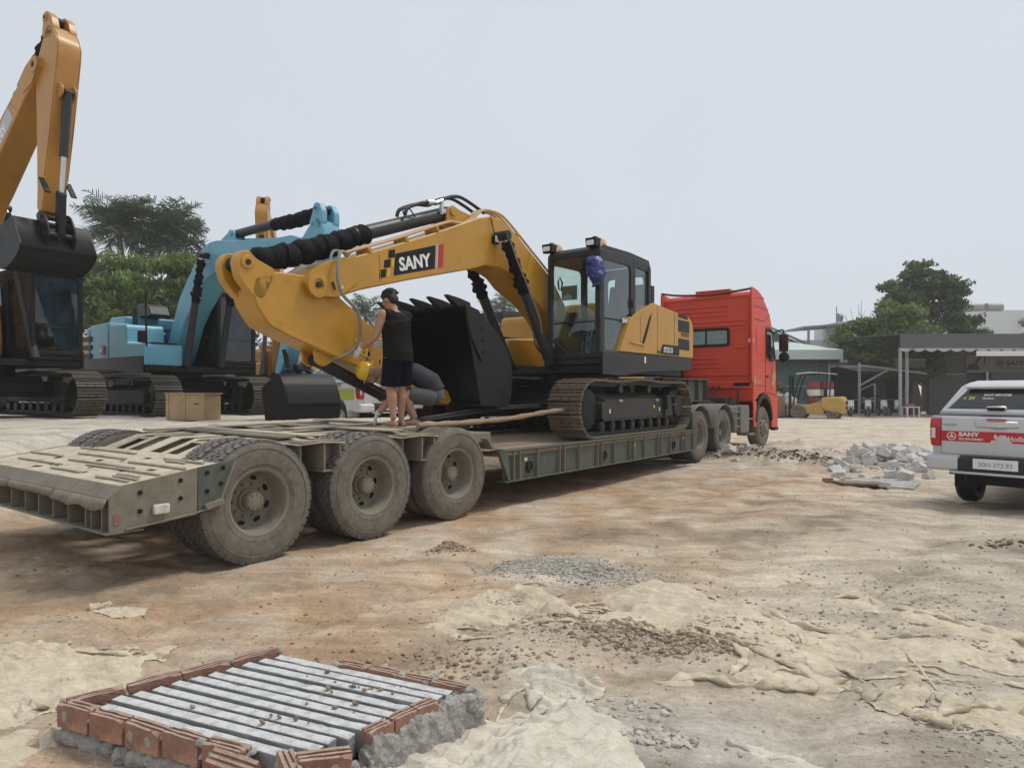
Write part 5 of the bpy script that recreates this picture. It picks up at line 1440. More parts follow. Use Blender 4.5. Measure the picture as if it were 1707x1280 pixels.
# cab shell with an opened wheel arch
arch = [(.62*math.cos(a), .56+.70*math.sin(a)) for a in np.linspace(0.0, math.pi, 14)]
prof = [(1.18, .50), (.66, .50)] + [(max(-.85, x*1.0), z) for x, z in arch] + [(-.66, .62), (-.85, .62), (-.85, 1.0)]
side = [(-.85, 1.70), (-.85, 3.90), (-.70, 4.02), (-.45, 3.99), (.10, 3.82), (.52, 3.52), (.78, 3.10), (1.05, 2.35), (1.14, 1.75), (1.22, 1.25), (1.22, .50), (.70, .50), (.67, .85), (.58, 1.10), (.38, 1.28), (.12, 1.36), (-.15, 1.34), (-.40, 1.22), (-.58, 1.02), (-.64, .80), (-.66, 1.55), (-.80, 1.60)]
side = [(-.85, 1.70), (-.85, 3.90), (-.70, 4.02), (-.45, 3.99), (.10, 3.82), (.52, 3.52), (.78, 3.10), (1.05, 2.35), (1.14, 1.75), (1.22, 1.30), (1.22, 1.25), (.55, 1.25), (.30, 1.38), (-.0, 1.42), (-.35, 1.38), (-.60, 1.25), (-.85, 1.20)]
cabs = MB().prism(rounded(side, [.06, .06, .1, .1, .15, .15, .1, .1, .05, 0, 0, .03, .1, .1, .1, .03, .04], 3), -1.22, 1.22).build('cab', M['red'], K_, .05, seg=2)
for s in (-1, 1):
    m = MB(); m.prism([(-.62, .56), (-.85, .56), (-.85, 1.22), (-.62, 1.22), (-.60, 1.0)], 1.19*s, 1.235*s); m.build('fender', M['red'], cabs, .02); m = MB()
    m.prism([(.66, .50), (1.20, .46), (1.24, 1.27), (.52, 1.27), (.62, 1.08), (.66, .8)], 1.19*s, 1.235*s); m.build('fender', M['red'], cabs, .02)
m = MB(); m.prism([(1.0, .42), (1.30, .42), (1.32, .80), (1.26, 1.22), (1.0, 1.22)], -1.2, 1.2); m.build('bumper', M['red'], cabs, .03)
for s in (-1, 1): MB().bb(.95, 1.28, 1.1*s, 1.235*s, .40, .50).build('bumper_corner', M['black'], cabs, .02)
for s in (-1, 1):
    m = MB(); vs = []; 
    oa = [(.74*math.cos(a)+.0, .60+.80*math.sin(a)) for a in np.linspace(.12, math.pi-.12, 16)]; ia = [(.62*math.cos(a), .60+.68*math.sin(a)) for a in np.linspace(.12, math.pi-.12, 16)]
    m.prism(oa+ia[::-1], 1.10*s, 1.252*s); m.build('wheel_arch', M['black'], cabs, .01)
# side door, its seam and window
for s in (-1, 1):
    y0, y1 = (1.222*s, 1.228*s)
    win = rounded([(.24, 2.42), (.24, 3.06), (.42, 3.10), (.68, 3.04), (.97, 2.36), (.60, 2.30)], .06)
    MB().prism(win, y0, 1.230*s).build('door_window', M['dglass'], cabs)
    m = MB(); wo = rounded([(.19, 2.36), (.19, 3.12), (.44, 3.16), (.72, 3.10), (1.04, 2.33), (.60, 2.25)], .06); ring(m, wo, win, y0, 1.236*s); m.build('window_frame', M['ink'], cabs, .004)
    m = MB()
    for a, b in (((.14, 1.45), (.14, 3.16)), ((.14, 3.16), (.5, 3.19)), ((1.10, 2.2), (1.12, 1.36)), ((.14, 1.45), (1.12, 1.36)), ((-.80, 3.62), (.40, 3.62)), ((-.78, 1.62), (.13, 1.60)), ((.50, 3.50), (-.05, 3.28)), ((-.05, 3.28), (-.78, 3.30))):
        m.bar((a[0], 1.222*s, a[1]), (b[0], 1.222*s, b[1]), .006, .014, up=(0, 1, 0))
    m.build('panel_seam', M['ink'], cabs)
    m = MB(); m.prism(rounded([(-.62, 2.45), (-.62, 3.08), (-.16, 3.10), (-.12, 2.42)], .08), 1.222*s, 1.228*s); m.build('side_bulge', M['red'], cabs, .005)
    MB().box((.30, 1.235*s, 1.86), (.16, .03, .05)).build('door_handle', M['black'], cabs, .008)
    # mirrors on their arm
    m = MB(); m.tube(spline([(.80, 1.22*s, 3.02), (.90, 1.36*s, 3.10), (.95, 1.46*s, 3.05), (.95, 1.46*s, 2.3)], 4), .022, 8); ma = m.build('mirror_arm', M['black'], cabs)
    MB().box((.95, 1.46*s, 2.77), (.12, .24, .48)).build('mirror', M['black'], ma, .04)
    MB().box((.885, 1.46*s, 2.77), (.006, .19, .42)).build('mirror_face', M['dglass'], ma, .0)
    m = MB(); m.ball((.95, 1.47*s, 2.38), (.08, .14, .15), 14, 8); m.build('wide_mirror', M['black'], ma)
    if s < 0:
        # eagle emblem and gold lettering on the door side
        gold = surf('gold_print', (.52, .32, .10), .45)
        for poly in ([(.78, 1.55), (.90, 1.70), (.92, 1.95), (.82, 2.18), (.86, 1.95), (.74, 2.10), (.80, 1.86), (.66, 1.96), (.76, 1.74), (.62, 1.74)], [(.92, 1.72), (1.0, 1.80), (1.06, 2.02), (.98, 1.92), (.94, 1.96)]):
            MB().prism(poly, -1.2245, -1.229).build('eagle_emblem', gold, cabs)
        for i in range(3): MB().box((-.55+.10*i, -1.226, 1.70+.008*i), (.065, .006, .10)).build('gold_lettering', gold, cabs)
        MB().box((-.73, -1.226, 1.72), (.10, .006, .22)).build('gold_lettering', gold, cabs)
        m = MB(); m.bar((-.7, -1.2245, 2.14), (.70, -1.2245, 2.16), .004, .012, up=(0, 1, 0)); m.build('gold_stripe', gold, cabs)
# back wall: raised ribs, window, edges
XB = -.856
for z, y0, y1 in ((3.66, -.55, .85), (3.54, -.55, .85), (3.42, -.55, .85), (2.32, -.35, .95), (2.20, -.35, .95), (2.08, -.35, .95)):
    MB().prism(rounded([(y0, z-.03), (y1, z-.03), (y1, z+.03), (y0, z+.03)], .03), XB+.01, XB-.016, 'x').build('pressed_rib', M['red'], cabs, .012, seg=2)
m = MB(); ring(m, rounded([(-1.12, 1.85), (1.12, 1.85), (1.12, 3.20), (-1.12, 3.20)], .12), rounded([(-1.06, 1.92), (1.06, 1.92), (1.06, 3.13), (-1.06, 3.13)], .10), XB+.01, XB-.022, 'x')
ring(m, rounded([(-1.10, 2.55), (-.70, 2.55), (-.70, 3.08), (-1.10, 3.08)], .1), rounded([(-1.06, 2.60), (-.74, 2.60), (-.74, 3.03), (-1.06, 3.03)], .08), XB+.01, XB-.014, 'x')
ring(m, rounded([(-1.14, 3.24), (1.14, 3.24), (1.14, 3.90), (-1.14, 3.90)], .1), rounded([(-1.09, 3.29), (1.09, 3.29), (1.09, 3.85), (-1.09, 3.85)], .08), XB+.01, XB-.014, 'x')
m.build('pressed_panel', M['red'], cabs, .012, seg=2)
wi = rounded([(-.56, 2.68), (.56, 2.68), (.56, 3.04), (-.56, 3.04)], .07); wo = rounded([(-.62, 2.62), (.62, 2.62), (.62, 3.10), (-.62, 3.10)], .09)
m = MB(); ring(m, wo, wi, XB+.005, XB-.03, 'x'); m.bb(XB-.03, XB-.0, -.02, .02, 2.68, 3.04); fw = m.build('back_window', M['ink'], cabs, .006)
for s in (-1, 1):
    MB().prism(rounded([(.02*s, 2.68), (.55*s, 2.68), (.55*s, 3.03), (.02*s, 3.03)], .05), XB-.012, XB-.006, 'x').build('pane', M['greenglass'], fw)
curt = surf('pale_green_curtain', (.30, .40, .36), .9, var=.2, scale=9)
MB().bb(XB-.0045, XB-.0005, -.54, .54, 2.70, 3.02).build('curtain', curt, fw)
m = MB()
m.tube(spline([(XB-.06, 1.22, 4.10), (XB-.10, .8, 4.02), (XB-.10, .3, 3.98), (XB-.10, -.3, 3.97), (XB-.10, -.8, 4.0), (XB-.07, -1.2, 4.04)], 5), [(.03, .05)]*26, 8, ell=(0, 0, 1))
m.build('roof_edge', surf('dark_red_edge', (.12, .02, .018), .5, dust=.15), cabs)
for s in (1, -1):
    m = MB(); m.prism([(-.86, 1.65), (-.98, 1.72), (-1.0, 3.98), (-.96, 4.09), (-.5, 4.05), (.1, 3.86), (-.3, 3.86), (-.80, 3.80), (-.80, 1.65)], 1.18*s, 1.232*s)
    m.build('side_fairing', M['red'], cabs, .02)
m = MB(); m.prism(rounded([(-.80, 3.98), (-.86, 4.10), (-.2, 4.06), (.1, 3.82)], .05), -.62, .30); m.build('roof_spoiler', M['red'], cabs, .03)
m = MB(); m.lathe([(.02, 0), (.06, .005), (.075, .03), (.07, .06), (.02, .07)], (XB-.05, -1.17, 2.74), 16, 'x'); m.cyl((XB, -1.17, 2.74), (XB-.05, -1.17, 2.74), .03, 8); m.build('reversing_lamp', M['clearlens'], cabs)
m = MB(); m.bb(XB-.06, XB+.4, -1.18, 1.18, 1.52, 1.72); m.build('cab_floor_edge', M['red'], cabs, .03)
m = MB(); m.bb(XB-.066, XB-.058, -1.15, -.75, 1.60, 1.68); m.build('vent', M['ink'], cabs)
# clutter behind the cab
m = MB(); m.bb(-1.35, -1.0, .55, .95, 1.0, 3.2); m.cyl((-1.15, .75, 3.1), (-1.15, .75, 3.5), .12, 12); m.build('air_intake', M['black'], K_, .04)
m = MB()
for i in range(7):
    a = i*.9
    m.tube(spline([(-1.0, -.4+.15*i, 1.6), (-1.3-.05*i, -.3+.12*i, 1.35+.1*math.sin(a)), (-1.7, -.2+.1*i, 1.2), (-2.2, -.1+.05*i, 1.25)], 5), .022, 6)
m.build('air_line', M['hose'], K_)
m = MB(); m.bb(-1.45, -1.05, -.75, .3, 1.0, 1.32).bb(-1.9, -1.5, -.5, .5, 1.0, 1.2).cyl((-1.2, -.9, 1.1), (-1.2, -.55, 1.1), .14, 12).bar((-1.05, -.9, 1.55), (-1.05, -.9, 1.0), .06, .06).bar((-1.05, .9, 1.55), (-1.05, .9, 1.0), .06, .06); m.build('cab_mount', M['tframe'], K_, .02)
m = MB(); m.lathe([(.02, 1.08), (.45, 1.08), (.45, 1.14), (.02, 1.15)], (-3.6, 0, 0), 24, 'z'); m.build('fifth_wheel', M['tframe'], K_)
# tanks, steps, mudguards
gp_ = surf('dusty_grey_plastic', (.12, .12, .115), .75, dust=.6, dcol=(.26, .235, .19), up=False)
for s in (-1, 1):
    m = MB(); m.prism(rounded([(-1.15, .45), (-1.15, 1.12), (-1.80, 1.12), (-1.80, .45)], .08), .62*s, 1.22*s); m.build('fuel_tank', gp_, K_, .02)
    m = MB(); m.bb(-2.38, -1.88, .60*s, 1.18*s, .50, 1.10); m.build('tool_box', gp_, K_, .02)
    m = MB()
    for z in (.62, .82, .98): m.bb(-2.40, -1.86, 1.18*s, 1.22*s, z-.02, z+.02)
    m.build('side_guard', gp_, K_, .004)
    m = MB(); m.bb(-1.15, -.72, .9*s, 1.22*s, .36, .42).bb(-1.15, -.72, .9*s, 1.22*s, .75, .79); m.build('step', gp_, K_, .01)
    for xc in (-3.0, -4.42):
        n = 18
        o1 = [(xc+.66*math.cos(a)*1.02, .52+.66*math.sin(a)) for a in np.linspace(-.05 if xc > -4 else .25, math.pi-.2, n)]
        i1 = [(xc+.63*math.cos(a)*1.02, .52+.63*math.sin(a)) for a in np.linspace(-.05 if xc > -4 else .25, math.pi-.2, n)]
        MB().prism(o1+i1[::-1], .62*s, 1.27*s).build('mudguard', gp_, K_, .006)

# ------------------------------------------------------------------ pickups
PW = 1.80
TY_P = tyre_mesh(R_=.375, W=.245, r0=.22, kind='rib', mats=[M['hose']], name='pickup_tyre', n=36)
def pick_rim():
    m = MB()
    m.lathe([(.228, .03), (.23, .02), (.215, .02), (.20, .05), (.19, .09), (.06, .07), (.05, .05), (.003, .05)], n=28)
    for i in range(6):
        a = 2*math.pi*i/6; m.bar((.05*math.cos(a), .055, .05*math.sin(a)), (.20*math.cos(a), .045, .20*math.sin(a)), .05, .03, up=(0, 1, 0))
    return m.mesh('wheel', M['silver'], 35)
PRIM = pick_rim()
def pickup(name, label, loc, d, paint):
    """origin: ground under the rear left corner; x forwards, y left; body from y=0 to -1.8"""
    T = thing(name, label, 'pickup', loc, d)
    P = M[paint]
    for x in (1.15, 4.15):
        wheel(T, x, -.05, .37, TY_P, PRIM, None, True); wheel(T, x, -PW+.05, .37, TY_P, PRIM, None, False)
    # lower body seen from the side
    n = 12
    def archp(xc): return [(xc+.47*math.cos(a), .42+.47*math.sin(a)) for a in np.linspace(0, math.pi, n)]
    low = [(.02, .62), (.68, .58)] + archp(1.15)[::-1] + [(1.65, .42), (3.65, .42)] + archp(4.15)[::-1] + [(4.65, .45), (5.15, .50), (5.22, .80), (5.10, 1.02), (4.0, 1.12), (3.95, 1.20), (.0, 1.30), (-.01, 1.0)]
    body = MB().prism(low, -PW+.015, -.015).build('body', P, T, .035, seg=2)
    # cabin and canopy
    cabp = [(1.72, 1.26), (1.72, 1.74), (2.0, 1.79), (2.9, 1.77), (3.25, 1.68), (4.0, 1.14)]
    def taper(pf, w0, w1, nm, par, mat, bev=.05):
        m = MB(); k = len(pf); z0 = min(p[1] for p in pf); z1 = max(p[1] for p in pf)
        vs = []
        for s in (0, 1):
            for (x, z) in pf:
                t = (z-z0)/(z1-z0); w = w0+(w1-w0)*t; vs.append((x, -PW/2+(w if s else -w), z))
        fs = [tuple(range(k)), tuple(range(2*k-1, k-1, -1))]+[(i, i+k, (i+1) % k+k, (i+1) % k) for i in range(k)]
        return m.add(vs, fs).build(nm, mat, par, bev, seg=2)
    taper(cabp, .86, .66, 'cabin', T, P)
    can = taper([(.06, 1.31), (.40, 1.72), (.62, 1.77), (1.70, 1.765), (1.70, 1.28)], .875, .62, 'canopy', T, P)
    # canopy tailgate glass
    def rear(y, z):      # a point on the sloping canopy back
        t = (z-1.31)/(1.72-1.31); return (.06+.34*t, y, z)
    g0, g1 = 1.405, 1.665
    vs = [rear(-.155, g0), rear(-PW+.155, g0), rear(-PW+.40, g1), rear(-.40, g1)]
    gm = MB().add([(x-.030, y, z) for x, y, z in vs]+[(x-.022, y, z) for x, y, z in vs], [(0, 1, 2, 3), (7, 6, 5, 4), (0, 4, 5, 1), (1, 5, 6, 2), (2, 6, 7, 3), (3, 7, 4, 0)])
    gg = gm.build('canopy_glass', surf('black_tinted_glass', (.012, .014, .017), .06, spec=.8, dust=.10, up=False), can, .004)
    for a, b in ((rear(-.12, 1.35), rear(-.37, 1.70)), (rear(-PW+.12, 1.35), rear(-PW+.37, 1.70))): MB().bar((a[0]-.02, a[1], a[2]), (b[0]-.02, b[1], b[2]), .05, .03).build('glass_frame', P, can, .01)
    m = MB(); a = rear(0, 1.36); m.box((a[0]-.012, -PW/2, 1.362), (.05, PW-.20, .085), (0, .7, 0)); m.build('canopy_sill', P, can, .02)
    m = MB(); m.prism(rounded([(.26, 1.665), (.24, 1.70), (.36, 1.745), (.75, 1.79), (.9, 1.78), (.6, 1.70)], .02), -PW+.36, -.36); m.build('canopy_spoiler', P, can, .02, seg=2)
    MB().box((.075, -.75, 1.415), (.05, .24, .055), (0, .5, 0)).build('canopy_handle', M['chrome'], can, .02)
    MB().box((.055, -.75, 1.40), (.05, .20, .03), (0, .5, 0)).build('handle_recess', M['ink'], can, .01)
    # tailgate
    m = MB(); m.prism([(-.03, .77), (-.045, .95), (-.045, 1.20), (-.03, 1.285), (.05, 1.295), (.05, .77)], -PW+.13, -.13)
    tg = m.build('tailgate', P, T, .018, seg=2)
    MB().box((-.049, -.78, 1.195), (.03, .48, .085)).build('tailgate_handle', M['chrome'], tg, .012)
    MB().box((-.052, -.78, 1.262), (.02, .22, .018)).build('brake_lamp', M['redlens'], tg, .003)
    m = MB(); m.box((-.054, -.80, 1.15), (.03, .16, .02)); m.build('lock_trim', M['greysteel'], tg, .004)
    for s, nm in ((0, 1), (1, -1)):
        y0, y1 = (-.125, .006) if s == 0 else (-PW-.006, -PW+.125)
        m = MB(); m.prism(rounded([(-.035, .88), (-.055, 1.0), (-.055, 1.18), (-.035, 1.27), (.16, 1.27), (.20, 1.1), (.12, .88)], .03), y0, y1); l = m.build('tail_light', M['redlens'], T, .02)
        c = (y0+y1)/2
        m = MB(); m.bb(-.062, -.05, c-.005, c+.045 if s == 0 else c+.0, .99, 1.13) if s == 0 else m.bb(-.062, -.05, c-.045, c+.005, .99, 1.13)
        for z in (1.03, 1.085): m.bb(-.064, -.055, c-.01, c+.045, z-.004, z+.004)
        m.build('lamp_lens', M['clearlens'], l, .004)
    # bumper
    bps = []
    for a, b in ((.02, -.36), (-PW-.02, -PW+.36)):
        y0, y1 = min(a, b), max(a, b); m = MB(); m.prism(rounded([(-.14, .56), (-.16, .60), (-.16, .75), (-.05, .775), (.30, .775), (.30, .56)], .03), y0, y1)
        bps.append(m.build('bumper_end', M['silver'] if paint == 'silver' else P, T, .025, seg=2))
    bp_ = T
    m = MB(); m.prism([(-.15, .55), (-.15, .73), (.0, .76), (.0, .55)], -PW+.36, -.36); m.prism([(-.17, .515), (-.17, .555), (.02, .56), (.02, .515)], -PW+.26, -.26); m.build('bumper_step', M['charcoal'], bp_, .012)
    m = MB(); m.prism([(-.215, .535), (-.215, .560), (-.16, .565), (-.16, .53)], -PW+.28, -.28); m.build('step_edge', M['silver'], bp_, .008)
    m = MB(); m.box((-.162, -.79, .675), (.012, .50, .135)); pl = m.build('number_plate', M['whiteprint'], bp_, .006)
    for s in (-.22, -PW+.22):
        MB().box((.72, s, .40), (.012, .28, .30), (0, .08, 0)).build('mud_flap', M['ink'], T, .004)
    m = MB(); m.bb(.2, 4.6, -PW+.35, -.35, .36, .60); m.build('chassis', M['ink'], T, .02)
    # side glass
    for s in (0, 1):
        def sp(x, z, off=.004):
            t = (z-1.28)/(1.765-1.28); w = .875+(.62-.875)*t+off; return (x, -PW/2+(w if s == 0 else -w), z)
        q = [sp(.42, 1.40), sp(1.60, 1.39), sp(1.60, 1.68), sp(.62, 1.68)]
        MB().face(q).build('side_window', M['dglass'], can, 0)
        def sc(x, z, off=.006):
            t = (z-1.14)/(1.79-1.14); w = .86+(.66-.86)*t+off; return (x, -PW/2+(w if s == 0 else -w), z)
        MB().face([sc(1.85, 1.34), sc(2.60, 1.33), sc(2.60, 1.68), sc(1.95, 1.69)]).build('side_window', M['dglass'], T, 0)
        MB().face([sc(2.68, 1.33), sc(3.55, 1.30), sc(3.15, 1.62), sc(2.68, 1.68)]).build('side_window', M['dglass'], T, 0)
    return T, tg, gg, body, pl, rear
PK, ptg, pgg, pbody, ppl, prear = pickup('pickup_truck', 'silver pickup with canopy and red striped tailgate parked beside the rubble heap', (5.90, 9.70, -.13), (.75, .66), 'silver')
XT = -.0465
def tgq(pts, mat, name='stripe', par=ptg, x=XT): return MB().prism(pts, x, x-.002, 'x').build(name, mat, par)
tgq([(-.13, .955), (-.13, 1.095), (-PW+.13, 1.10), (-PW+.13, .955), (-.96, .955), (-.88, 1.06), (-.82, 1.06), (-.72, .955)], M['redprint'], 'red_stripe')
for poly in ([(-.77, 1.075), (-.745, 1.035), (-.77, .995), (-.795, 1.035)], [(-.765, .99), (-.725, .99), (-.705, .945), (-.745, .945)], [(-.775, .99), (-.815, .99), (-.835, .945), (-.795, .945)]):
    tgq(poly, M['chrome'], 'three_diamond_emblem', x=XT-.003)
for y, r, nm in ((-.26, .048, 0),):
    m = MB(); ring(m, [(y+.055*math.cos(a), 1.025+.055*math.sin(a)) for a in np.linspace(0, 2*math.pi, 20)[:-1]], [(y+.046*math.cos(a), 1.025+.046*math.sin(a)) for a in np.linspace(0, 2*math.pi, 20)[:-1]], XT-.002, XT-.004, 'x')
    for k in range(3):
        a = math.pi/2+k*2*math.pi/3; c, s = math.cos(a), math.sin(a)
        P_ = lambda u, v: (y+u*c-v*s, 1.025+u*s+v*c)
        m.prism([P_(.046, 0), P_(.008, .014), P_(-.004, 0)], XT-.002, XT-.004, 'x'); m.prism([P_(.046, 0), P_(.012, -.010), P_(.0, -.004)], XT-.002, XT-.004, 'x')
    m.build('round_emblem', M['whiteprint'], ptg)
def tgt(s, y, z, size, mat, par=ptg, x=XT-.0035, **k): return text('lettering', s, size, mat, par, frameM((x, y, z), (0, -1, 0), (0, 0, 1)), ext=.0008, **k)
tgt('SANY', -.345, 1.030, .075, M['whiteprint'], off=.003, sx=1.25)
tgt('FEU MACHINERY', -.345, .978, .038, M['whiteprint'], off=.001, sx=1.0)
tgt('Hotline', -.905, .985, .095, M['whiteprint'], off=.001, sx=.80)
tgt('TRITON', -.155, 1.165, .038, M['greysteel'], off=.001, sx=1.2)
tgt('30H-373.93', -.60, .640, .085, M['greysteel'], ppl, x=-.1695, off=.001, sx=.95)
gs, gc = .34, .41; gl = math.hypot(gs, gc); up = Vector((gs/gl, 0, gc/gl))
def gt(s, y, z, size, mat, **k):
    p = prear(y, z); n = Vector((-gc/gl, 0, gs/gl))
    q = Vector(p)+Vector((-.0315, 0, 0))
    return text('lettering', s, size, mat, pgg, frameM(q, (0, -1, 0), up), ext=.0008, shear=.2, **k)
gt('24', -.385, 1.525, .075, M['yellowprint'], off=.003)
gt('SANY SERVICES', -.56, 1.575, .046, M['whiteprint'], off=.002)
gt('Hotline:', -.55, 1.53, .042, M['whiteprint'], off=.001)
gt('18', -1.02, 1.525, .085, M['yellowprint'], off=.002)
gt('\u2039', -.33, 1.53, .07, M['yellowprint'], off=.006)

WV, wtg, wgg, wbody, wpl, wrear = pickup('pickup_truck', 'white pickup with a lime green side sticker parked behind the arm', (-3.78, 17.0, .43), (-.62, .78), 'white')
m = MB().prism([(.30, .86), (1.62, .87), (1.62, 1.15), (.30, 1.15)], -.0135, -.008); m.build('lime_sticker', M['lime'], wbody)
text('lettering', '29LD-312.12', .13, M['ink'], wbody, frameM((1.62, -.007, 1.19), (-1, 0, 0), (0, 0, 1)), ext=.0008, sx=.85, off=.002)

# ------------------------------------------------------------------ trees
def leaves(name, clumps, n, size, mat, seed, parent, asp=.42, droop=.3, shell=.55):
    rg = np.random.default_rng(seed)
    cs = np.array([c[:6] for c in clumps], float); w = np.array([c[6] if len(c) > 6 else c[3]*c[4]*c[5] for c in clumps]); w /= w.sum()
    ch = rg.choice(len(cs), n, p=w)
    d = rg.normal(size=(n, 3)); d /= np.linalg.norm(d, axis=1)[:, None]
    r = rg.random(n)**shell
    r = r*(.75+.5*vn(d[:, 0]*3+ch*7, d[:, 2]*3+d[:, 1]*2, seed))
    p = cs[ch, :3]+d*cs[ch, 3:6]*r[:, None]
    u = rg.normal(size=(n, 3)); u[:, 2] -= droop; u /= np.linalg.norm(u, axis=1)[:, None]
    v = np.cross(u, rg.normal(size=(n, 3))); v /= np.linalg.norm(v, axis=1)[:, None]
    s = size*(.6+.8*rg.random(n))[:, None]
    V = np.stack([p-u*s*.5, p+v*s*asp*.5, p+u*s*.5, p-v*s*asp*.5], 1).reshape(-1, 3)
    F = np.arange(n*4).reshape(n, 4)
    me = bpy.data.meshes.new(name); me.from_pydata(V.tolist(), [], F.tolist()); me.materials.append(mat)
    o = bpy.data.objects.new(name, me); C.objects.link(o); o.parent = parent
    return o
LF = dict(dark=leafmat('foliage_dark', (.050, .085, .026), (.095, .145, .044), (.17, .225, .075)),
          mid=leafmat('foliage_mid', (.072, .13, .030), (.145, .215, .055), (.25, .31, .095)),
          palm=leafmat('foliage_palm', (.050, .072, .040), (.090, .12, .066), (.15, .18, .10)),
          lite=leafmat('foliage_light', (.05, .085, .018), (.10, .15, .03), (.17, .21, .055)))
def tree(label, x, y, zg, h, trunk_r, clumps, n, size, mat, seed, group=None, trunks=1, name='tree', cat='tree'):
    T = thing(name, label, cat, (x, y, zg), None, group)
    rr = random.Random(seed); m = MB()
    for k in range(trunks):
        ox = rr.uniform(-.4, .4) if trunks > 1 else 0
        top = Vector((rr.uniform(-.3, .3), 0, h*.55)); m.tube(spline([(ox, 0, -.3), (ox+rr.uniform(-.15, .15), 0, h*.2), top], 5), [trunk_r*(1-.05*i) for i in range(11)], 10)
        for c in clumps:
            if rr.random() < .8: m.tube(spline([top*.7, (Vector(c[:3])+top)*.5+Vector((0, 0, -.3)), Vector(c[:3])+Vector((0, 0, c[5]*.3))], 4), [trunk_r*.45, trunk_r*.4, trunk_r*.35, trunk_r*.3, trunk_r*.25, trunk_r*.2, trunk_r*.15, trunk_r*.1, .012], 6)
    m.build('trunk', M['bark'], T)
    # every main clump is broken into smaller tufts, so the outline is uneven and lets the sky through
    sub = []
    for c in clumps:
        for _ in range(15):
            d = Vector((rr.gauss(0, 1), rr.gauss(0, 1), rr.gauss(0, 1))).normalized()*rr.uniform(.45, 1.0)
            f = rr.uniform(.26, .48)
            sub.append((c[0]+d.x*c[3], c[1]+d.y*c[4], c[2]+d.z*c[5], c[3]*f*1.15, c[4]*f*1.15, c[5]*f*.8))
    leaves('crown', sub, n, size, mat, seed, T)
    return T
G1 = 'trees behind the excavators'
tree('dark green bushy tree behind the cab of the orange excavator', -20.6, 37, .9, 8, .28, [(0,0,6.4,2.4,2,1.5),(-2.2,0,6.2,2.2,2,1.6),(1.9,.5,5.6,1.8,2,1.5),(.4,0,4.4,3,2,1.8),(-3.8,0,5.6,2,2,1.7),(1.5,0,3.0,2.5,2,1.6)], 19000, .36, LF['mid'], 3, G1)
tree('loose light green tree beside the blue excavator boom', -17.2, 35, .9, 8, .22, [(0,0,6.9,1.5,1.5,.8),(1.2,0,6.3,1.3,1.4,.9),(-1.3,0,5.8,1.4,1.4,1.1),(.6,0,4.9,1.8,1.4,1.2),(-.6,0,3.8,2,1.4,1.2),(.9,0,3.2,1.7,1.4,1.1)], 9500, .31, LF['mid'], 5, G1)
tree('small yellow green sapling before the dark tree', -18.7, 32, .9, 4.6, .10, [(0,0,4.2,.5,.5,.55),(.5,0,3.2,.8,.6,.6),(-.5,0,2.9,.6,.6,.5)], 1300, .24, LF['lite'], 6, G1)
tree('dark tree hidden behind the raised orange boom', -28.5, 41, .9, 7, .3, [(0,0,6,3,2.5,2),(3,0,5,2.5,2.2,2),(-3,0,5,2.5,2,2),(.5,0,3.5,3.5,2,1.6)], 8000, .38, LF['dark'], 7, G1)
tree('dark bushy hedge tree right behind the blue excavator', -12.6, 40, .9, 5, .2, [(0,0,3.4,2.6,1.6,1.5),(2.6,0,2.9,2.2,1.5,1.3),(-2.4,0,3.3,2,1.5,1.5)], 5000, .34, LF['dark'], 8, G1)
tree('bushy bright green tree over the carport', 25.0, 47, 0, 7.5, .25, [(-.6,0,5.6,1.6,1.6,1.4),(1.3,0,6.1,1.7,1.6,1.6),(-1.8,0,4.4,1.4,1.5,1.3),(.6,0,4.2,2.0,1.5,1.4),(2.4,0,4.7,1.6,1.5,1.6),(-.9,-.5,3.3,1.8,1.3,1.0),(1.6,-.5,3.2,1.7,1.3,1.0),(-2.3,0,5.3,1.0,1.2,1.0),(.2,0,5.2,2.0,1.4,1.5)], 17000, .34, LF['mid'], 9, 'trees on the right', 2)
tree('tall dark tree with a pointed crown behind the awning', 31.2, 52, 0, 12, .35, [(-.2,0,10.4,1.5,1.4,1.0),(.7,0,9.3,1.9,1.5,1.0),(-1.4,0,8.2,1.6,1.5,1.2),(1.6,0,7.6,1.8,1.6,1.3),(.1,0,7.0,2.2,1.7,1.4),(-1.8,0,6.0,1.8,1.6,1.4),(2.4,0,5.9,1.6,1.6,1.4),(.4,0,5.2,2.6,1.6,1.4),(2.6,0,4.4,1.5,1.4,1.3),(-1.0,0,3.9,2,1.5,1.3),(-2.4,0,7.2,1.2,1.2,1.0),(.2,0,8.4,2.0,1.5,1.1),(2.9,0,6.9,1.2,1.2,1.1),(1.0,0,10.0,1.3,1.2,.9),(-2.1,0,8.8,1.5,1.3,1.1),(-1.1,0,9.6,1.3,1.2,.9),(-3.0,0,6.3,1.3,1.3,1.2),(1.9,0,8.7,1.4,1.3,1.0),(3.1,0,5.6,1.2,1.3,1.3)], 30000, .36, LF['dark'], 10, 'trees on the right')
tree('dark drooping tree with hanging roots beside the awning posts', 25.3, 43.5, 0, 6, .22, [(0,0,4.6,1.5,1.2,1.2),(.9,0,3.9,1.2,1.1,1.2),(-.9,0,3.8,1.2,1.1,1.1),(.2,0,3.0,1.4,1,1.0)], 6000, .28, LF['dark'], 11, 'trees on the right', 6)
T = thing('bare_tree', 'bare leafless tree showing between the two green crowns', 'tree', (27.0, 53, 0))
m = MB(); rr = random.Random(4)
m.tube([(0, 0, 0), (.1, 0, 5.5)], [.12, .06], 6)
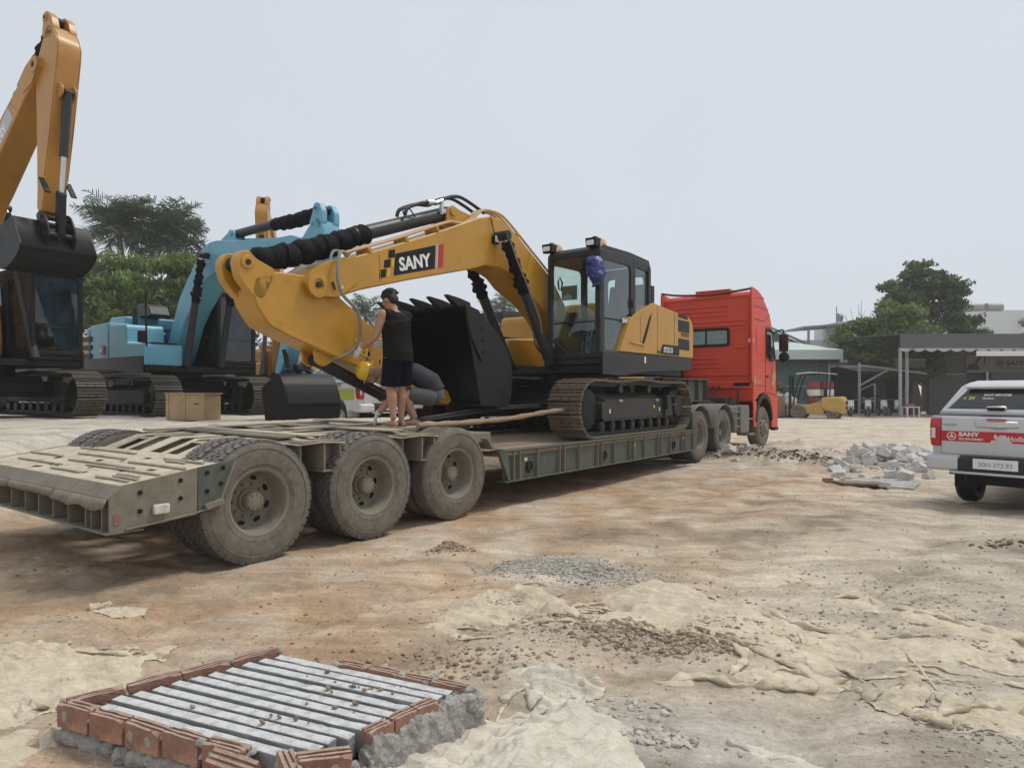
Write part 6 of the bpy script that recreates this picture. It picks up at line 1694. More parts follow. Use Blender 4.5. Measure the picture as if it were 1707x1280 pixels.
for _ in range(26):
    a = rr.uniform(-.9, .9); z0 = rr.uniform(4.5, 6.5); L_ = rr.uniform(1.2, 2.8)
    p = [Vector((.1, 0, z0)), Vector((.1+a*L_*.5, rr.uniform(-.3, .3), z0+L_*.5)), Vector((.1+a*L_*.8+rr.uniform(-.2, .2), rr.uniform(-.5, .5), z0+L_))]
    m.tube(spline(p, 3), [.035, .03, .025, .02, .016, .012, .01], 5)
m.build('branch', M['bark'], T)

def palm(label, x, y, zg, h, R_, n, seed, group='palms behind the yard'):
    T = thing('palm_tree', label, 'palm tree', (x, y, zg), None, group)
    rr = random.Random(seed)
    MB().tube(spline([(0, 0, -.3), (.1, 0, h*.5), (0, 0, h)], 6), [.20]*6+[.16]*7, 10).build('trunk', M['bark'], T)
    m = MB()
    for i in range(n):
        az = 2*math.pi*i/n*2.39+rr.uniform(-.2, .2); el = -.7+2.15*rr.random()**.75; L_ = R_*rr.uniform(.8, 1.15)
        dv = Vector((math.cos(az), math.sin(az), 0)); sv = Vector((-math.sin(az), math.cos(az), 0))
        pts = []; p = Vector((0, 0, h)); e = el
        for k in range(13):
            pts.append(p.copy()); p = p+(dv*math.cos(e)+Vector((0, 0, math.sin(e))))*(L_/12); e -= .045+.015*k*(.6 if el > .5 else .35)
        m.tube(pts, [.03*(1-k/14) for k in range(13)], 4, cap=False)
        for k in range(2, 13):
            for kk in (0, .5):
                if k == 12 and kk: continue
                q = pts[k].lerp(pts[min(k+1, 12)], kk); tdir = (pts[min(k+1, 12)]-pts[k-1]).normalized()
                ll = R_*.36*math.sin(math.pi*min(.97, (k+kk)/13.0+.06))+.12
                for s in (-1, 1):
                    d = (sv*s*.9+tdir*.75+Vector((0, 0, rr.uniform(-.95, .75)))).normalized(); w = tdir*.034*R_/2.4
                    e2 = q+d*ll*rr.uniform(.85, 1.1)+Vector((0, 0, -.12*ll))
                    m.add([q-w, q+w, q+d*ll*.55+w*.8, e2, q+d*ll*.55-w*.8], [(0, 1, 2, 3, 4)])
    m.build('crown', LF['palm'], T, 0, 0)
    m = MB()
    for i in range(3):
        a = rr.uniform(-2.6, -.6); dv = Vector((math.cos(a), math.sin(a)*.6, 0)); p0 = Vector((0, 0, h-.2))
        m.tube([p0, p0+dv*.6+Vector((0, 0, -.3)), p0+dv*.9+Vector((0, 0, -1.5)), p0+dv*.95+Vector((0, 0, -2.4))], [(.03, .03), (.06, .02), (.22, .03), (.05, .02)], 6)
    m.build('dead_frond', surf('dead_frond', (.16, .12, .09), .9, var=.2), T)
palm('taller palm of the two above the green trees', -25.6, 45, .9, 11.0, 2.9, 62, 1)
palm('wider palm of the two, nearer the blue boom', -22.9, 46, .9, 10.8, 3.0, 64, 2)
palm('small distant palm showing under the boom left of the standing man', -11.7, 55, .9, 6.6, 2.1, 22, 3)
palm('distant palm seen between the boom cylinders', -.7, 56, .9, 7.4, 2.0, 20, 4)
palm('distant palm showing low between arm and standing man', -10.2, 52, .9, 4.3, 1.7, 18, 5)

# ------------------------------------------------------------------ buildings on the right
sheet_w = surf('green_wall_sheet', (.045, .115, .105), .7, dust=.25, var=.1, streak=True)
roofg = surf('pale_green_roof_sheet', (.50, .60, .55), .6, dust=.2, var=.08)
darkroof = surf('dark_grey_roof_sheet', (.10, .105, .12), .7, dust=.15)
greyw = surf('grey_render', (.30, .31, .31), .85, dust=.1, var=.08)
palew = surf('pale_render', (.60, .62, .64), .85, dust=.1, var=.06)
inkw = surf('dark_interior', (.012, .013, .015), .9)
def corrugated(m, x0, x1, y, z0, z1, p=.25, d=.035):
    n = int((x1-x0)/p)
    for i in range(n):
        a = x0+i*p; m.prism([(a, y), (a+p*.35, y), (a+p*.5, y-d), (a+p*.85, y-d), (a+p, y), (a+p, y+.02), (a, y+.02)], z0, z1, 'z')
S = thing('shed', 'long green sheet metal shed behind the red truck with pale green roof edge', 'shed', (0, 0, 0))
m = MB(); corrugated(m, 1.0, 21.4, 46.0, 0, 3.4); m.build('wall', sheet_w, S, 0, 0)
m = MB(); m.bb(.6, 21.7, 45.2, 45.24, 3.62, 4.25); m.prism([(45.2, 4.25), (45.24, 4.22), (55, 5.5), (55, 5.55)], .6, 21.7, 'x'); m.build('roof', roofg, S)
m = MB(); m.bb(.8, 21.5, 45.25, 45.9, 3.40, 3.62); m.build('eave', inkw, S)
m = MB(); m.bar((5.2, 45.85, 1.0), (9.3, 45.85, 4.0), .08, .08); m.bar((20.95, 45.6, 0), (20.95, 45.6, 3.6), .1, .1); m.bar((17.8, 45.7, 1.85), (20.2, 45.7, 1.85), .06, .06).bar((20.2, 45.7, 0), (20.2, 45.7, 1.85), .06, .06); m.build('post', M['greysteel'], S)
S = thing('gable_roof', 'dark grey corrugated gable roof behind the green shed', 'building', (0, 0, 0))
m = MB(); m.prism([(10, 4.2), (19.5, 6.7), (24.2, 4.55), (24.2, 4.2)], 54, 56); m.build('wall', darkroof, S)
m = MB(); m.bar((10, 53.8, 4.3), (19.5, 53.8, 6.8), .4, .10).bar((19.5, 53.8, 6.8), (24.4, 53.8, 4.6), .4, .10); m.bar((21.6, 53.9, 4.3), (21.6, 53.9, 5.6), .10, .10)
for z in (4.7, 5.1, 5.5): m.bar((16, 53.9, z), (23.3-(z-4.7)*2.1, 53.9, z), .06, .05)
m.build('roof', greyw, S)
S = thing('terrace_house', 'pale house with roofed terrace and railings above the green shed', 'building', (0, 0, 0))
Yh = 60
m = MB(); m.bb(25.0, 31.0, Yh, Yh+6, 0, 5.0).bb(25.0, 27.2, Yh, Yh+6, 5.0, 6.0).bb(28.9, 31, Yh+1, Yh+6, 5.0, 7.7); m.build('wall', palew, S, .02)
m = MB(); m.prism([(25.1, 7.0), (29.6, 7.35), (29.6, 7.5), (25.1, 7.14)], Yh-.4, Yh+4); m.bb(27.4, 31, Yh-.5, Yh+2, 5.90, 6.05); m.build('roof', greyw, S)
m = MB()
for x in (25.7, 27.4, 29.5): m.bar((x, Yh-.2, 4), (x, Yh-.2, 7.2), .16, .16)
m.bar((27.0, Yh-.3, 6.0), (30.0, Yh-.3, 4.9), .15, .25); m.build('post', greyw, S)
m = MB()
for k in range(22): x = 27.5+.16*k; m.bar((x, Yh-.4, 6.05), (x, Yh-.4, 6.85), .03, .03)
m.bb(27.4, 31, Yh-.42, Yh-.38, 6.84, 6.9); m.build('railing', M['steel'], S)['kind'] = 'stuff'; m = MB()
for k in range(34): x = 26.4+.12*k; m.bar((x, Yh-1.0, 3.3), (x, Yh-1.0, 4.6), .04, .04)
m.build('railing', M['steel'], S)['kind'] = 'stuff'
for x0, x1, z0, z1 in ((25.3, 26.0, 4.1, 4.9), (26.3, 27.4, 4.2, 4.9), (27.7, 28.1, 4.3, 4.9)):
    f = MB().bb(x0-.06, x1+.06, Yh-.05, Yh-.01, z0-.06, z1+.06).build('window', greyw, S); MB().bb(x0, x1, Yh-.07, Yh-.055, z0, z1).build('pane', M['dglass'], f)
m = MB(); m.lathe([(.02, 0), (.42, 0), (.42, .3), (.02, .3)], (29.2, Yh+1.8, 8.1), 14, 'x').build('water_tank', M['steel'], S); MB().bar((28.6, Yh+.8, 6), (28.6, Yh+.8, 9), .06, .06).build('mast', M['steel'], S)
# carport with trusses
S = thing('carport', 'dark open carport with steel truss beside the green shed', 'carport', (0, 0, 0))
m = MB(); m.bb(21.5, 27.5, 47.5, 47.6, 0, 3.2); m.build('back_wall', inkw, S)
m = MB(); m.prism([(42.6, 2.75), (48, 3.5), (48, 3.56), (42.6, 2.81)], 21.4, 26.0, 'x'); m.build('roof', darkroof, S)
m = MB(); m.bar((21.4, 42.6, 3.15), (25.6, 42.6, 2.62), .10, .12).bar((21.4, 42.6, 1.85), (23.2, 42.6, 2.85), .10, .10).bar((21.45, 42.6, 0), (21.45, 42.6, 3.3), .12, .12).bar((22.4, 42.6, 0), (22.4, 42.6, 2.0), .08, .08)
for k in range(4): m.bar((21.5, 42.6, .4+.4*k), (22.35, 42.6, .8+.4*k if k % 2 else .1+.4*k), .05, .05)
m.build('truss', M['greysteel'], S)
m = MB()
for k in range(26): x = 23.6+.07*k; m.bar((x, 42.4, 3.0), (x, 42.4, 3.5), .03, .02)
m.bb(23.5, 25.5, 42.38, 42.42, 3.46, 3.52); m.build('railing', M['steel'], S)
# awning shop
S = thing('shop', 'grey shop front under a dark scalloped awning with white strip', 'shop', (0, 0, 0))
awn = surf('dark_grey_awning', (.085, .095, .11), .75, var=.3, scale=9, dust=.15)
m = MB(); m.bb(21.95, 40, 39.0, 39.04, 3.95, 4.78); m.prism([(39.0, 4.78), (39.04, 4.74), (45, 5.0), (45, 5.05)], 21.95, 40, 'x'); m.build('awning', awn, S)
val = surf('pale_valance_cloth', (.42, .43, .42), .8, var=.1)
m = MB()
for k in range(20):
    x0 = 21.9+.72*k; pts = [(x0, 3.96)]+[(x0+.72*t, 3.93-.17*math.sin(math.pi*t)**.7) for t in np.linspace(0, 1, 9)]+[(x0+.72, 3.96)]
    m.prism(pts, 38.98, 39.0)
m.build('valance', val, S)
m = MB(); m.bb(26.2, 40, 38.90, 38.95, 3.52, 3.80); m.build('white_strip', M['white'], S)
m = MB()
for x, y in ((22.0, 39.1), (22.9, 40.0), (33, 39.1)): m.bar((x, y, 0), (x, y, 4.0), .13, .13)
m.bar((22, 39.2, 3.9), (40, 39.2, 3.9), .1, .1); m.bar((24.4, 43.4, 2.5), (28.5, 43.4, 2.62), .06, .06); m.build('post', M['greysteel'], S)
shopw = surf('shop_wall_render', (.105, .108, .112), .9, dust=.1, var=.1)  # darker than the other grey render: awning shade put into the colour
m = MB(); m.bb(26.6, 29.0, 44, 44.3, 0, 4.6).bb(30.6, 40, 44, 44.3, 0, 4.6).bb(29.0, 30.6, 44, 44.3, 2.75, 4.6); m.build('wall', shopw, S)
m = MB(); m.bb(29.0, 30.6, 44.5, 44.55, 0, 2.75); m.build('door', surf('navy_door', (.012, .015, .03), .5), S)
m = MB(); m.bb(28.9, 34.5, 43.9, 43.99, 2.75, 3.85); sg = m.build('sign_board', surf('grey_sign_panel', (.17, .165, .165), .6), S)
m = MB(); m.prism([(33.6, 2.75), (34.1, 3.85), (35.2, 3.85), (35.2, 2.75)], 43.90, 43.98); m.build('sign_board', surf('dark_red_sign', (.10, .02, .04), .6), S)
text('sign_lettering', 'SANY', .42, M['ink'], sg, frameM((31.45, 43.895, 3.18), (1, 0, 0), (0, 0, 1)), off=.01, sx=1.25)
m = MB(); ring(m, [(31.05+.24*math.cos(a), 3.32+.24*math.sin(a)) for a in np.linspace(0, 6.2, 18)], [(31.05+.20*math.cos(a), 3.32+.20*math.sin(a)) for a in np.linspace(0, 6.2, 18)], 43.88, 43.89)
for k in range(3):
    a = math.pi/2+k*2*math.pi/3; c, s = math.cos(a), math.sin(a); PP = lambda u, v: (31.05+u*c-v*s, 3.32+u*s+v*c)
    m.prism([PP(.2, 0), PP(.03, .06), PP(-.02, 0), PP(.03, -.06)], 43.88, 43.89)
m.bb(31.0, 33.3, 43.88, 43.89, 2.98, 3.02); m.build('sign_emblem', M['ink'], sg)
# dark picture of a digger on the sign: plain silhouette print
m = MB(); m.prism([(28.95, 2.9), (29.7, 2.9), (29.75, 3.0), (29.55, 3.25), (29.9, 3.8), (30.05, 3.75), (30.0, 3.3), (30.08, 3.28), (30.15, 3.85), (29.85, 3.95), (29.4, 3.3), (29.0, 3.2)], 43.88, 43.89); m.build('sign_print', M['ink'], sg)
# table before the shop
t = thing('table', 'small white table standing by the awning post', 'table', (22.4, 38.9, 0))
MB().bb(-.3, .45, -.3, .3, .62, .66).build('tabletop', M['white'], t)
for x in (-.25, .4):
    for y in (-.25, .25): MB().bar((x, y, 0), (x, y, .62), .05, .05).build('leg', M['white'], t)
MB().bb(-.1, .25, -.1, .1, .66, .82).build('box', surf('faded_red_box', (.30, .10, .10), .7), None, .005, loc=(22.4, 38.9, 0))
tag(C.objects[-1] if False else bpy.data.objects['box'], 'faded red box on the small white table', 'box')
# far buildings
S = thing('white_building', 'plain white building with two roof tanks beyond the tall tree', 'building', (0, 0, 0))
m = MB(); m.bb(60.2, 66.4, 90, 97, 4, 12.0); m.build('wall', palew, S)
m = MB(); m.bb(66.4, 90, 92, 99, 3, 9.4); m.build('wing', greyw, S)
m = MB(); m.prism([(66, 10.4), (69.5, 10.6), (76, 9.0), (90, 7.6), (90, 8.0), (76, 9.3), (69.5, 10.9), (66, 10.7)], 89, 95); m.prism([(60, 4.9), (73, 4.9), (73, 6.6), (60, 6.6)], 88, 89); m.build('roof', darkroof, S)
for x in (61.6, 64.2): MB().lathe([(.02, -1), (.62, -1), (.62, 1), (.02, 1)], (x, 92, 12.7), 16, 'x').build('water_tank', M['steel'], S)
for z in (6.2, 7.4): f = MB().bb(60.8, 62.4, 89.9, 89.98, z, z+.8).build('window', greyw, S); MB().bb(60.9, 62.3, 89.86, 89.895, z+.08, z+.72).build('pane', M['dglass'], f)
S = thing('hotel', 'far pale hotel with letters along its roof edge', 'building', (0, 0, 0))
m = MB(); m.bb(84, 110, 121, 135, 4, 13.6).bb(84, 110, 120.8, 121, 11.0, 15.8); m.build('wall', palew, S)
text('roof_lettering', 'BLUE SKY HOTEL', 1.15, surf('grey_letters', (.22, .24, .22), .6), S, frameM((85.0, 120.7, 13.6), (1, 0, 0), (0, 0, 1)), ext=.02, off=.02, sx=.62)

# ------------------------------------------------------------------ forklift and goods
FY = surf('worn_forklift_yellow', (.50, .30, .05), .5, dust=.35, var=.15, scale=5)
fk = thing('forklift', 'worn yellow forklift with white roof standing before the green shed', 'forklift', (16.75, 38.0, 0), (-.84, .54)); fk.scale = (1.08, 1.15, 1.05)
m = MB(); m.prism(rounded([(-1.35, .28), (-1.42, .9), (-1.30, 1.18), (-.35, 1.15), (-.25, .75), (-.45, .45)], .12), -.62, .62); cw = m.build('counterweight', FY, fk, .10, seg=2)
m = MB(); m.bb(-1.40, -1.43, -.35, .25, .78, .95).bb(-1.40, -1.43, -.35, .25, .55, .66); m.build('grille', M['ink'], cw)
m = MB(); m.prism(rounded([(-.5, .25), (-.3, .95), (.35, .75), (1.0, .75), (1.1, .3)], .06), -.55, .55); m.build('chassis', FY, fk, .04)
m = MB(); m.bb(-.45, .1, -.3, .3, 1.12, 1.22).bb(-.5, -.38, -.28, .28, 1.15, 1.65); m.build('seat', M['ink'], fk, .05)
m = MB(); m.bb(-.7, -.2, .1, .5, .82, 1.05); m.build('battery_box', surf('dark_green_box', (.02, .08, .05), .5), fk, .03)
m = MB()
for y in (-.52, .52):
    m.tube(spline([(1.0, y, .7), (.85, y, 1.6), (.62, y, 2.3)], 4), .035, 8); m.tube([(-.55, y, 1.1), (-.62, y, 2.35)], .035, 8); m.bar((.65, y, 2.32), (-.65, y, 2.38), .06, .06)
m.build('guard_frame', M['black'], fk)
m = MB(); m.prism([(.85, 2.40), (.2, 2.46), (-.9, 2.36), (-.9, 2.33), (.2, 2.42), (.85, 2.36)], -.62, .62); m.build('roof_sheet', M['white'], fk)
m = MB()
for y in (-.35, .35): m.bb(1.12, 1.24, y-.05, y+.05, .08, 2.3)
m.bb(1.13, 1.2, -.35, .35, 2.2, 2.3).bb(1.2, 1.28, -.5, .5, .15, .25).bb(1.2, 1.28, -.5, .5, .55, .62); m.build('mast', M['black'], fk)
m = MB()
for y in (-.3, .3): m.bb(1.25, 2.2, y-.05, y+.05, .08, .12)
m.build('fork', M['black'], fk)
MB().tube([(.62, 0, 1.0), (.45, 0, 1.3)], .03, 8).tube([(.45+.17*math.cos(a)*.5, .17*math.sin(a), 1.3+.12*math.cos(a)) for a in np.linspace(0, 6.283, 15)], .015, 6).build('steering_wheel', M['ink'], fk)
FT = tyre_mesh(R_=.38, W=.26, r0=.2, kind='rib', mats=[M['rubber']], name='fork_tyre', n=28); FT2 = tyre_mesh(R_=.30, W=.22, r0=.16, kind='rib', mats=[M['rubber']], name='fork_rear_tyre', n=28)
FR = rim_mesh(.2, deep=.1, holes=5); FR2 = rim_mesh(.16, deep=.08, holes=5)
for s in (1, -1):
    wheel(fk, .75, .66*s, .37, FT, FR, None, s > 0); wheel(fk, -.85, .62*s, .29, FT2, FR2, None, s > 0)
for i, (x, lab) in enumerate(((18.15, 'left one of two red drums with white band behind the forklift'), (18.95, 'right one of two red drums with white band behind the forklift'), (15.9, 'red drum behind the forklift mast'))):
    d = thing('drum', lab, 'drum', (x, 41.5, .75), None, 'red drums behind the forklift')
    MB().lathe([(.02, .0), (.38, 0), (.38, .45), (.39, .46), (.38, .47), (.38, .9), (.39, .91), (.38, .92), (.38, 1.35), (.36, 1.35), (.36, 1.32), (.02, 1.32)], n=20, ax='z').build('shell', surf('red_drum_%d' % i, (.24, .02, .028), .5, dust=.2), d)
    MB().lathe([(.383, .50), (.385, .51), (.385, .87), (.383, .88)], n=20, ax='z').build('band', M['white'], d)
pl_ = thing('platform', 'low dark loading platform under the red drums', 'platform', (17.6, 41.5, 0)); MB().bb(-2.4, 2.2, -.6, .6, .66, .75).build('top', M['tframe'], pl_)
for x in (-2.2, 2.0): MB().bb(x-.05, x+.05, -.5, .5, 0, .66).build('leg', M['tframe'], pl_)
for i, x in enumerate((14.75, 15.15)):
    b = thing('brick_stack', ['left stack of light brown hollow bricks beside the red truck', 'right stack of light brown hollow bricks beside the carton'][i], 'brick stack', (x, 39, 0), None, 'brick stacks')
    bm_ = surf('tan_hollow_brick_%d' % i, (.34, .22, .15), .9, var=.2)
    first = None
    for k in range(7):
        for q in range(2):
            if first is None: first = MB().box((0, 0, 0), (.17, .5, .16)).build('brick', bm_, b, .004, loc=(-.09, 0, .09))
            else: inst(first, 'brick', b, (-.09+.18*q+.01*math.sin(k*3), 0, .09+.172*k))
cb_ = MB().box((0, 0, .42), (.62, .5, .84)).build('carton', surf('pale_carton', (.52, .38, .29), .85, var=.06), None, .01, loc=(15.75, 38.9, 0)); tag(cb_, 'pale brown carton standing beside the brick stacks', 'carton')
m = MB()
for k in range(7): m.ball((R.uniform(-.2, .3), R.uniform(-.1, .1), R.uniform(-.15, .25)), (.22, .18, .22), 10, 8)
sk = m.build('sack', surf('white_sack', (.62, .66, .64), .8, var=.1), None, 0, 60, loc=(15.6, 39, 1.05)); tag(sk, 'white sack lying on top of the carton', 'sack')
T = thing('potted_plant', 'small dark plant standing behind the white sack', 'plant', (15.45, 39.6, 0)); MB().lathe([(.02, 0), (.16, 0), (.22, 1.0), (.02, 1.0)], n=14, ax='z').build('pot', M['charcoal'], T); leaves('foliage', [(0, 0, 1.65, .42, .3, .3)], 260, .16, LF['dark'], 20, T)
# motorbikes
mb = thing('motorbike', 'motorbike with pale front fairing parked nearest the forklift', 'motorbike', (19.9, 40.6, 0), (-.35, -.94), 'motorbikes parked at the carport')
for x in (.6, -.6):
    w = MB().lathe([(.22, -.03), (.29, -.03), (.31, 0), (.29, .03), (.22, .03)], (x, 0, .3), 24, 'y', True).build('wheel', M['hose'], mb); MB().lathe([(.02, -.02), (.22, -.02), (.22, .02), (.02, .02)], (x, 0, .3), 16).build('spokes', M['steel'], w)
m = MB(); m.prism(rounded([(-.55, .55), (-.6, .75), (-.1, .70), (.1, .55), (.2, .35), (-.3, .3)], .06), -.10, .10); m.build('body', M['charcoal'], mb, .03)
m = MB(); m.prism(rounded([(-.75, .80), (-.1, .76), (.05, .70), (-.1, .66), (-.7, .70)], .04), -.12, .12); m.build('seat', M['ink'], mb, .03)
m = MB(); m.prism(rounded([(.25, .45), (.20, .95), (.38, 1.02), (.52, .70), (.45, .45)], .06), -.16, .16); m.build('fairing', M['white'], mb, .04)
m = MB(); m.tube([(.60, .07, .3), (.40, .07, .95)], .03, 6).tube([(.60, -.07, .3), (.40, -.07, .95)], .03, 6).tube([(.25, .34, 1.05), (.36, .1, 1.0), (.36, -.1, 1.0), (.25, -.34, 1.05)], .02, 6); m.build('fork', M['steel'], mb)
m = MB()
for s in (1, -1): m.tube([(.3, .25*s, 1.02), (.3, .32*s, 1.2)], .01, 5).ball((.3, .33*s, 1.23), (.02, .06, .05), 8, 6)
m.build('mirror', M['ink'], mb)
def copy_tree(o, parent=None):
    c = o.copy(); C.objects.link(c)
    if parent is not None: c.parent = parent
    for ch in list(o.children): copy_tree(ch, c)
    return c
for x, y, a, lab in ((21.1, 41.0, -1.9, 'second motorbike from the forklift inside the carport'), (22.3, 41.6, -1.75, 'third motorbike from the forklift inside the carport'), (23.3, 42.0, -1.6, 'motorbike farthest from the forklift inside the carport')):
    c = copy_tree(mb); c.location = (x, y, 0); c.rotation_euler = (0, 0, a); c['label'] = lab
# crate and pieces behind the trailer
cx0, cy0 = -6.45, 14.0
cr_ = thing('crate', 'tan plywood crate standing between blue excavator track and bucket', 'crate', (cx0, cy0, .93), None, None, rz=-.15)
MB().bb(-.40, .40, -.3, .3, .0, .52).build('box', M['wood'], cr_, .006)
for x in (-.385, -.02, .385): MB().bb(x-.03, x+.03, -.315, -.301, .02, .52).build('batten', M['wood'], cr_, .003)
MB().bb(-.43, .43, -.33, .33, .52, .545).build('lid', M['wood'], cr_, .004)
MB().box((.25, -.304, .33), (.09, .004, .02)).build('stencil', M['ink'], cr_)

# ------------------------------------------------------------------ people
def fused(m, name, mats, parent, vox, label=None, smooth=4):
    o = m.build(name, mats, parent, 0, 180, label=label)
    r = o.modifiers.new('fuse', 'REMESH'); r.mode = 'VOXEL'; r.voxel_size = vox; r.use_smooth_shade = True
    s = o.modifiers.new('relax', 'SMOOTH'); s.factor = .5; s.iterations = smooth
    return o
def hand(m, wrist, d, side, palm_n, curl=.35, L=.17):
    """palm and five bent fingers; d: direction of the hand, side: towards the thumb, palm_n: the way the palm faces"""
    w, d, sd_, pn = Vector(wrist), Vector(d).normalized(), Vector(side).normalized(), Vector(palm_n).normalized()
    m.tube([w-d*.02, w+d*.02, w+d*.055, w+d*.088], [(.030, .019), (.036, .018), (.042, .016), (.040, .013)], 12, ell=sd_)
    for off, ln, r in ((.030, .070, .0095), (.010, .080, .0098), (-.011, .074, .0094), (-.031, .058, .0085)):
        b = w+d*.080+sd_*off; p = [b]; dr = (d+sd_*off*2.2).normalized()
        for k, f in enumerate((.45, .32, .25)):
            dr = (dr+pn*curl*(.6+.5*k)).normalized(); p.append(p[-1]+dr*ln*f)
        m.tube(p, [r*1.1, r, r*.95, r*.8], 8); m.ball(p[-1], r*.8, 8, 6)
    b = w+d*.018+sd_*.026; p = [b, b+(d*.5+sd_*.8).normalized()*.035, b+(d*.5+sd_*.8).normalized()*.035+(d*.9+sd_*.25+pn*.3).normalized()*.034, ]
    p.append(p[-1]+(d*.9+pn*.5).normalized()*.024)
    m.tube(p, [.014, .0125, .011, .009], 8); m.ball(p[-1], .009, 8, 6)
def head(m, c, f, up, s=1.0):
    """skull, jaw, nose, ears, neck root; f: the way the face looks"""
    f, up = Vector(f).normalized(), Vector(up).normalized(); l = up.cross(f).normalized(); up = f.cross(l)
    Mx = Matrix((f, l, up)).transposed(); c = Vector(c)
    P = lambda a, b, h: c+f*a*s+l*b*s+up*h*s
    m.ball(P(-.012, 0, .03), (.098*s, .076*s, .092*s), 20, 14, Mx)
    m.ball(P(.028, 0, -.045), (.062*s, .058*s, .072*s), 18, 12, Mx)
    m.ball(P(.050, 0, -.085), (.036*s, .036*s, .026*s), 14, 10, Mx)
    m.tube([P(.080, 0, .012), P(.098, 0, -.022), P(.088, 0, -.030)], [.009*s, .015*s, .009*s], 8)
    for q in (1, -1):
        m.ball(P(-.008, .076*q, -.008), (.020*s, .008*s, .032*s), 10, 8, Mx)
        m.ball(P(.068, .030*q, .026), (.016*s, .022*s, .008*s), 10, 8, Mx)
        m.ball(P(.064, .034*q, -.018), (.020*s, .020*s, .018*s), 10, 8, Mx)
    m.ball(P(.076, 0, -.058), (.014*s, .024*s, .007*s), 10, 8, Mx); m.ball(P(.074, 0, -.072), (.013*s, .020*s, .007*s), 10, 8, Mx)
    return P, Mx
def face_details(P, parent, s=1.0):
    m = MB()
    for q in (1, -1):
        m.ball(P(.079, .030*q, .008), .0095*s, 10, 8)
    o = m.build('eyes', M['whiteprint'], parent, 0, 60)
    m = MB()
    for q in (1, -1):
        m.ball(P(.0865, .030*q, .007), .0045*s, 8, 6); m.tube([P(.085, .016*q, .030), P(.087, .032*q, .034), P(.078, .050*q, .029)], [.003*s, .0045*s, .002*s], 6)
    m.build('brows', M['hair'], parent, 0, 60)

# standing man
fx = -.80; fy = math.sqrt(1-fx*fx)
f_, l_ = Vector((fx, fy, 0)), Vector((-fy, fx, 0))
mx, my = -1.425, 8.467
man = thing('person', 'man in black sleeveless shirt and dark shorts standing on the trailer wearing white gloves', 'person', (mx, my, 1.083)); man.scale = (.975,)*3
def W(a, b, z): return f_*a+l_*b+Vector((0, 0, z))
m = MB()
sh = .185
hips, waist, chest, neck = W(-.035, 0, .90), W(-.02, 0, 1.06), W(-.005, 0, 1.26), W(.045, 0, 1.45)
e = l_
m.tube([W(-.04, 0, .80), hips, waist, chest, W(.0, 0, 1.37), W(.02, 0, 1.42)], [(.150, .120), (.175, .135), (.155, .118), (.182, .128), (.165, .105), (.08, .07)], 20, ell=e)
m.tube([W(.01, 0, 1.36), neck, W(.075, 0, 1.52)], [.070, .060, .058], 14)
hf = (f_+Vector((0, 0, -.55))+l_*.10); 
P, Mx = head(m, W(.105, .012, 1.575), hf, (f_*.55+Vector((0, 0, 1))), 1.04)
LS, LE, LWr = W(.01, .21, 1.375), W(.10, .26, 1.10), W(.33, .30, .955)
m.ball(LS, .072, 14, 10)
m.tube([W(.0, .12, 1.38), LS, LS.lerp(LE, .5), LE, LE.lerp(LWr, .35), LWr], [.07, .066, .056, .045, .047, .030], 14)
RS, RE, RWr = W(.02, -.20, 1.375), W(.12, -.235, 1.12), W(.36, -.14, 1.06)
m.ball(RS, .070, 14, 10)
m.tube([W(.0, -.12, 1.38), RS, RS.lerp(RE, .5), RE, RE.lerp(RWr, .35), RWr], [.07, .064, .054, .044, .046, .030], 14)
for q, ka, an in ((1, .015, -.02), (-1, -.01, .02)):
    hp, kn, ak = W(-.035, .10*q, .86), W(ka, .085*q, .475), W(an-.03, .085*q, .085)
    m.tube([hp, hp.lerp(kn, .4), kn+Vector((0, 0, .06)), kn, kn.lerp(ak, .3)-f_*.018, kn.lerp(ak, .7), ak], [.105, .094, .066, .060, .066, .046, .038], 16)
    ft = ak+Vector((0, 0, -.055))
    m.tube([ft-f_*.055, ft+f_*.02, ft+f_*.11, ft+f_*.175], [(.036, .034), (.042, .040), (.046, .026), (.034, .016)], 12, ell=l_)
    for k in range(5):
        t0 = ft+f_*.165+l_*q*(-.030+.015*k)*-1+Vector((0, 0, -.012)); m.ball(t0+f_*(.012 if k else .018), .0095 if k else .013, 8, 6)
body = fused(m, 'body', M['skin'], man, .011)
face_details(P, man, 1.04)
# hair: cap with short tufts
m = MB()
m.ball(P(-.022, 0, .043), (.103, .084, .090), 20, 14, Mx)
m.ball(P(-.068, 0, -.005), (.058, .074, .075), 16, 12, Mx)
rg = random.Random(3)
for _ in range(240):
    a, b = rg.uniform(-.125, .055), rg.uniform(-.078, .078)
    hh = .043+.098*math.sqrt(max(0.02, 1-((a+.022)/.11)**2-(b/.09)**2))
    q = P(a, b, hh-.012); dv = (P(a-.012+rg.uniform(-.01, .02), b*1.1+rg.uniform(-.01, .01), hh+.016)-q)
    m.tube([q, q+dv*.6, q+dv*1.05], [.007, .005, .0015], 5)
fused(m, 'hair', M['hair'], man, .006, smooth=1)
m = MB()
m.tube([W(-.04, 0, .80), W(-.04, 0, .92), W(-.02, 0, 1.07), W(-.005, 0, 1.26), W(.003, 0, 1.36), W(.012, 0, 1.412)], [(.200, .175), (.206, .175), (.200, .162), (.214, .160), (.205, .132), (.125, .092)], 22, ell=e)
for q in (1, -1): m.tube([W(.0, .08*q, 1.37), W(.01, .215*q, 1.385)], [(.100, .085), (.088, .080)], 14, ell=f_)
for k in range(9):
    z = .90+.05*k; a0 = R.uniform(0, 6)
    pts = [W(-.02+.165*math.cos(a0+t)*.83, .185*math.sin(a0+t), z+.06*t) for t in np.linspace(0, 1.1, 7)]
    m.tube(pts, [.002, .012, .016, .018, .015, .010, .002], 8)
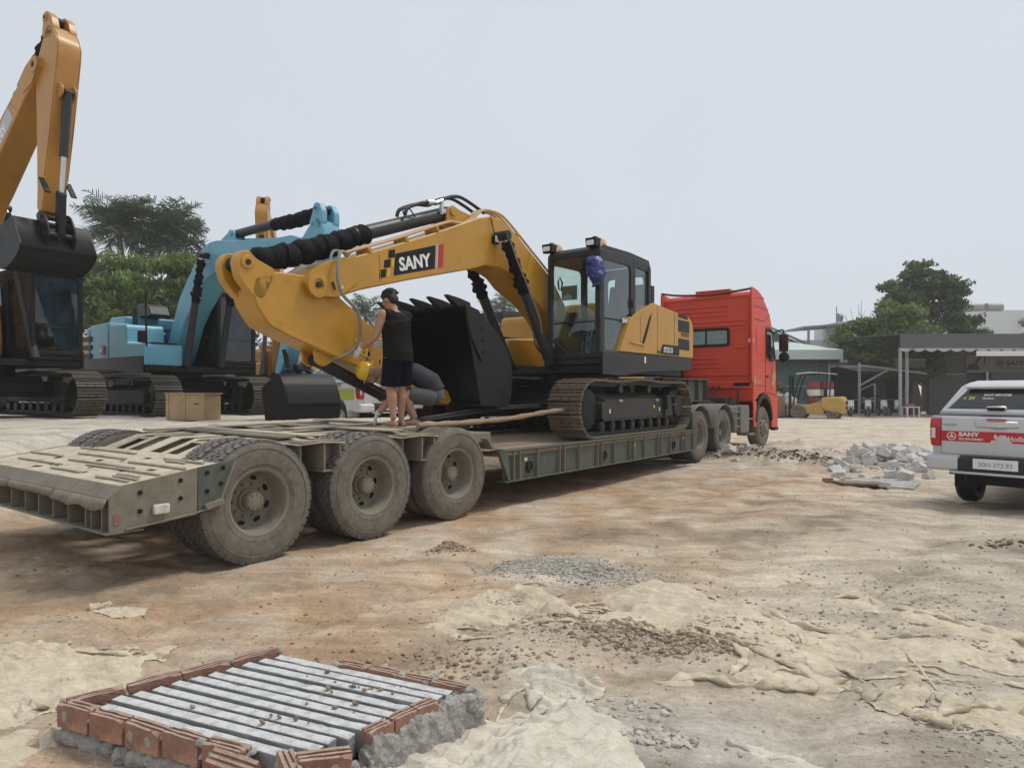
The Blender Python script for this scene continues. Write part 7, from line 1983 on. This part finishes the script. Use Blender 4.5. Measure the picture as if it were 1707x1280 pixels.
fused(m, 'sleeveless_shirt', M['shirt'], man, .011)
m = MB()
m.tube([W(-.045, 0, .78), W(-.04, 0, .86), W(-.035, 0, .95)], [(.165, .145), (.195, .158), (.180, .142)], 20, ell=e)
for q, ka in ((1, .035), (-1, -.03)):
    hp, kn = W(-.04, .10*q, .84), W(ka*.4-.005, .090*q, .475)
    m.tube([hp, hp.lerp(kn, .35), hp.lerp(kn, .75), hp.lerp(kn, .93)], [.120, .118, .112, .116], 18)
    for k in range(3):
        a = k*2.1+q; c0 = hp.lerp(kn, .3); c1 = hp.lerp(kn, .92); of = Vector((math.cos(a), math.sin(a), 0))*.108; m.tube([c0+of, c1+of*1.02], [.008, .018], 8)
fused(m, 'shorts', M['shorts'], man, .012)
for nm, wr, el, th, pn in (('glove', LWr, LE, f_+Vector((0, 0, .3)), -l_-Vector((0, 0, .1))), ('glove', RWr, RE, Vector((0, 0, 1)), l_)):
    d = (wr-el).normalized(); m = MB()
    m.tube([wr-d*.045, wr-d*.01, wr+d*.01], [.036, .036, .033], 14)
    hand(m, wr, (d+Vector((0, 0, -.35))).normalized() if wr is LWr else d, th, pn)
    fused(m, nm, M['glove'], man, .0045, smooth=2)

# squatting man behind him
cx_, cy_ = -1.24, 8.76
sq = thing('person', 'man in yellow helmet and grey shorts squatting on the trailer behind the standing man', 'person', (cx_, cy_, 1.085))
f2 = Vector((-.97, -.22, 0)).normalized(); l2 = Vector((-f2.y, f2.x, 0))
def Q(a, b, z): return f2*a+l2*b+Vector((0, 0, z))
m = MB()
hip = Q(-.24, 0, .36)
m.tube([Q(-.27, 0, .30), hip, Q(-.20, 0, .52), Q(.0, 0, .64), Q(.18, 0, .66), Q(.27, 0, .65)], [(.11, .10), (.145, .12), (.145, .115), (.16, .115), (.155, .10), (.08, .07)], 20, ell=l2)
m.tube([Q(.22, 0, .65), Q(.40, 0, .665), Q(.48, 0, .65)], [.07, .058, .055], 14)
P2, Mx2 = head(m, Q(.555, 0, .635), f2*.55+Vector((0, 0, -1)), f2+Vector((0, 0, .5)), 1.02)
for q in (1, -1):
    s0, e0, w0 = Q(.20, .19*q, .62), Q(.28, .22*q, .34), Q(.47, .13*q, .13)
    m.ball(s0, .07, 12, 8); m.tube([Q(.16, .1*q, .63), s0, s0.lerp(e0, .5), e0, e0.lerp(w0, .35), w0], [.07, .064, .053, .043, .045, .030], 14)
    hp, kn, ak = Q(-.24, .10*q, .33), Q(.16, .17*q, .40), Q(.0, .14*q, .085)
    m.tube([hp, hp.lerp(kn, .4), hp.lerp(kn, .8), kn, kn.lerp(ak, .25)-f2*.02, kn.lerp(ak, .7), ak], [.105, .098, .072, .062, .066, .046, .038], 16)
    ft = ak+Vector((0, 0, -.055)); m.tube([ft-f2*.055, ft+f2*.02, ft+f2*.11, ft+f2*.175], [(.036, .034), (.042, .04), (.046, .026), (.034, .016)], 12, ell=l2)
fused(m, 'body', M['skin'], sq, .012)
face_details(P2, sq)
m = MB()
m.tube([Q(-.26, 0, .42), Q(-.21, 0, .53), Q(.0, 0, .645), Q(.18, 0, .665), Q(.25, 0, .66)], [(.172, .138), (.172, .138), (.185, .138), (.185, .122), (.11, .08)], 22, ell=l2)
for q in (1, -1): m.tube([Q(.15, .10*q, .64), Q(.20, .20*q, .61), Q(.24, .215*q, .48)], [.085, .080, .068], 14)
for k in range(6):
    a = k*.16; m.tube([Q(-.2+a, -.15, .52+.3*a), Q(-.21+a, 0, .68+.2*a), Q(-.2+a, .15, .54+.3*a)], [.004, .016, .004], 8)
fused(m, 'shirt', M['greyshirt'], sq, .012)
m = MB()
m.tube([Q(-.29, 0, .28), Q(-.25, 0, .36), Q(-.22, 0, .47)], [(.13, .12), (.168, .140), (.165, .135)], 20, ell=l2)
for q in (1, -1):
    hp, kn = Q(-.24, .10*q, .33), Q(.16, .17*q, .40); m.tube([hp, hp.lerp(kn, .4), hp.lerp(kn, .82)], [.108, .106, .092], 18)
fused(m, 'shorts', M['greyshorts'], sq, .012)
m = MB()
prof = [(.118, -.02), (.150, -.025), (.152, -.015), (.120, -.004), (.124, .03), (.116, .075), (.092, .110), (.055, .130), (.004, .137), (.004, .132), (.05, .125), (.088, .105), (.11, .07), (.116, .0)]
m.lathe(prof, n=28, ax='z')
hm = m.build('helmet', M['helmet'], sq, 0, 50); upv = (f2*1.15+Vector((0, 0, .45))).normalized(); hm.rotation_euler = upv.to_track_quat('Z', 'Y').to_euler(); hm.location = P2(-.01, 0, .045)
m = MB(); m.tube([(.0, -.02, .136), (0, .02, .136)], .012, 8)
for q in (-.03, .03): m.tube(spline([(-.10, q, .09), (-.05, q, .128), (.05, q, .128), (.10, q, .09)], 4), .006, 6)
m.build('helmet_ridge', M['helmet'], hm)
for q in (1, -1):
    e0, w0 = Q(.28, .22*q, .34), Q(.47, .13*q, .13); d = (w0-e0).normalized(); m = MB(); m.tube([w0-d*.045, w0], [.036, .033], 14); hand(m, w0, (d*.6+Vector((0, 0, -.8))), -l2*q, -f2*.3, .2)
    fused(m, 'glove', M['glove'], sq, .005, smooth=2)

# blue bag tied to the cab mirror
bw = E_.matrix_basis
m = MB()
rr = random.Random(5)
for _ in range(9):
    m.ball((rr.uniform(-.05, .06), rr.uniform(-.07, .07), rr.uniform(-.12, .12)), (rr.uniform(.08, .13), rr.uniform(.08, .13), rr.uniform(.09, .14)), 14, 10)
m.tube([(0, 0, -.1), (0, 0, -.24), (.01, 0, -.27)], [.12, .05, .08], 12)
bl = m.build('plastic_bag', M['plasticbag'], None, 0, 60)
r_ = bl.modifiers.new('fuse', 'REMESH'); r_.mode = 'VOXEL'; r_.voxel_size = .012; r_.use_smooth_shade = True
dsp = bl.modifiers.new('crease', 'DISPLACE'); tx = bpy.data.textures.new('crease', 'CLOUDS'); tx.noise_scale = .06; dsp.texture = tx; dsp.strength = .04
q = E_.location; fx2, lx2 = Vector((-.6, -.8, 0)), Vector((.8, -.6, 0))
bl.location = q+fx2*1.47+lx2*1.36+Vector((0, 0, 2.72))
tag(bl, 'blue plastic bag wrapped round the cab mirror of the loaded excavator', 'bag')
m = MB(); m.tube([(1.36, 1.36, 2.40), (1.50, 1.40, 2.44), (1.50, 1.38, 2.60)], .014, 8); m.box((1.42, 1.40, 2.42), (.07, .05, .08)); m.build('mirror_bracket', M['ink'], E_)

# ------------------------------------------------------------------ brick pit with concrete bars
pit = thing('brick_pit', 'low square pit wall of red hollow bricks and grey mortar in the foreground', 'brick wall', (PC.x, PC.y, 0))
def bl2(s, t):      # s: from the left wall towards the right, t: from the front wall towards the back
    return (PL*(1-s)*(1-t)+PF*s*(1-t)+PB*(1-s)*t+PR*s*t)-PC
def brick_mesh(Lb, seed):
    rr = random.Random(seed); m = MB(); h, w = .098, .060; g = .009
    pr = [(-w/2, 0), (w/2, 0), (w/2, h), (w*.24, h), (w*.24, h-g), (w*.06, h-g), (w*.06, h), (-w*.12, h), (-w*.12, h-g), (-w*.30, h-g), (-w*.30, h), (-w/2, h)]
    n = len(pr); k = 5; vs = []; fs = []
    for i in range(k):
        x = -Lb/2+Lb*i/(k-1)
        for (a, b) in pr: vs.append((x+rr.uniform(-.002, .002), a+rr.uniform(-.0015, .0015), b+rr.uniform(-.002, .002)-(rr.uniform(0, .02) if i in (0, k-1) and b > .05 and rr.random() < .3 else 0)))
    for i in range(k-1):
        for j in range(n): fs.append((i*n+j, i*n+(j+1) % n, (i+1)*n+(j+1) % n, (i+1)*n+j))
    fs += [tuple(range(n)), tuple(range(k*n-1, (k-1)*n-1, -1))]
    m.add(vs, fs)
    # round cores showing on the sides
    m.cm = 1
    for sx in (-1, 1):
        for u in (-.055, .045):
            if rr.random() < .75: m.ball((u+rr.uniform(-.01, .01), sx*w*.49, h*.5), (.019, .004, .024), 10, 6)
    return m.mesh('brick', [M['brick'], M['mortar']], 30)
BRM = [brick_mesh(.196, i) for i in range(4)]
def wall_bricks(a, b, z, n, skip=(), jit=.004):
    a, b = Vector(a), Vector(b); d = b-a; ang = math.atan2(d.y, d.x)
    for i in range(n):
        if i in skip: continue
        p = a+d*((i+.5)/n); o = obj('brick', BRM[i % 4], pit, (p.x+R.uniform(-jit, jit), p.y+R.uniform(-jit, jit), z+R.uniform(-.004, .004)), (R.uniform(-.02, .02), R.uniform(-.03, .03), ang+R.uniform(-.03, .03)))
        o.scale = (d.length/n/.212, 1, 1)
def lumps(name, pts, r, seed, mat=M['mortar'], vox=.010, parent=pit, label=None):
    rr = random.Random(seed); m = MB()
    for (x, y, z, sx, sy, sz) in pts:
        m.ball((x, y, z), (sx, sy, sz), 10, 7, Euler((rr.uniform(-.3, .3), rr.uniform(-.3, .3), rr.uniform(0, 3))).to_matrix())
    o = m.build(name, mat, parent, 0, 60, label=label)
    r_ = o.modifiers.new('fuse', 'REMESH'); r_.mode = 'VOXEL'; r_.voxel_size = vox; r_.use_smooth_shade = True
    d = o.modifiers.new('rough', 'DISPLACE'); tx = bpy.data.textures.new('rough', 'CLOUDS'); tx.noise_scale = .02; tx.noise_depth = 4; d.texture = tx; d.strength = .018
    return o
cL, cB, cR, cF = bl2(0, 0), bl2(0, 1), bl2(1, 1), bl2(1, 0)
ZB = .075
wall_bricks(cL, cB, ZB, 4); wall_bricks(cL, cF, ZB, 6, (5,)); wall_bricks(cB.lerp(cR, .36), cR, ZB-.004, 4, ()); wall_bricks(cF.lerp(cR, .36), cR.lerp(cF, .22), ZB+.004, 3)
rr = random.Random(9)
pts = []
for a, b, n in ((cL, cB, 4), (cL, cF, 6), (cB.lerp(cR, .36), cR, 4)):
    for i in range(n+1):
        p = a.lerp(b, i/n)
        for _ in range(4): pts.append((p.x+rr.uniform(-.016, .016), p.y+rr.uniform(-.016, .016), ZB+rr.uniform(.02, .096), rr.uniform(.010, .020), rr.uniform(.012, .022), rr.uniform(.008, .022)))
lumps('mortar_joint', pts, 0, 1, vox=.006)['kind'] = 'stuff'
pts = []
for a, b in ((cL, cB), (cL, cF), (cB, cR), (cF, cR)):
    for i in range(26):
        p = a.lerp(b, (i+rr.uniform(-.3, .3))/25)
        pts.append((p.x+rr.uniform(-.012, .012), p.y+rr.uniform(-.012, .012), .025+rr.uniform(-.02, .01), .034, .034, .045))
lumps('footing', pts, 0, 2, M['mortar'], .009)
pts = []
nrm = Vector(((cR-cF).y, -(cR-cF).x)).normalized()
wm = MB(); dd = (cR-cF).normalized(); q0 = cF.lerp(cR, .34); q1 = cR+dd*.05; n = 60; vs = []; fs = []
for i in range(n+1):
    c = q0.lerp(q1, i/n); tp = .150+.012*math.sin(i*.31)+rr.uniform(-.006, .006)-(.05 if i < 3 else 0)
    for (u_, z_) in ((.072+.010*math.sin(i*.5), -.05), (.058+.007*math.sin(i*.43+1), .0), (.054+.006*math.sin(i*.7+2), .045), (.046+.006*math.sin(i*.57), .09), (.040+.004*math.sin(i*.8), tp-.012), (.022, tp), (-.012, tp+rr.uniform(-.004, .004)), (-.022, tp-.03)):
        vs.append((c.x+nrm.x*u_, c.y+nrm.y*u_, z_))
for i in range(n):
    for j in range(7): fs.append((i*8+j, (i+1)*8+j, (i+1)*8+j+1, i*8+j+1))
fs += [tuple(range(8)), tuple(range(n*8+7, n*8-1, -1))]
wm.add(vs, fs); wo = wm.build('rendered_wall', M['mortar'], pit, 0, 50, label='rough grey render plastered over the right wall')
sb_ = wo.modifiers.new('fine', 'SUBSURF'); sb_.levels = 2; sb_.render_levels = 2; sb_.subdivision_type = 'SIMPLE'
dp_ = wo.modifiers.new('rough', 'DISPLACE'); tx = bpy.data.textures.new('render_rough', 'CLOUDS'); tx.noise_scale = .035; tx.noise_depth = 5; dp_.texture = tx; dp_.strength = .026
for i in range(22):
    p = cR+Vector((rr.uniform(-.05, .05), rr.uniform(-.05, .05))); pts.append((p.x, p.y, rr.uniform(.02, .135), .030, .030, .026))
for i in range(40):
    t = rr.uniform(-.02, .36); p = cF.lerp(cR, t)+nrm*rr.uniform(.0, .10); s_ = rr.uniform(.008, .022); pts.append((p.x, p.y, rr.uniform(.0, .07), s_, s_*.9, s_*.8))
lumps('mortar_lumps', pts, 0, 3, M['mortar'], .006)['kind'] = 'stuff'
# tilted loose bricks at the broken front corner
for p, rz, tx_ in ((cL.lerp(cF, .80), .1, .5), (cL.lerp(cF, .98), -.6, -.2), (cF.lerp(cR, .14), .9, .15)):
    d = cF-cL; obj('brick', BRM[2], pit, (p.x, p.y-.01, ZB-.005), (tx_, .12, math.atan2(d.y, d.x)+rz))
NB = 11
which = ['frontmost', 'second from the front', 'third from the front', 'fourth from the front', 'fifth from the front', 'middle', 'fifth from the back', 'fourth from the back', 'third from the back', 'second from the back', 'rearmost']
for k in range(NB):
    t = .075+.086*k; a, b = bl2(.07 if k else .10, t)+PC, bl2(.965+.01*math.sin(k*2.2), t+.004*math.sin(k))+PC
    d = b-a; L_ = d.length; w, h = .0250, .048
    m = MB(); n = 22; vs = []; fs = []; rr = random.Random(k+40)
    for i in range(n):
        x = L_*i/(n-1)
        q = [(-w, -h), (w, -h), (w, h-.003), (w-.003, h), (-w+.003, h), (-w, h-.003)]
        for (yy, zz) in q:
            ch = rr.uniform(0, .012) if (zz > 0 and rr.random() < .06) else 0
            vs.append((x+rr.uniform(-.002, .002), yy*(1-ch*6 if abs(yy) > .021 else 1)+rr.uniform(-.0005, .0005), zz-ch+rr.uniform(-.0006, .0006)))
    c = 6
    for i in range(n-1):
        for j in range(c): fs.append((i*c+j, i*c+(j+1) % c, (i+1)*c+(j+1) % c, (i+1)*c+j))
    fs += [tuple(range(c)), tuple(range(n*c-1, (n-1)*c-1, -1))]
    m.add(vs, fs)
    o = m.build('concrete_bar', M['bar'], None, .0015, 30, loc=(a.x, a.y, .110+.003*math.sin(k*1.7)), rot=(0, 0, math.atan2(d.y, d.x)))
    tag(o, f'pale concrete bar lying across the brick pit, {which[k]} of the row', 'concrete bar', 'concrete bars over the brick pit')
# crumbs on the bars
cr = MB(); rr = random.Random(77)
for _ in range(34):
    k = rr.choice((2, 3, 4, 5, 6, 7, 8, 9)); t = .075+.086*k; s = rr.gauss(.66, .12); p = bl2(min(.93, max(.3, s)), t+rr.uniform(-.02, .02))+PC; r0 = rr.uniform(.004, .014)
    cr.ball((p.x, p.y, .163+r0*.3), (r0*rr.uniform(.7, 1.5), r0, r0*.6), 6, 4, Euler((rr.random(), rr.random(), rr.random()*3)).to_matrix())
tag(cr.build('mortar_crumbs', M['clod'], None, 0, 30), 'crumbs of earth and mortar fallen on the concrete bars', 'crumbs', None, 'stuff')

# ------------------------------------------------------------------ heap of broken concrete, bars, planks
def block(sz, seed, ch=.25):
    rr = random.Random(seed); bm = bmesh.new(); bmesh.ops.create_cube(bm, size=1)
    bmesh.ops.subdivide_edges(bm, edges=bm.edges, cuts=2, use_grid_fill=True)
    for v in bm.verts:
        v.co = Vector((v.co.x*sz[0], v.co.y*sz[1], v.co.z*sz[2]))
        v.co += Vector((rr.uniform(-1, 1), rr.uniform(-1, 1), rr.uniform(-1, 1)))*min(sz)*.06
    for _ in range(2):
        n = Vector((rr.uniform(-1, 1), rr.uniform(-1, 1), rr.uniform(-.2, 1))).normalized()
        dmax = max(v.co.dot(n) for v in bm.verts); cut = dmax*(1-ch*rr.uniform(.3, 1))
        g = bm.verts[:]+bm.edges[:]+bm.faces[:]
        rs = bmesh.ops.bisect_plane(bm, geom=g, plane_co=n*cut, plane_no=n, clear_outer=True)
        ed = [e for e in rs['geom_cut'] if isinstance(e, bmesh.types.BMEdge)]
        if ed: bmesh.ops.contextual_create(bm, geom=ed)
    me = bpy.data.meshes.new('broken_block'); bm.to_mesh(me); bm.free(); me.materials.append(M['rubble']); return me
rr = random.Random(31)
BLK = [block((rr.uniform(.25, .42), rr.uniform(.2, .30), rr.uniform(.15, .26)), i) for i in range(8)]
cnt = 0
def put_block(u, v, z, s, lab, grp, k):
    x, y = gp(u, v, z); o = bpy.data.objects.new('broken_block', BLK[k % 8]); C.objects.link(o)
    o.location = (x, y, gh(x, y)+z+.05*s); o.rotation_euler = (rr.uniform(-.5, .5), rr.uniform(-.5, .5), rr.uniform(0, 6)); o.scale = (s*.86,)*3
    tag(o, lab, 'rubble', grp)
spots = [(1408,782,0,.6),(1436,790,0,.55),(1462,792,0,.6),(1470,752,.28,.7),(1487,750,.30,.7),(1508,764,.15,.7),(1530,772,.05,.7),(1550,760,.1,.6),(1418,760,.05,.7),(1400,770,0,.6),(1400,788,0,.9),(1425,782,0,.8),(1450,776,0,.9),(1480,778,0,1.0),(1510,790,.02,1.0),(1535,782,0,.9),(1548,790,0,.8),(1420,770,.02,.9),(1440,765,.05,1.1),(1465,768,.04,.9),(1495,770,.02,1.1),(1520,768,.02,1.0),(1545,768,0,1.0),
         (1432,758,.20,1.1),(1455,756,.22,.9),(1472,760,.22,1.15),(1500,758,.2,1.0),(1525,756,.2,.9),(1540,757,.18,.8),(1405,775,.02,.8),(1393,782,0,.7),(1485,788,0,.8),(1555,778,0,.7),(1412,794,0,.6),(1448,750,.1,.9),(1515,750,.1,.9)]
ORD = ['first', 'second', 'third', 'fourth', 'fifth', 'sixth', 'seventh', 'eighth', 'ninth', 'tenth', 'eleventh', 'twelfth', 'thirteenth', 'fourteenth', 'fifteenth', 'sixteenth', 'seventeenth', 'eighteenth']
rows = {'top': [], 'middle': [], 'front': []}
for i, q in enumerate(spots): rows['top' if q[2] >= .1 else 'front' if q[1] >= 780 else 'middle'].append((q[0], i, q))
for rn, lst in rows.items():
    for k, (_, i, (u, v, z, s)) in enumerate(sorted(lst)):
        put_block(u, v, z*.6, s, f'broken concrete block in {rn} layer of rubble heap, {ORD[k]} towards the silver pickup', 'concrete blocks in the rubble heap', i)
for i, (u, v, z, s) in enumerate(((1215,768,0,.9),(1232,760,0,.8),(1262,752,0,1.1),(1280,756,0,.8),(1248,766,0,.6),(1272,764,.0,.7),(1225,772,0,.5))):
    put_block(u, v, z, s, f'broken concrete piece on ground by red truck wheels, {ORD[[0, 2, 5, 6, 3, 4, 1][i]]} going away from trailer', 'concrete pieces behind the truck', i+3)
for i in range(7):
    x0, y0 = gp(1395+4*i, 790+2*i); x1, y1 = gp(1535-2*i, 798+1.2*i)
    o = MB().bar((x0, y0, gh(x0, y0)+.03), (x1, y1, gh(x1, y1)+.03), .055, .035).build('white_lath', M['white'] if i % 2 else M['concrete'], None, .004)
    tag(o, f'thin pale lath lying before the rubble heap, {ORD[6-i]} counting from the nearest', 'lath', 'laths before the rubble heap')
x0, y0 = gp(1435, 802); o = MB().box((x0, y0, gh(x0, y0)+.04), (.9, .35, .05), (0, .05, .2)).build('rust_red_board', M['rust'], None, .01)
tag(o, 'flat rust red board lying under the pale laths', 'board')
x0, y0 = gp(1380, 797); o = MB().box((x0, y0, gh(x0, y0)+.04), (.16, .10, .09), (0, 0, .3)).build('loose_brick', M['brick'], None, .006)
tag(o, 'single tan brick lying left of the laths', 'brick')
for i, (u, v, sx, sy) in enumerate(((1375,690,.05,.03),)): pass

# ------------------------------------------------------------------ machines farther back
c = copy_tree(O_); c.location = (-9.47, 28.15, .95); c.rotation_euler = (0, 0, math.atan2(-.99, .15)); c['label'] = 'far orange excavator whose raised arm shows behind the blue boom'
c = copy_tree(E_); c.location = (.35, 19.6, .65); c.rotation_euler = (0, 0, math.atan2(.75, .66)); c['label'] = 'yellow excavator seen through the gap beneath the loaded machine boom'
tag(O_, O_['label'], 'excavator', None)
for o in (O_,): pass
# mirror posts at the front corner of the blue and the far yellow machine
def mirror_post(par, x, y):
    m = MB(); m.tube(spline([(x, y, 1.25), (x+.05, y-.05, 2.0), (x+.0, y-.05, 2.9)], 4), .022, 6)
    p = m.build('mirror_post', M['ink'], par)
    MB().box((x+.04, y-.14, 1.85), (.06, .20, .28)).build('mirror', M['ink'], p, .03)
mirror_post(B_, 1.30, -1.3)
MB().box((-.9, -1.436, 1.62), (.18, .01, .22)).build('red_label', M['redprint'], B_)
MB().box((-.93, -1.4425, 1.62), (.10, .006, .10)).build('white_label', M['whiteprint'], B_)
m = MB()
for z in (1.5, 1.72, 1.94): m.bb(-2.1, -1.6, -1.4315, -1.402, z-.06, z+.06)
m.build('grille', M['ink'], B_)
m = MB(); m.tube([(-.3, -.9, 2.25), (-.3, -.9, 2.7)], .06, 10).prism(rounded([(-.9, 2.5), (-.9, 2.85), (-.3, 2.80), (-.1, 2.5)], .08), -.6, -.1); m.build('exhaust', M['charcoal'], B_, .02)
# raised boom lettering on the orange machine (its right side faces the camera)
def at_(p, q, t): return (p[0]+(q[0]-p[0])*t, p[1]+(q[1]-p[1])*t)
pa, pb = Vector(Obr((4.9, 2.40))), Vector(Obr((3.9, 2.66))); d = (pa-pb).normalized(); n_ = Vector((-d.y, d.x))
pm = [tuple(pb+d*a+n_*b) for a, b in ((0, -.16), (0, .16), (1.05, .16), (1.05, -.16))]
MB().prism(pm, -.2715, -.2745).build('decal_panel', M['greyprint'], Oboom)
q = pb+d*.10-n_*.10
text('boom_lettering', 'SANY', .26, M['whiteprint'], Oboom, frameM((q.x, -.2755, q.y), (d.x, 0, d.y), (n_.x, 0, n_.y)), off=.008)
# tan wrapped part behind the orange cab
m = MB()
for k in range(5): m.tube(spline([(-.25+.12*k, 0, 0), (-.2+.1*k, .05, .8), (-.28+.08*k, 0, 1.5-.16*k)], 4), [.09, .1, .11, .1, .1, .09, .09, .08, .06], 8)
o = m.build('wrapped_part', surf('tan_wrap', (.55, .33, .17), .8, var=.15, bump=.3), None, 0, 60, loc=(-13.2, 21.2, 2.2)); tag(o, 'tan wrapped machine part standing behind the orange excavator cab', 'machine part')
m = MB(); m.bb(-.7, .7, -.5, .5, 0, 1.25); o = m.build('packing_case', M['tframe'], None, .01, loc=(-13.2, 21.2, .94)); tag(o, 'dark packing case under the tan wrapped part', 'case')
# long grey shed roof behind the blue machine
S = thing('low_shed', 'low grey roofed shed behind the blue excavator', 'shed', (0, 0, .9))
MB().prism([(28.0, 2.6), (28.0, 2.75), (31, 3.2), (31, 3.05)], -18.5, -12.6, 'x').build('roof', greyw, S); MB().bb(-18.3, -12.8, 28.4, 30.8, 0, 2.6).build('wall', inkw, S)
S = thing('boundary_wall', 'long grey green boundary wall behind the parked machines', 'wall', (0, 0, .8))
MB().bb(-34, 3, 44, 44.2, 0, 2.4).build('wall', surf('mossy_wall', (.16, .18, .16), .9, var=.2, dust=.2), S)

# ------------------------------------------------------------------ haze
hz = MB().bb(-345, 345, -200, 350, -1.7, 17.2).build('haze', None, None, 0, 0)
hz.data.materials.clear()
hm_ = bpy.data.materials.new('haze_air'); hm_.use_nodes = True; N = hm_.node_tree.nodes; L = hm_.node_tree.links
for q in list(N):
    if q.type != 'OUTPUT_MATERIAL': N.remove(q)
pv = N.new('ShaderNodeVolumePrincipled'); pv.inputs['Color'].default_value = (.95, .97, .99, 1); pv.inputs['Density'].default_value = .0010; pv.inputs['Anisotropy'].default_value = .2
L.new(pv.outputs[0], [q for q in N if q.type == 'OUTPUT_MATERIAL'][0].inputs['Volume'])
hz.data.materials.append(hm_); hz['kind'] = 'stuff'; hz['label'] = 'thin pale haze in the air over the yard'
